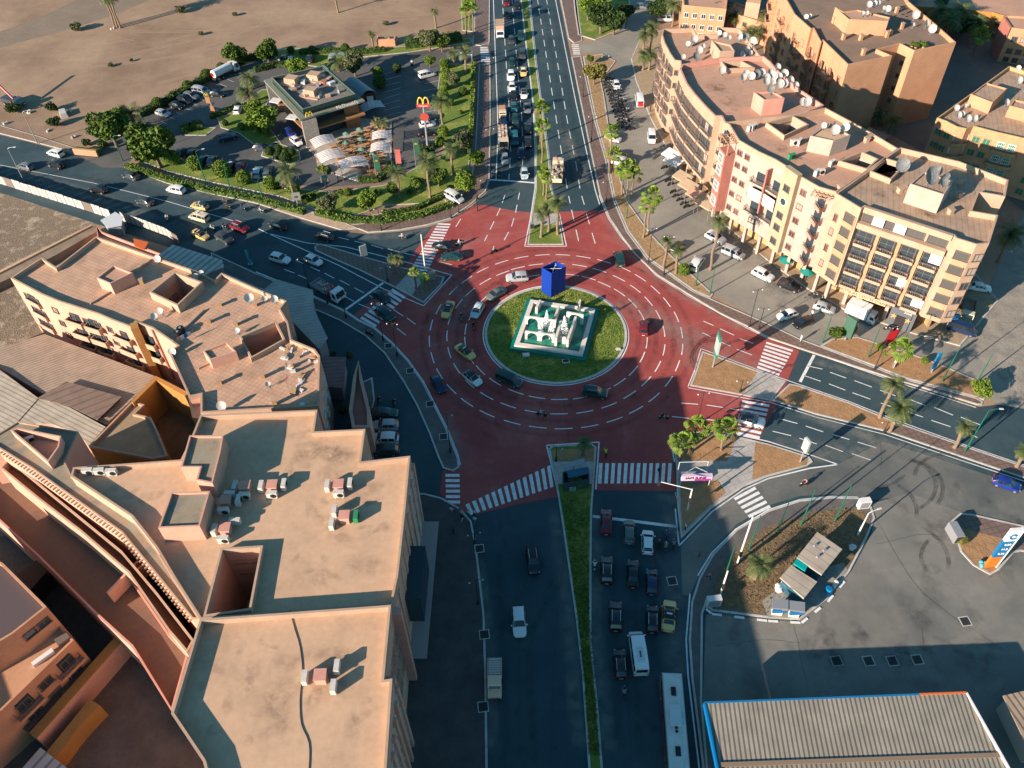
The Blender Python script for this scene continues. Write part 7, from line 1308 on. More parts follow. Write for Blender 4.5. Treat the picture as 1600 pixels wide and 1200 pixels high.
ea = zq([(412, 125), (506, 101), (570, 157), (469, 187)], 7.0); b = MB(); b.prism(ea, 6.6, 7.0, bottom=True); b.build('eave', m_eave, t)
rp = zq([(424, 121), (505, 103), (555, 147), (473, 171)], 8.6); b = MB(); b.prism(rp, 7.0, 7.7, top=False); b.ring(rp, inset(rp, .35), 7.0, 8.6); b.build('parapet_band', m_band, t); b = MB(); b.flat(inset(rp, .3), 7.75); b.build('roof', mat('gravel_roof', (.22, .19, .16), .9, (.14, .13, .12), .8), t)
b = MB(); b.ring(inset(rp, -.02), inset(rp, .2), 8.6, 8.68); b.build('coping', m_eave, t)
lb = zq([(431, 160), (444, 156), (560, 165), (571, 178), (478, 206)], 3.8); b = MB(); b.prism(lb, 3.5, 3.85, bottom=True); b.build('lower_canopy', m_wood, t)
for px in ((431, 157), (457, 183)): p = W(*px, 4.2); b = MB(); b.box((p.x, p.y, 4.2), (2.6, 2.2, .15), R(-20)); b.build('awning', m_curtain, t)
rr = random.Random(4)
for (x, y, a_, h_) in ((456, 125, 3.2, 1.8), (486, 143, 3.0, 1.8), (491, 118, 3.2, 1.4)): p = W(x, y, 8.6); b = MB(); b.box((p.x, p.y, 8.5), (a_, a_*.8, h_), R(-20), 0, .9); b.box((p.x, p.y, 7.85), (a_*1.7, a_*1.3, .25), R(-20)); b.build('air_handler', m_cream, t)
for i in range(26):
    f, g2 = rr.random(), rr.random(); x = 440+95*f+ (20*g2); y = 122+10*f+28*g2-8*f; x = 445+ 50*f+50*g2; y = 137-22*f+24*g2; p = W(x, y, 7.9); b = MB(); b.box((p.x, p.y, 7.75+.35), (rr.uniform(.5, 1.6), rr.uniform(.4, 1.0), rr.uniform(.4, 1.0)), rr.uniform(0, 1.5)); b.build('duct_unit', [m_alum, m_metal, m_cream][i % 3], t)
p = W(506, 127, 8.4); b = MB(); b.tube([(p.x, p.y, 7.8), (p.x, p.y, 8.6)], .8, 12); b.build('exhaust_fan', mat('rust_fan', (.35, .14, .09), .7), t)
e0, e1 = W(478, 182.5, 7.3), W(566, 157, 7.3); yaw = math.atan2((e1-e0).y, (e1-e0).x); c = e0.lerp(e1, .72); text("McDonald's", 1.15, m_wframe, t, (c.x+.3, c.y-.9, 7.8), (R(62), 0, yaw))
def arches(parent, loc, s, yaw, m, rx=90):
    b = MB()
    for k in (-1, 1):
        pts = [(k*.5*s+.46*s*math.cos(math.pi*(1-j/12)), 0, s*1.25*math.sin(math.pi*j/12)**.75) for j in range(13)]
        b.tube([Vector(q) for q in pts], .13*s, 6)
    o = b.build('letter_m_arches', m, parent); o.location = loc; o.rotation_euler = (R(rx-90), 0, yaw); return o
m_arch = mat('yellow_sign', (.75, .50, .05), .4)
c = e0.lerp(e1, .06); arches(t, (c.x, c.y-.3, 7.35), .8, yaw, m_arch)
t = thing('curved_roof_annex', 'grey barrel roof annex at the right end of the restaurant', 'building', (0, 0, 0)); A, B, Cc, D = PW([(537, 126), (559, 120), (588, 141), (563, 148)], 4.6); b = MB()
for k in range(8):
    t0, t1 = k/8, (k+1)/8; z0, z1 = 4.0+1.1*math.sin(math.pi*t0), 4.0+1.1*math.sin(math.pi*t1); q = [A.lerp(B, t0), A.lerp(B, t1), D.lerp(Cc, t1), D.lerp(Cc, t0)]; b.face([(q[0].x, q[0].y, z0), (q[1].x, q[1].y, z1), (q[2].x, q[2].y, z1), (q[3].x, q[3].y, z0)])
b.build('roof', mat('grey_barrel_roof', (.22, .25, .26), .5), t); b = MB(); b.prism(inset(ccw([(q.x, q.y) for q in (A, B, Cc, D)]), .3), 0, 4.2); b.build('wall', mat('dark_red_wall', (.10, .03, .035), .8), t); p = D.lerp(Cc, .55); b = MB(); b.box((p.x, p.y, 2.2), (1.6, .3, 2.6), .2); b.build('door', m_wframe, t)
for i, (x, y, w, l, a_) in enumerate([(505, 219, 5.4, 4.4, 25), (516, 241, 5.8, 4.6, 25), (551, 253, 6.2, 4.6, 20), (596, 210, 4.4, 4.0, 2), (594, 228, 4.4, 4.2, 2), (581, 164, 5.4, 4.0, 25)]):
    p = W(x, y, 3.2); t = thing('pergola', ('upper left', 'middle left', 'bottom', 'upper right', 'lower right', 'rear')[i]+' white striped arched pergola around the restaurant terrace', 'pergola', (p.x, p.y, .16), R(a_), 'striped pergolas'); b = MB()
    for k in range(int(l/.62)):
        y0 = -l/2+k*.62
        for j in range(6): t0, t1 = j/6, (j+1)/6; b.face([(-w/2+w*t0, y0, 2.8+.5*math.sin(math.pi*t0)), (-w/2+w*t1, y0, 2.8+.5*math.sin(math.pi*t1)), (-w/2+w*t1, y0+.42, 2.8+.5*math.sin(math.pi*t1)), (-w/2+w*t0, y0+.42, 2.8+.5*math.sin(math.pi*t0))])
    b.build('shade_strips', m_curtain, t); b = MB()
    for sx in (-w/2, 0, w/2):
        zz = 2.75 if sx else 3.25; b.tube([(sx, -l/2, zz), (sx, l/2, zz)], .06, 4)
        if sx:
            for sy in (-l/2, l/2): b.tube([(sx, sy, 0), (sx, sy, 2.8)], .06, 4)
    b.build('frame', m_wood, t)
tb = MB(); tb.box((0, 0, .72), (1.3, .8, .06)); tl = MB(); tl.box((0, 0, .35), (.1, .1, .7)); bn = MB(); bn.box((0, .75, .44), (1.3, .35, .06)); bn.box((0, .75, .22), (1.1, .08, .42)); k = 0
tm, lm, bm_ = tb.mesh('table_top', mat('orange_table', (.48, .25, .09), .6)), tl.mesh('leg', m_metal), bn.mesh('bench', m_wood)
for j in range(10):
    for i in range(9):
        x, y = 508+i*11+rr.uniform(-2, 2)+ (j % 2)*4, 199+j*8+rr.uniform(-1.5, 1.5)
        if y < 240-(x-495)*.5 or (x > 600) or (y > 225+ (x-500)*.75) or y > 275 or (x < 530 and y > 250): continue
        p = W(x, y); t = thing('cafe_table', 'orange cafe table with bench on the crowded restaurant terrace', 'table', (p.x, p.y, .16), R(20+rr.uniform(-10, 10)), 'cafe tables on the terrace'); obj('table_top', tm, t); obj('leg', lm, t); o = obj('bench', bm_, t); o2_ = obj('bench', bm_, t); o2_.rotation_euler = (0, 0, math.pi)
for i, (x, y) in enumerate([(541, 208), (562, 201), (564, 216), (540, 222), (565, 232), (583, 240)]):
    p = W(x, y, 2.3); t = thing('parasol', ('first', 'second', 'third', 'fourth', 'fifth', 'sixth')[i]+' small green parasol from the left, on the cafe terrace', 'parasol', (p.x, p.y, .16), 0, 'green parasols'); b = MB(); b.tube([(0, 0, 2.0), (0, 0, 2.45)], [.95, .05], 8, cap=False); b.build('canopy', mat('faded_green_cloth', (.12, .22, .15), .8), t); b = MB(); b.tube([(0, 0, 0), (0, 0, 2.2)], .03, 5); b.build('pole', m_metal, t)
# arches pylon, flags, totems, boards
def post(t, h, r=.09, m=None, n='pole', off=(0, 0)): b = MB(); b.tube([(off[0], off[1], -.05), (off[0], off[1], h)], [r*1.25, r], 7); return b.build(n, m or m_metal, t)
hp = HG((669, 237), (662, 165)); p = W(669, 237); t = thing('arches_sign', 'yellow double arch sign on a tall grey pole in the car park', 'sign', (p.x, p.y, .05)); post(t, hp, .22); arches(t, (0, 0, hp+.3), 1.25, 0, m_arch); b = MB(); b.box((0, 0, hp), (3.1, .5, .7)); b.build('panel', paint((.5, .05, .04)), t); text("McDonald's", .45, m_wframe, t, (0, -.27, hp), (R(90), 0, 0)); b = MB(); b.tube([(0, -.35, hp-2.6), (0, -.5, hp-2.6)], 1.0, 16); b.build('round_sign', paint((.42, .07, .05)), t)
p = W(336, 181); t = thing('totem_sign', 'orange stepped totem with yellow arches at the car park entry', 'sign', (p.x, p.y, .1), R(-10)); b = MB(); b.box((-.6, 0, 4.1), (1.2, .35, 1.6)); b.box((-.1, 0, 1.9), (1.0, .35, 1.4)); b.box((-.3, 0, .5), (1.0, .35, 1.0)); b.build('orange_panel', m_wood, t); b = MB(); b.box((-.6, 0, 5.6), (1.4, .35, 1.4)); b.build('head_panel', m_band, t); arches(t, (-.6, -.25, 5.15), .55, 0, m_arch); b = MB(); b.box((-.1, 0, 3.0), (.25, .25, 6.0)); b.build('pole', m_metal, t)
for (x0, y0, x1, y1, c, lab, tx) in ((589, 282, 578, 244, (.02, .09, .05), 'green vertical flag on a pole at the terrace corner', None), (620, 262, 620, 233, (.50, .12, .10), 'red vertical flag on a pole by the terrace', None), (651, 268, 645, 217, (.03, .12, .07), 'green vertical flag on a pole in the car park lane', None)):
    h = HG((x0, y0), (x1, y1)); p = W(x0, y0); t = thing('flag', lab, 'flag', (p.x, p.y, .05)); post(t, h, .05); b = MB(); n = 8
    for k in range(n): z0, z1 = h-.2-3.6*k/n, h-.2-3.6*(k+1)/n; o0, o1 = .1*math.sin(k*.8), .1*math.sin((k+1)*.8); b.face([(0, 0, z0), (1.2, o0, z0), (1.2, o1, z1), (0, 0, z1)])
    b.build('cloth', mat('flag_%s' % lab[:3], c, .8), t)
    if 'green' in lab: arches(t, (.6, -.15, h-1.4), .32, 0, m_arch)
def board(base, top, lab, w, h, cols, rz=0, cat='sign', name='billboard', tx=None, thick=.25):
    hh = HG(base, top); p = W(*base); t = thing(name, lab, cat, (p.x, p.y, .1), R(rz)); post(t, hh-h*.5, .12); z0 = hh-h
    for i, (c, f0, f1) in enumerate(cols): b = MB(); b.box((0, 0, z0+h*(f0+f1)/2), (w, thick, h*(f1-f0)-.01)); b.build('panel', mat('board_%02x%02x%02x' % tuple(int(v*255) for v in c), c, .5), t)
    if tx:
        for s, sz, x, z, c, dy in tx: text(s, sz, c, t, (x, -(thick/2+.03), z0+h*z), (R(90), 0, 0))
    return t
m_wl = m_wframe
board((466, 322), (466, 302), 'small square logo board on posts in the garden by the west road', 1.9, 1.8, [((.25, .25, .23), 0, 1)], 10, tx=[('m', 1.0, 0, .5, m_band, 0)])
board((509, 292), (506, 275), 'square logo board by the terrace steps', 1.7, 1.6, [((.22, .23, .22), 0, 1)], 10, tx=[('m', .9, 0, .5, m_wl, 0)])
board((1113.7, 574), (1117, 523), 'tall narrow green and white billboard seen edge on at the east island', .35, 5.0, [((.05, .20, .14), 0, .2), ((.35, .45, .40), .2, .8), ((.05, .2, .14), .8, 1)], 0, thick=1.9)
board((1250, 722), (1257, 688), 'small rhombus green and white board at the slip road island tip', .4, 2.6, [((.45, .52, .42), 0, 1)], 20, thick=1.2)
board((1320, 532), (1331, 497), 'tall green billboard leaning over the shrubs at the east bed', .5, 4.4, [((.05, .12, .08), 0, 1)], 35, thick=2.0)
board((1455, 582), (1464, 553), 'slim cyan totem board on the east bed', .9, 3.6, [((.01, .22, .42), 0, 1)], 20, name='totem_sign')
board((572, 415), (568, 384), 'pale map board on the paved west island', 1.4, 2.6, [((.28, .32, .32), 0, 1)], 30)
board((1396, 575), (1403, 552), 'narrow white post board in the east bed', .35, 2.4, [((.6, .6, .6), 0, 1)], 10)
p = W(1545, 886); hh = HG((1545, 886), (1578, 827)); t = thing('station_totem', 'blue, white and orange fuel station price totem at the right edge', 'sign', (p.x, p.y, .1), R(4)); m_tb = mat('totem_blue', (.01, .14, .32), .5)
for c, f0, f1 in ((mat('totem_orange', (.62, .16, .02), .5), .02, .3), (m_tb, .3, .72), (m_wl, .72, 1)): b = MB(); b.box((0, 0, hh*(f0+f1)/2), (1.6, .45, hh*(f1-f0)-.01)); b.build('panel', c, t)
b = MB(); b.box((.88, 0, hh/2), (.14, .6, hh)); b.build('side_frame', m_wl, t); 
b = MB(); pts = [(.55*math.cos(a_*.5)*(.4+.08*a_), 0, hh*.86+.55*math.sin(a_*.5)*(.4+.08*a_)) for a_ in range(0, 12)]; b.tube([Vector((x, -.3, z)) for x, y, z in pts], .11, 5); b.build('swirl_emblem', m_tb, t)
for k in range(3): text(('9.80', '11.2', '9.95')[k], .55, m_wl, t, (0, -.29, hh*(.64-.12*k)), (R(90), 0, 0))
# lamps
def lamp(base, top, lab, style='street', m=None):
    h = max(3.0, HG(base, top)); p = W(*base); m = m or m_trim
    t = thing({'street': 'street_lamp', 'tall': 'tall_street_light', 'pole': 'flag_pole', 'short': 'street_lamp'}[style], lab, 'flag pole' if style == 'pole' else 'street lamp', (p.x, p.y, .08), rnd.uniform(-.3, .3), {'street': 'black ornate street lamps', 'tall': 'tall street lights', 'pole': 'bare green poles', 'short': 'black ornate street lamps'}[style])
    b = MB()
    if style in ('street', 'short'):
        b.tube([(0, 0, 0), (0, 0, .9), (0, 0, 1.0), (0, 0, h)], [.2, .16, .08, .05], 7); b.build('pole', m, t); b = MB(); b.tube([(-.9, 0, h-.3), (-.6, 0, h), (0, 0, h-.5), (.6, 0, h), (.9, 0, h-.3)], .04, 5); b.build('arm', m, t)
        for s in (-.9, .9): b = MB(); b.ball((s, 0, h-.45), .13, 0, 8, 5); b.build('lantern', m_alum, t)
    elif style == 'tall':
        b.tube([(0, 0, 0), (0, 0, h*.7), (0, 0, h)], [.14, .09, .06], 7); b.build('pole', m, t); b = MB(); b.tube([(0, 0, h), (.5, .1, h+.25), (1.4, .3, h+.35)], .05, 5); b.build('arm', m, t); b = MB(); b.box((1.6, .34, h+.35), (.6, .25, .1), .2); b.build('lamp_head', m_alum, t)
    else: b.tube([(0, 0, 0), (0, 0, h)], [.13, .05], 7); b.build('pole', m, t); b = MB(); b.ball((0, 0, h+.05), .1, 0, 6, 4); b.build('finial', m, t)
m_gp = mat('green_pole_paint', (.01, .12, .07), .5)
for ba, to, lab in [((596, 361), (592, 326), 'on the brown pavement below the clipped hedge'), ((705, 341), (703, 312), 'at the top end of the west zebra'), ((717, 333), (714, 302), 'right of the west zebra top end'), ((746, 312), (744, 280), 'on the pavement corner by the white van'), ((606, 441), (603, 416), 'between the palms on the west island'), ((483, 450), (476, 404), 'above the flatbed truck'), ((512, 475), (510, 440), 'behind the flatbed truck cab'), ((541, 497), (545, 456), 'at the west stop line end'), ((599, 532), (588, 472), 'left of two near the lower west zebra'), ((621, 557), (615, 504), 'right of two near the lower west zebra'), ((704, 707), (698, 646), 'near the tip of the shaded pavement'), ((1013, 411), (1017, 356), 'on the gravel strip edge left of the slim palms'), ((1037, 430), (1045, 367), 'on the gravel strip behind the slim palm'), ((947, 316), (946, 282), 'where the red surface meets the north road'), ((924, 221), (923, 180), 'east pavement of the north road, lower'), ((911, 152), (910, 118), 'east pavement of the north road, middle'), ((944, 118), (944, 86), 'on the dirt verge above the motorcycles'), ((1170, 511), (1184, 452), 'left of two at the long east kerb'), ((1185, 515), (1190, 481), 'right of two at the long east kerb'), ((1366, 578), (1384, 510), 'in the east bed by the bushes'), ((1089, 664), (1098, 613), 'behind the bright fan palms'), ((1156, 613), (1161, 596), 'short one at the east island zebra'), ((869, 721), (868, 697), 'at the south median tip'), ((747, 944), (745, 906), 'on the dark pavement by the parapeted building'), ((767, 118), (766, 88), 'west pavement of the north road, upper'), ((767, 235), (765, 200), 'west pavement of the north road, lower'), ((1380, 677), (1386, 662), 'short one at the east median bed end'), ((742, 850), (741, 838), 'on the shaded kerb below the zebra group')]:
    lamp(ba, to, 'black double lantern street lamp '+lab)
for ba, to, lab, m in [((59, 225), (35, 176), 'on the far kerb at the left edge', m_metal), ((39, 285), (10, 233), 'in front of the metal fence', m_metal), ((192, 252), (174, 214), 'by the largest tree', m_gp), ((322, 286), (306, 237), 'green, in the garden row, left', m_gp), ((361, 298), (350, 258), 'green, in the garden row, middle', m_gp), ((411, 313), (404, 282), 'green, in the garden row, right', m_gp), ((1507, 706), (1546, 642), 'green, on the paved east median', m_gp), ((1340, 836), (1350, 802), 'white, on the kiosk island', m_wl), ((1016, 175), (1013, 128), 'dark, before the curved block', m_trim), ((1437, 172), (1441, 136), 'pale, in the shaded street behind', m_metal)]:
    lamp(ba, to, 'single arm tall street light '+lab, 'tall', m)
for i, (ba, to) in enumerate([((979, 342), (980, 300)), ((1087, 447), (1094, 407)), ((1109, 460), (1116, 415)), ((1285, 536), (1301, 489)), ((1356, 559), (1374, 510)), ((1405, 552), (1416, 517)), ((1472, 597), (1499, 541)), ((1527, 596), (1539, 554)), ((1170, 859), (1190, 807)), ((1214, 834), (1231, 780)), ((1251, 821), (1266, 767)), ((1304, 815), (1325, 759)), ((1134, 897), (1152, 855))]):
    lamp(ba, to, 'plain green flag pole, '+('beside the fan palm clump', 'left of the very tall palm', 'right of the very tall palm', 'by the parked white hatchback', 'left of the bushes in the east bed', 'behind the bushy white trunk palm', 'beside the cyan totem', 'at the end of the east bed', 'upper left on the kiosk island edge', 'first of three on the kiosk island', 'second of three on the kiosk island', 'third of three on the kiosk island', 'lowest by the slip road kerb')[i], 'pole', m_gp)
# traffic masts
def mast(base, top, lab, arm=None, m=None):
    h = HG(base, top); p = W(*base); t = thing('traffic_signal', lab, 'traffic signal', (p.x, p.y, .1)); post(t, h, .11, m or m_wl)
    if arm: q = W(arm[0], arm[1], h); b = MB(); b.tube([(0, 0, h-.1), (q.x-p.x, q.y-p.y, h)], .06, 5); b.build('arm', m or m_wl, t); b = MB(); b.box((q.x-p.x, q.y-p.y, h-.4), (.35, .35, 1.0)); b.build('signal_head', m_trim, t)
    b = MB(); b.box((.0, -.2, 2.6), (.35, .35, 1.0)); b.build('signal_head', m_trim, t)
mast((667, 443), (660, 367), 'tall white camera mast on the west island'); mast((1074, 797), (1078, 765), 'signal mast reaching over the south stop line', (1030, 753)); mast((1152, 880), (1174, 808), 'white signal pole on the slip road pavement'); mast((1125, 930), (1137, 893), 'short white pole at the lower end of the slip road pavement'); mast((1127, 768), (1143, 787), 'grey leaning signal post by the slip zebra', None, m_metal) if False else None
mast((746, 330), (744, 306), 'dark signal post at the northwest corner', None, m_trim); mast((766, 90), (765, 66), 'dark signal post at the upper zebra', None, m_trim)
# utility boxes, cabinets
for (x, y, w, d, h, m, lab) in ((676, 436, 1.3, 1.0, 1.6, m_cream, 'cream signal cabinet on the west island'), (1347, 792, 1.7, .9, 1.7, m_wl, 'white notice box at the kiosk island corner'), (1113, 945, 2.0, .8, 1.8, m_alum, 'pale cage sign at the kiosk island lower left'), (1190, 845, .1, .1, .1, m_alum, ''), (1488, 838, 1.2, 2.6, 1.8, m_metal, 'stack of dark metal racks at the small station island'), (894, 765, .9, .7, .9, m_alum, 'small grey cabinet on the south median lawn'), (831, 358, .9, .4, 1.4, m_metal, 'small notice stand on the north median plaza')):
    if not lab: continue
    p = W(x, y); t = thing('cabinet', lab, 'cabinet', (p.x, p.y, .12), .1); b = MB(); b.box((0, 0, h/2), (w, d, h)); b.build('casing', m, t); b = MB(); b.box((0, -d/2-.015, h/2), (w*.8, .03, h*.8)); b.build('door', m_metal if m is not m_metal else m_trim, t)
# panel shelter on south median
for (q4, h, lab, m) in (([(879, 726), (912, 716), (915, 723), (881, 733)], 3.0, 'rear pair of grey solar panels over the south median', m_metal), ([(885, 736), (918, 729), (921, 740), (888, 747)], 3.0, 'front pair of blue solar panels over the south median shelter', m_glass_b)):
    Q = PW(q4, h); c = sum(Q, Vector())/4; t = thing('solar_panel', lab, 'solar panel', (c.x, c.y, .1), 0, 'solar panels'); b = MB(); b.prism(ccw([(q.x-c.x, q.y-c.y) for q in Q]), h-.15, h-.05, bottom=True); b.build('panel', m, t); b = MB(); b.tube([(0, 0, 0), (0, 0, h-.15)], .07, 5); b.build('post', m_metal, t)
t = thing('shelter', 'low dark shelter kiosk under the solar panels', 'shelter', (0, 0, 0)); Q = zq([(879, 737), (920, 731), (921, 749), (880, 756)], 2.2); b = MB(); b.prism(Q, 0, 1.9, top=False); b.ring(Q, inset(Q, .15), 1.9, 2.2); b.build('wall', mat('shelter_dark', (.04, .07, .07), .6), t); b = MB(); b.flat(inset(Q, .1), 1.3); b.build('counter', m_dark, t)
Q = PW([(1069, 735), (1109, 738), (1109, 743), (1067, 741)], 3.2); c = sum(Q, Vector())/4; t = thing('kiosk', 'low kiosk with pink lettered roof board on the southeast plaza', 'kiosk', (c.x, c.y, .12)); b = MB()
for sx in (-2.2, 2.2):
    for sy in (-.2, 2.2): b.tube([(sx, sy, 0), (sx, sy, 3.0)], .06, 5)
b.tube([(-2.2, 2.2, 3), (2.2, 2.2, 3)], .06, 5); b.tube([(-2.2, -.2, 3), (0, 1, 3.3), (2.2, -.2, 3)], .05, 5); b.build('frame', m_alum, t); b = MB(); b.box((0, -.45, 2.7), (4.6, .5, 1.1)); b.build('sign_board', mat('pink_board', (.62, .45, .55), .6), t); b = MB(); b.box((.9, -.72, 2.35), (2.4, .04, .35)); b.build('magenta_band', mat('magenta', (.5, .02, .3), .6), t); text('IAM JUNE', .75, m_trim, t, (-.2, -.74, 2.8), (R(90), 0, 0)); b = MB(); b.box((0, 1.2, .5), (3.6, 1.4, 1)); b.build('counter', m_metal, t)
# kiosks on gas station island
def hut(name, lab, q4, h, m, mwl):
    t = thing(name, lab, 'kiosk', (0, 0, 0)); Q = zq(q4, h); b = MB(); b.prism(Q, h-.25, h, bottom=True); b.build('roof', m, t); b = MB(); b.prism(inset(Q, .35), 0, h-.25, top=False); b.build('wall', mwl, t); c = sum((Vector(q) for q in Q), Vector((0, 0)))/4; return t, c
m_kr = stripes('kiosk_roof', (.42, .35, .27), (.2, .17, .13), 45, 1.3, .94, bump=.4)
t, c = hut('kiosk', 'larger tan panel roofed kiosk on the scrub island', [(1277, 831), (1316, 858), (1284, 898), (1245, 871)], 3.2, m_kr, m_glass_b)
for dx, dy in ((-.3, 1.2), (.8, .4), (-.4, -.6)): b = MB(); b.box((c.x+dx, c.y+dy, 3.35), (.5, .3, .3), .5); b.build('roof_vent', m_metal, t)
hut('kiosk', 'smaller tan panel roofed kiosk on the scrub island', [(1236, 883), (1277, 909), (1256, 935), (1219, 902)], 3.0, m_kr, m_glass_b); hut('link_canopy', 'turquoise link canopy between the two kiosks', [(1246, 871), (1263, 883), (1258, 892), (1240, 880)], 3.1, mat('turquoise_canopy', (.0, .30, .28), .6), m_glass_b)
for q4, lab in (([(1207, 935), (1232, 937), (1232, 952), (1207, 950)], 'left'), ([(1234, 938), (1258, 941), (1258, 956), (1234, 953)], 'right')):
    t, c = hut('wash_booth', lab+' grey roofed booth with blue side at the island corner', q4, 2.6, m_metal, m_wl); p = W(q4[3][0]+12, q4[3][1]+4, 1.6); b = MB(); b.box((p.x, p.y, 1.6), (2.0, .3, .9)); b.build('blue_panel', m_tb, t); b = MB(); b.box((p.x+.6, p.y-.1, 2.2), (.9, .35, .3)); b.build('orange_panel', m_wood, t)
for (x, y, lab, m, r_) in ((1293, 925, 'blue plastic barrel at the kerb of the kiosk island', mat('blue_plastic', (.0, .25, .5), .5), .45), (1220, 920, 'white crumpled tarp heap by the smaller kiosk', m_wl, 1.2), (1305, 915, 'pile of pink white bags by the kiosk kerb', m_curtain, .6), (1332, 858, 'grey gas bottle rack beside the larger kiosk', m_alum, .6), (1535, 884, 'colourful sack heap at the station totem foot', mat('teal_sack', (.1, .35, .4), .8), .6), (1563, 868, 'white rubble bag right of the station totem', m_curtain, .5)):
    p = W(x, y); t = thing('heap', lab, 'barrel' if 'barrel' in lab else 'heap', (p.x, p.y, .12)); b = MB(); rr2 = random.Random(int(x))
    if 'barrel' in lab: b.tube([(0, 0, 0), (0, 0, .9)], r_, 12); b.build('drum', m, t); b = MB(); b.tube([(0, 0, .9), (0, 0, .95)], r_*.8, 12); b.build('lid', m_tb, t)
    else:
        for k in range(5): b = MB(); b.ball((rr2.uniform(-r_, r_)*.6, rr2.uniform(-r_, r_)*.6, .25), (rr2.uniform(.4, .7)*r_, rr2.uniform(.4, .7)*r_, .35), 0, 7, 5); b.build('sack', m, t)
# striped kerb stones
t = MB(); ks = PW([(1103, 952), (1112, 960), (1200, 971), (1252, 974), (1293, 941), (1329, 897)]); flip = 0
for A, B in zip(ks, ks[1:]):
    L = (B-A).length; n = max(1, int(L/1.3))
    for i in range(0, n, 2): seg(t, A.lerp(B, i/n), A.lerp(B, (i+.9)/n), .35, .145)
struct(t, 'kerb_markings', m_white)
# fuel station canopy
t = thing('fuel_station_canopy', 'large ribbed grey canopy roof with blue and orange edge at the bottom right', 'canopy', (0, 0, 0)); cq = [(1101, 1098), (1510, 1082), (1650, 1330), (1150, 1345)]; Q = zq(cq, 5.0); P4 = PW(cq, 5.0)
mid0, mid1 = P4[0].lerp(P4[3], .42), P4[1].lerp(P4[2], .42); b = MB()
for A_, B_, C_, D_ in ((P4[0], P4[1], mid1, mid0), (mid0, mid1, P4[2], P4[3])):
    z0 = 4.9; b.face([(A_.x, A_.y, 4.98 if A_ is P4[0] else 4.7), (B_.x, B_.y, 4.98 if B_ is P4[1] else 4.7), (C_.x, C_.y, 4.7 if C_ is mid1 else 4.98), (D_.x, D_.y, 4.7 if D_ is mid0 else 4.98)])
b.build('roof', m_corr_g, t)
b = MB(); d = (mid1-mid0); c = (mid0+mid1)/2; b.box((c.x, c.y, 4.85), (d.length, .5, .12), math.atan2(d.y, d.x)); b.build('gutter', mat('rusty_gutter', (.22, .16, .11), .8), t)
def fas(A, B, m, z=4.6, h=.95, th=.22): d = B-A; c = (A+B)/2; b = MB(); b.box((c.x, c.y, z), (d.length, th, h), math.atan2(d.y, d.x)); b.build('fascia', m, t)
fas(P4[0], P4[0].lerp(P4[1], .82), m_tb); fas(P4[0].lerp(P4[1], .82), P4[1], mat('orange_fascia', (.6, .14, .03), .5)); fas(P4[1], P4[2], m_wl); fas(P4[0], P4[3], mat('bright_blue_fascia', (.0, .16, .42), .5)); 
for f0 in (.12, .5, .88):
    p = P4[0].lerp(P4[1], f0)+Vector((0, -3, 0)); b = MB(); b.box((p.x, p.y, 2.3), (.6, .6, 4.6)); b.build('column', m_wl, t)
shed('corrugated_shed', 'rusty ribbed canopy corner at the bottom right edge', [(1567, 1087), (1640, 1070), (1700, 1180), (1612, 1180)], 3.5, stripes('rusty_rib', (.36, .27, .19), (.14, .10, .07), 15, .8, .7), m_metal)
for i, (x, y) in enumerate([(1307, 1033), (1357, 1033), (1394, 1033), (1433, 1031), (1508, 971), (1050, 908), (1063, 775), (757, 992), (755, 1105), (749, 858), (607, 541), (641, 580), (672, 632), (693, 683)]):
    p = W(x, y); mh = MB(); mh.box((0, 0, .01), (1.1, 1.1, .02)); t = thing('manhole_cover', ('first of four tank covers in the canopy shadow', 'second of four tank covers in the canopy shadow', 'third of four tank covers in the canopy shadow', 'fourth of four tank covers in the canopy shadow', 'drain cover on the open forecourt', 'drain grate right of the south queue', 'grate by the southeast island corner', 'upper grate on the dark pavement', 'lower grate on the dark pavement', 'grate by the shaded kerb corner', 'first grate on the shaded curved pavement', 'second grate on the shaded curved pavement', 'third grate on the shaded curved pavement', 'fourth grate on the shaded curved pavement', 'hidden')[i], 'manhole cover', (p.x, p.y, (.06 if i < 7 else .135)), .1, 'covers and grates'); mh.build('cover', m_trim, t); b = MB(); b.ring([(-.7, -.7), (.7, -.7), (.7, .7), (-.7, .7)], [(-.58, -.58), (.58, -.58), (.58, .58), (-.58, .58)], 0, .025); b.build('frame', m_kerb, t)
# ---- fence, walls and clutter on the west
t = thing('hoarding_fence', 'long fence of rusty white metal sheets along the west road', 'fence', (0, 0, 0)); fp = PW([(-40, 275), (0, 287), (62, 306), (120, 324), (176, 342)]); k = 0
for A, B in zip(fp, fp[1:]):
    n = max(1, int((B-A).length/2.2))
    for i in range(n): a0, a1 = A.lerp(B, i/n), A.lerp(B, (i+.96)/n); c = (a0+a1)/2; b = MB(); b.box((c.x, c.y, 1.15), ((a1-a0).length, .08, 2.2+.15*((i*7) % 3)), math.atan2((a1-a0).y, (a1-a0).x)); b.build('metal_sheet', m_corr_w if (k*5) % 9 != 2 else mat('rust_sheet', (.17, .13, .11), .8), t); k += 1
t = thing('hoarding_fence', 'second stretch of metal sheet fence ending at the lowest taxi', 'fence', (0, 0, 0)); fp = PW([(192, 345), (225, 356), (262, 370), (282, 383)])
for A, B in zip(fp, fp[1:]):
    n = max(1, int((B-A).length/2.0))
    for i in range(n): a0, a1 = A.lerp(B, i/n), A.lerp(B, (i+.96)/n); c = (a0+a1)/2; b = MB(); b.box((c.x, c.y, 1.15), ((a1-a0).length, .08, 2.3), math.atan2((a1-a0).y, (a1-a0).x)); b.build('metal_sheet', m_corr_w if (k*5) % 9 != 2 else mat('rust_sheet', (.17, .13, .11), .8), t); k += 1
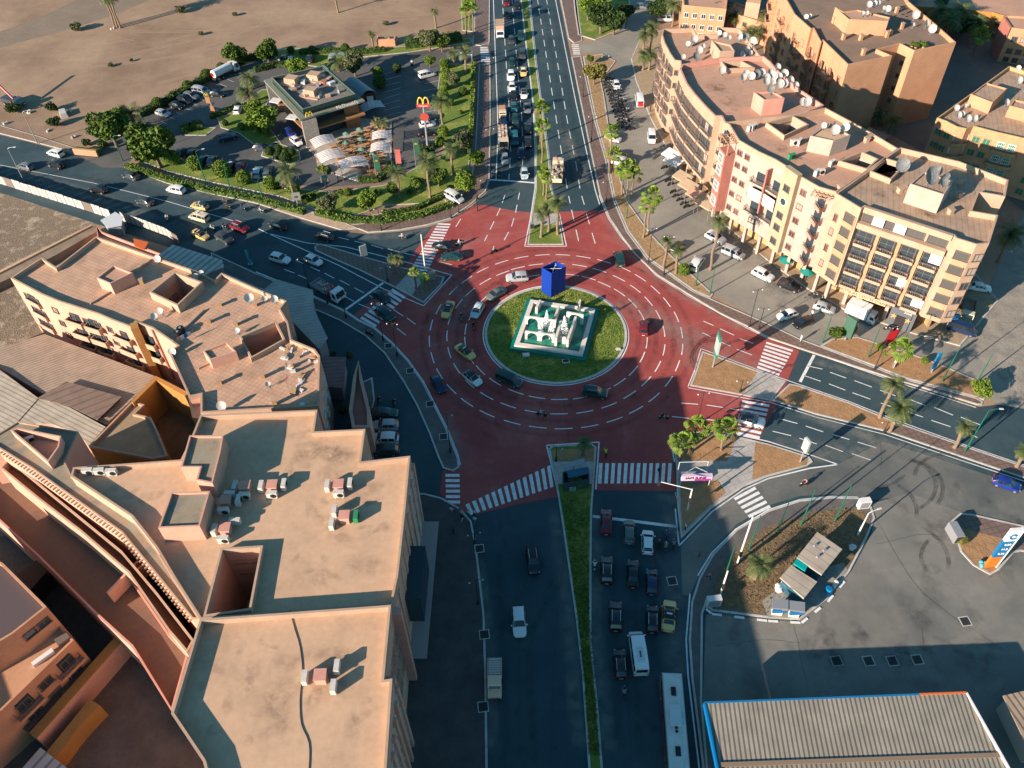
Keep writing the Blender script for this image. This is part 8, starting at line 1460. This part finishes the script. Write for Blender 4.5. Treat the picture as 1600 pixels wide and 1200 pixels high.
shed('site_cabin', 'grey wrapped site cabin between the two fence stretches', [(157, 344), (180, 331), (192, 338), (190, 352), (168, 356)], 2.8, m_alum, mat('grey_tarp', (.18, .21, .22), .8, (.3, .3, .3), 1))
t = thing('retaining_wall', 'dark stepped retaining wall beside the left tiled building', 'wall', (0, 0, 0)); vbox(t, 'wall', PW([(-60, 470), (-60, 452), (0, 424), (143, 352), (150, 362), (88, 398), (20, 432)], 1.6), 0, 1.6, mat('old_concrete', (.30, .22, .15), .9, (.2, .15, .1), .4)); vbox(t, 'coping', PW([(-60, 450), (0, 422), (143, 350), (144, 352), (0, 426), (-60, 454)], 1.9), 1.5, 1.9, m_roof_tan)
sheet('building_site', [(-60, 300), (0, 300), (80, 322), (160, 350), (140, 362), (0, 425), (0, 560), (70, 525), (30, 450), (-60, 480)], .014, mat('rubble_soil', (.26, .19, .125), .95, (.42, .32, .22), .35, bump=1.0, c3=(.20, .15, .1)))
t = thing('low_house', 'half ruined pink low house behind the tiled roof parapet', 'house', (0, 0, 0)); mass(t, PW([(150, 352), (160, 362), (230, 388), (262, 400), (255, 408), (205, 392), (152, 372)], 3.0), 0, 3.0, m_pink, m_roof_tan, .8); vbox(t, 'orange_tarp', PW([(208, 372), (232, 378), (225, 390), (210, 384)], 3.2), 3.0, 3.15, mat('orange_tarp', (.55, .12, .03), .8))
rr = random.Random(9)
for i, (x, y, s, lab) in enumerate([(100, 180, 2.2, 'large pale concrete slab block in the field by the road'), (44, 176, 1.0, 'small stone block near the crane'), (115, 215, .9, 'broken block pile by the entrance sign'), (76, 205, .7, 'small rubble heap beside the road'), (8, 193, .9, 'rubble heap at the left edge'), (176, 45, .8, 'rubble heap at the foot of the ragged palms')]):
    p = W(x, y); t = thing('rubble', lab, 'rubble', (p.x, p.y, 0), rr.uniform(0, 2))
    for k in range(1 if i == 0 else 4): b = MB(); b.box((rr.uniform(-s, s)*.6 if i else 0, rr.uniform(-s, s)*.5 if i else 0, s*.25), (s*(1.6 if i == 0 else .6), s*(.8 if i == 0 else .5), s*.5), rr.uniform(0, 3), 0, .8); b.build('block', m_kerb, t)
    if i == 0: b = MB(); b.box((s*.9, .3, .3), (.7, .8, .6), .4); b.build('block', m_kerb, t)
t = base('crane_truck', 'dark crane truck with red boom standing in the field', 'truck', (20, 160), (10, 3)); chassis(t, 7, 2.4, (-2, 2.4)); cab(t, 2.6, 2.2, 2.4, 1.6, paint(PAL['dark grey'])); b = MB(); b.box((-.8, 0, 1.4), (4, 2.2, 1.0)); b.build('engine_house', paint(PAL['dark grey']), t); b = MB(); b.tube([(1.0, 0, 2.0), (-7, 1.2, 6.5)], .28, 6); b.build('boom', paint((.35, .02, .02)), t)
p = W(136, 243); t = thing('entrance_sign', 'low salmon entrance wall sign with hedge behind it', 'sign', (p.x, p.y, 0), R(-12)); b = MB(); b.box((0, 0, .9), (6.0, .6, 1.5)); b.build('panel', m_orange, t); b = MB(); b.box((0, .9, .7), (6.2, 1.0, 1.2)); b.build('planter_hedge', m_lf, t)
p = W(604, 72); t = thing('entrance_sign', 'salmon box shaped wall at the north hedge', 'sign', (p.x, p.y, 0), 0); b = MB(); b.box((0, 0, 1.0), (5.0, .5, 2.0)); b.box((-2.4, 1.4, 1.0), (.4, 2.4, 2.0)); b.box((2.4, 1.4, 1.0), (.4, 2.4, 2.0)); b.build('wall', m_orange, t); b = MB(); b.box((0, 2.7, 1.1), (5.2, .4, .5)); b.build('beam', m_cream, t)
p = W(729, 97); t = thing('shelter', 'small white guard shelter at the car park exit', 'shelter', (p.x, p.y, .1), 0); b = MB(); b.box((0, 0, 2.3), (3.4, 1.8, .2)); b.build('roof', m_wl, t); b = MB()
for sx in (-1.5, 1.5): b.box((sx, 0, 1.1), (.15, 1.5, 2.2))
b.build('side_frame', m_wl, t)
p = W(644, 103); t = thing('ticket_post', 'dark ticket post on the small kerb tip in the car park', 'cabinet', (p.x, p.y, .1), 0); b = MB(); b.box((0, 0, .9), (.8, .5, 1.8)); b.build('casing', m_trim, t); b = MB(); b.box((0, -.26, 1.3), (.5, .03, .5)); b.build('screen', m_alum, t)
p = W(392, 414, 0); t = thing('turquoise_post', 'turquoise leaning road work post near the ribbed canopy', 'post', (p.x, p.y, .1), 0); b = MB(); b.tube([(0, 0, 0), (-.5, .8, 3.0)], .25, 6); b.build('tube', mat('turquoise_paint', (.03, .3, .3), .5), t); b = MB(); b.box((0, 0, .15), (.9, .9, .3)); b.build('foot', m_metal, t)
# flag shapes / washing and clutter on the tiled roof
m_rag = mat('white_rag', (.6, .57, .52), .9)
for i, (x, y) in enumerate([(447, 548), (455, 575), (470, 590), (463, 610), (480, 632), (490, 560), (481, 547), (443, 560)]):
    p = W(x, y, HL-.75); t = thing('roof_junk', ('first', 'second', 'third', 'fourth', 'fifth', 'sixth', 'seventh', 'eighth')[i]+' heap of white rags and boards on the east of the tiled roof', 'junk heap', (p.x, p.y, HL-.77), rr.uniform(0, 3), 'junk heaps on the tiled roof')
    for k in range(3): b = MB(); b.box((rr.uniform(-.9, .9), rr.uniform(-.8, .8), .12+.1*k), (rr.uniform(.5, 1.4), rr.uniform(.3, .9), .2), rr.uniform(0, 3)); b.build('board', [m_rag, m_alum, m_tile_w][k], t)
for i, (A, B, h) in enumerate([((300, 515), (270, 530), HL), ((445, 545), (448, 600), HL)]):
    A, B = W(*A, h+.9), W(*B, h+.9); t = thing('clothes_line', ('short', 'long')[i]+' sagging washing line with pegged cloths over the tiled roof', 'clothes line', (0, 0, 0)); b = MB(); b.tube([A, A.lerp(B, .5)-Vector((0, 0, .3)), B], .015, 4); b.build('rope', m_trim, t); b = MB()
    for q in (A, B): b.tube([q, (q.x, q.y, h-.8)], .04, 4)
    b.build('post', m_metal, t)
    for k in range(4): q = A.lerp(B, .2+.18*k); b = MB(); b.box((q.x, q.y, q.z-.5), (.6, .04, .8), math.atan2((B-A).y, (B-A).x)); b.build('cloth', [m_rag, m_tb, m_curtain, m_pink][k], t)
# rubbish bins by kerbs
# dust drifts and skid marks
m_dust = mat('sand_drift_and_sheen', (.34, .27, .2), .95, (.26, .22, .17), 1.0); m_crack = mat('road_seam', (.05, .053, .052), .9)
def ragged(px, z, m, name, amp=5, n=5):
    pts = smooth_px(px, n, True); pts = [(x+rr.uniform(-amp, amp)*.35, y+rr.uniform(-amp, amp)*.2) for x, y in pts]; b = MB(); b.flat(PW(pts), z); struct(b, name, m)
sk = []
for (cx, cy, rx, ry, a0, a1) in ((1400, 760, 60, 42, -70, 60), (1405, 765, 66, 46, -80, 40), (1480, 745, 50, 34, 180, 300), (1360, 800, 70, 50, -60, 20), (1112, 560, 30, 26, 130, 300), (1120, 556, 34, 30, 150, 290), (1530, 870, 90, 50, 150, 220), (1290, 740, 120, 30, 0, 60), (1040, 800, 26, 40, -60, 60), (1046, 812, 28, 44, -60, 50), (1290, 880, 190, 90, -40, 10), (1180, 560, 60, 30, 190, 300)):
    for o in (0, 3.4): sk.append(PW([(cx+(rx+o)*math.cos(R(a_)), cy+(ry+o*.7)*math.sin(R(a_))) for a_ in range(a0, a1, 8)]))
se = MB()
for L in ([(1355, 782), (1420, 900), (1470, 950), (1560, 1010)], [(1240, 975), (1262, 1075)], [(1370, 850), (1445, 835), (1500, 850)], [(1440, 980), (1450, 1080)], [(1376, 690), (1377, 735)], [(1120, 1010), (1190, 1000), (1250, 1005)], [(880, 620), (890, 690)], [(810, 900), (812, 1180)], [(870, 950), (860, 1190)], [(980, 930), (985, 1190)], [(300, 330), (420, 350)], [(455, 500), (560, 600)], [(1280, 430), (1180, 380), (1080, 270)]):
    P = smooth_px(L, 6); P = [(x+rr.uniform(-1, 1), y+rr.uniform(-.7, .7)) for x, y in P]; polyline(se, PW(P), .05, .044)
struct(se, 'road_seams', m_crack)
# ================================================================== dust, a painted wet sheen, oil and stains with soft uneven edges
def dirt_mat(name, c, amax, scale=.5, lo=.35, hi=.65):
    m = bpy.data.materials.new(name); m.use_nodes = True; n = m.node_tree.nodes; l = m.node_tree.links; b = n['Principled BSDF']; b.inputs['Base Color'].default_value = (*c, 1); b.inputs['Roughness'].default_value = .9; b.inputs['Specular IOR Level'].default_value = .2
    at = n.new('ShaderNodeAttribute'); at.attribute_name = 'cover'; g = n.new('ShaderNodeNewGeometry'); t = n.new('ShaderNodeTexNoise'); t.inputs['Scale'].default_value = scale; t.inputs['Detail'].default_value = 8; t.inputs['Roughness'].default_value = .7; l.new(g.outputs['Position'], t.inputs['Vector'])
    r = n.new('ShaderNodeMapRange'); r.inputs[1].default_value = lo; r.inputs[2].default_value = hi; l.new(t.outputs['Fac'], r.inputs[0]); x = n.new('ShaderNodeMath'); x.operation = 'MULTIPLY'; l.new(r.outputs[0], x.inputs[0]); l.new(at.outputs['Fac'], x.inputs[1]); y = n.new('ShaderNodeMath'); y.operation = 'MULTIPLY'; l.new(x.outputs[0], y.inputs[0]); y.inputs[1].default_value = amax; l.new(y.outputs[0], b.inputs['Alpha']); return m
class Dirt:
    def __init__(s): s.v = []; s.f = []; s.a = []; s.k = 0
    def strip(s, pts, w, z, off=0.0):
        s.k += 1; z += .0004*s.k; P = [Vector(p) for p in pts]; i = len(s.v)
        for k, p in enumerate(P):
            d = (P[min(k+1, len(P)-1)]-P[max(k-1, 0)]); n = Vector((-d.y, d.x, 0)).normalized(); e = 0.0 if k in (0, len(P)-1) else 1.0
            for f, a in ((-1, 0), (-.4, .8*e), (0, e), (.4, .8*e), (1, 0)): q = p+n*(off+f*w/2); s.v.append((q.x, q.y, z)); s.a.append(a)
        for k in range(len(P)-1):
            for j in range(4): a = i+k*5+j; s.f.append((a, a+1, a+6, a+5))
    def blob(s, c, rx, ry, rot, z):
        s.k += 1; z += .0004*s.k; i = len(s.v); s.v.append((c.x, c.y, z)); s.a.append(1); n = 18
        for ring, al in ((.5, .9), (1, 0)):
            for j in range(n):
                a = 2*math.pi*j/n; q = ring*(1+.18*math.sin(3*a+s.k)+.1*math.sin(5*a+2*s.k)); x, y = rx*q*math.cos(a), ry*q*math.sin(a); s.v.append((c.x+x*math.cos(rot)-y*math.sin(rot), c.y+x*math.sin(rot)+y*math.cos(rot), z)); s.a.append(al)
        for j in range(n): j2 = (j+1) % n; s.f.append((i, i+1+j, i+1+j2)); s.f.append((i+1+j, i+1+n+j, i+1+n+j2, i+1+j2))
    def build(s, name, m, parent=None):
        me = bpy.data.meshes.new(name); me.from_pydata(s.v, [], s.f); at = me.attributes.new('cover', 'FLOAT', 'POINT'); at.data.foreach_set('value', s.a); me.materials.append(m); o = obj(name, me, parent)
        if parent is None: tag(o, kind='structure')
        return o
r = random.Random(21)
D = Dirt()
SP_ = lambda L, n=4: PW(smooth_px(L, n))
for L, w in (([(960, 470), (1010, 490), (1060, 515), (1100, 535), (1150, 560), (1200, 580)], 5.5), ([(1040, 500), (1070, 540), (1085, 575)], 3.5), ([(1060, 840), (1048, 800), (1045, 770)], 4), ([(1066, 850), (1110, 810), (1160, 780), (1230, 755)], 4.5), ([(1060, 900), (1050, 940), (1052, 1000), (1062, 1060)], 3.5), ([(1200, 700), (1290, 710), (1380, 700)], 5), ([(1240, 640), (1380, 690), (1520, 735)], 2.6), ([(862, 790), (875, 850), (885, 940), (895, 1040), (905, 1180)], 2.2), ([(930, 790), (930, 900), (932, 1000), (942, 1100), (950, 1180)], 2.2), ([(748, 870), (760, 960), (766, 1060), (768, 1180)], 1.8), ([(940, 330), (975, 385), (1030, 440), (1090, 475), (1170, 520)], 2.0), ([(560, 370), (630, 368), (690, 352)], 2.2), ([(200, 270), (300, 298), (400, 324), (500, 356)], 3.0), ([(880, 200), (900, 250), (915, 290)], 3.0), ([(768, 120), (770, 200), (769, 280)], 2.0), ([(700, 440), (730, 470), (700, 520)], 3), ([(690, 640), (710, 690), (722, 740)], 2.5), ([(1260, 560), (1400, 602), (1530, 642)], 1.8), ([(1110, 960), (1240, 980), (1300, 950), (1345, 900)], 4), ([(1370, 830), (1400, 800), (1480, 800)], 4), ([(0, 262), (120, 300), (260, 350)], 4)):  # first strips on the red paving paint its pale wet sheen, others dust
    D.strip(SP_(L), w*1.3, .052)
for i in range(60):
    x, y = r.uniform(1120, 1590), r.uniform(770, 1080)
    if 1100 < x < 1370 and 760 < y < 975: continue
    D.blob(W(x, y), r.uniform(1, 5), r.uniform(.8, 3), r.uniform(0, 3), .054)
for i in range(40): x = r.uniform(0, 1); y = r.uniform(0, 1); D.blob(W(990+x*230+y*30, 200+x*290-30*y), r.uniform(1, 4), r.uniform(1, 3), r.uniform(0, 3), .056)
D.build('sand_drift_and_sheen', dirt_mat('sand_dust_and_sheen', (.36, .34, .29), .36, .45))
D = Dirt()
for i in range(70):
    x, y = r.uniform(1140, 1590), r.uniform(760, 1080)
    if 1100 < x < 1370 and 760 < y < 975: continue
    D.blob(W(x, y), r.uniform(.6, 4), r.uniform(.4, 2.4), r.uniform(0, 3), .09)
for L, w in (([(870, 830), (880, 900), (830, 1000), (835, 1180)], 1.4), ([(780, 860), (785, 1000), (790, 1180)], 1.5), ([(960, 830), (958, 1000), (970, 1180)], 1.6), ([(990, 840), (992, 1000), (1000, 1180)], 1.6), ([(1020, 850), (1022, 1000), (1030, 1100)], 1.6), ([(808, -10), (815, 100), (824, 200), (826, 275)], 1.6), ([(792, -10), (799, 100), (806, 200), (806, 275)], 1.6), ([(778, 50), (785, 170), (787, 270)], 1.6), ([(848, 0), (866, 110), (882, 210), (898, 300)], 1.5), ([(862, 0), (882, 110), (898, 210), (914, 300)], 1.5), ([(100, 272), (250, 305), (400, 342)], 2), ([(60, 280), (220, 325), (360, 365)], 2)):
    D.strip(SP_(L), w, .085)
for rr_ in (14.9, 18.1, 21.3, 24.4):
    pts = [Vector((CX+rr_*math.cos(a/18*math.pi), CY+rr_*math.sin(a/18*math.pi), 0)) for a in range(-2, 37)]; D.strip(pts, 1.3, .088)
for i in range(46): a = r.uniform(0, 6.28); q = r.uniform(14, 27); D.blob(Vector((CX+q*math.cos(a), CY+q*math.sin(a), 0)), r.uniform(.4, 2.2), r.uniform(.3, .9), a+1.57, .10)
for i in range(60): x = r.uniform(0, 1); y = r.uniform(0, 1); D.blob(W(980+x*240+y*60, 180+x*310-60*y), r.uniform(.5, 2.5), r.uniform(.3, 1.2), r.uniform(0, 3), .10)
for i in range(60): x, y = r.uniform(740, 1060), r.uniform(810, 1190); D.blob(W(x, y), r.uniform(.3, 1.6), r.uniform(.3, .8), r.uniform(0, 3), .11)
D.build('oil_stains', dirt_mat('oil_stain', (.03, .035, .037), .24, .7))
D = Dirt()
for P_ in sk: D.strip(P_, .34, .10)
D.build('skid_marks', dirt_mat('skid_rubber', (.03, .033, .035), .5, .8, .3, .6))
def roof_stains(name, px, h, n, c, amax, s0=.6, s1=3.0):
    D = Dirt(); xs = [p[0] for p in px]; ys = [p[1] for p in px]; q = PW(px, h); k = 0
    def inside(P): 
        c_ = False; j = len(q)-1
        for i in range(len(q)):
            if (q[i].y > P.y) != (q[j].y > P.y) and P.x < (q[j].x-q[i].x)*(P.y-q[i].y)/(q[j].y-q[i].y)+q[i].x: c_ = not c_
            j = i
        return c_
    for i in range(n*6):
        p = W(r.uniform(min(xs), max(xs)), r.uniform(min(ys), max(ys)), h); s = r.uniform(s0, s1)
        if all(inside(p+Vector((dx*s*1.3, dy*s*1.3, 0))) for dx, dy in ((1, 0), (-1, 0), (0, 1), (0, -1))): D.blob(p, s, s*r.uniform(.3, .9), r.uniform(0, 3), h+.012); k += 1
        if k >= n: break
    D.build(name, dirt_mat(name+'_m', c, amax, 1.0))
roof_stains('roof_stains', [(415, 660), (490, 655), (560, 690), (630, 730), (610, 930), (420, 940), (440, 800)], HN-.9, 34, (.22, .16, .12), .22)
roof_stains('roof_stains', [(320, 985), (600, 970), (595, 1190), (350, 1195), (290, 1110)], HN+.0, 30, (.22, .16, .12), .22)
roof_stains('roof_dust', [(150, 755), (270, 745), (260, 800), (230, 830)], HN-.9, 14, (.22, .16, .12), .22)
roof_stains('roof_stains', [(1075, 120), (1170, 105), (1180, 160), (1140, 185), (1095, 150)], hB-1, 26, (.18, .11, .08), .22, .5, 2.5)
roof_stains('roof_stains', [(1160, 215), (1200, 220), (1265, 220), (1290, 275), (1200, 240)], hC-1, 22, (.18, .11, .08), .22, .5, 2)
roof_stains('roof_stains', [(1320, 295), (1400, 250), (1420, 310), (1515, 300), (1530, 370), (1450, 350)], hD-1, 30, (.14, .09, .06), .22, .5, 2.5)
roof_stains('roof_stains', [(80, 420), (150, 380), (300, 425), (430, 480), (480, 560), (480, 625), (330, 635), (300, 560), (200, 490)], HL-.75, 60, (.2, .12, .085), .2, .4, 2)
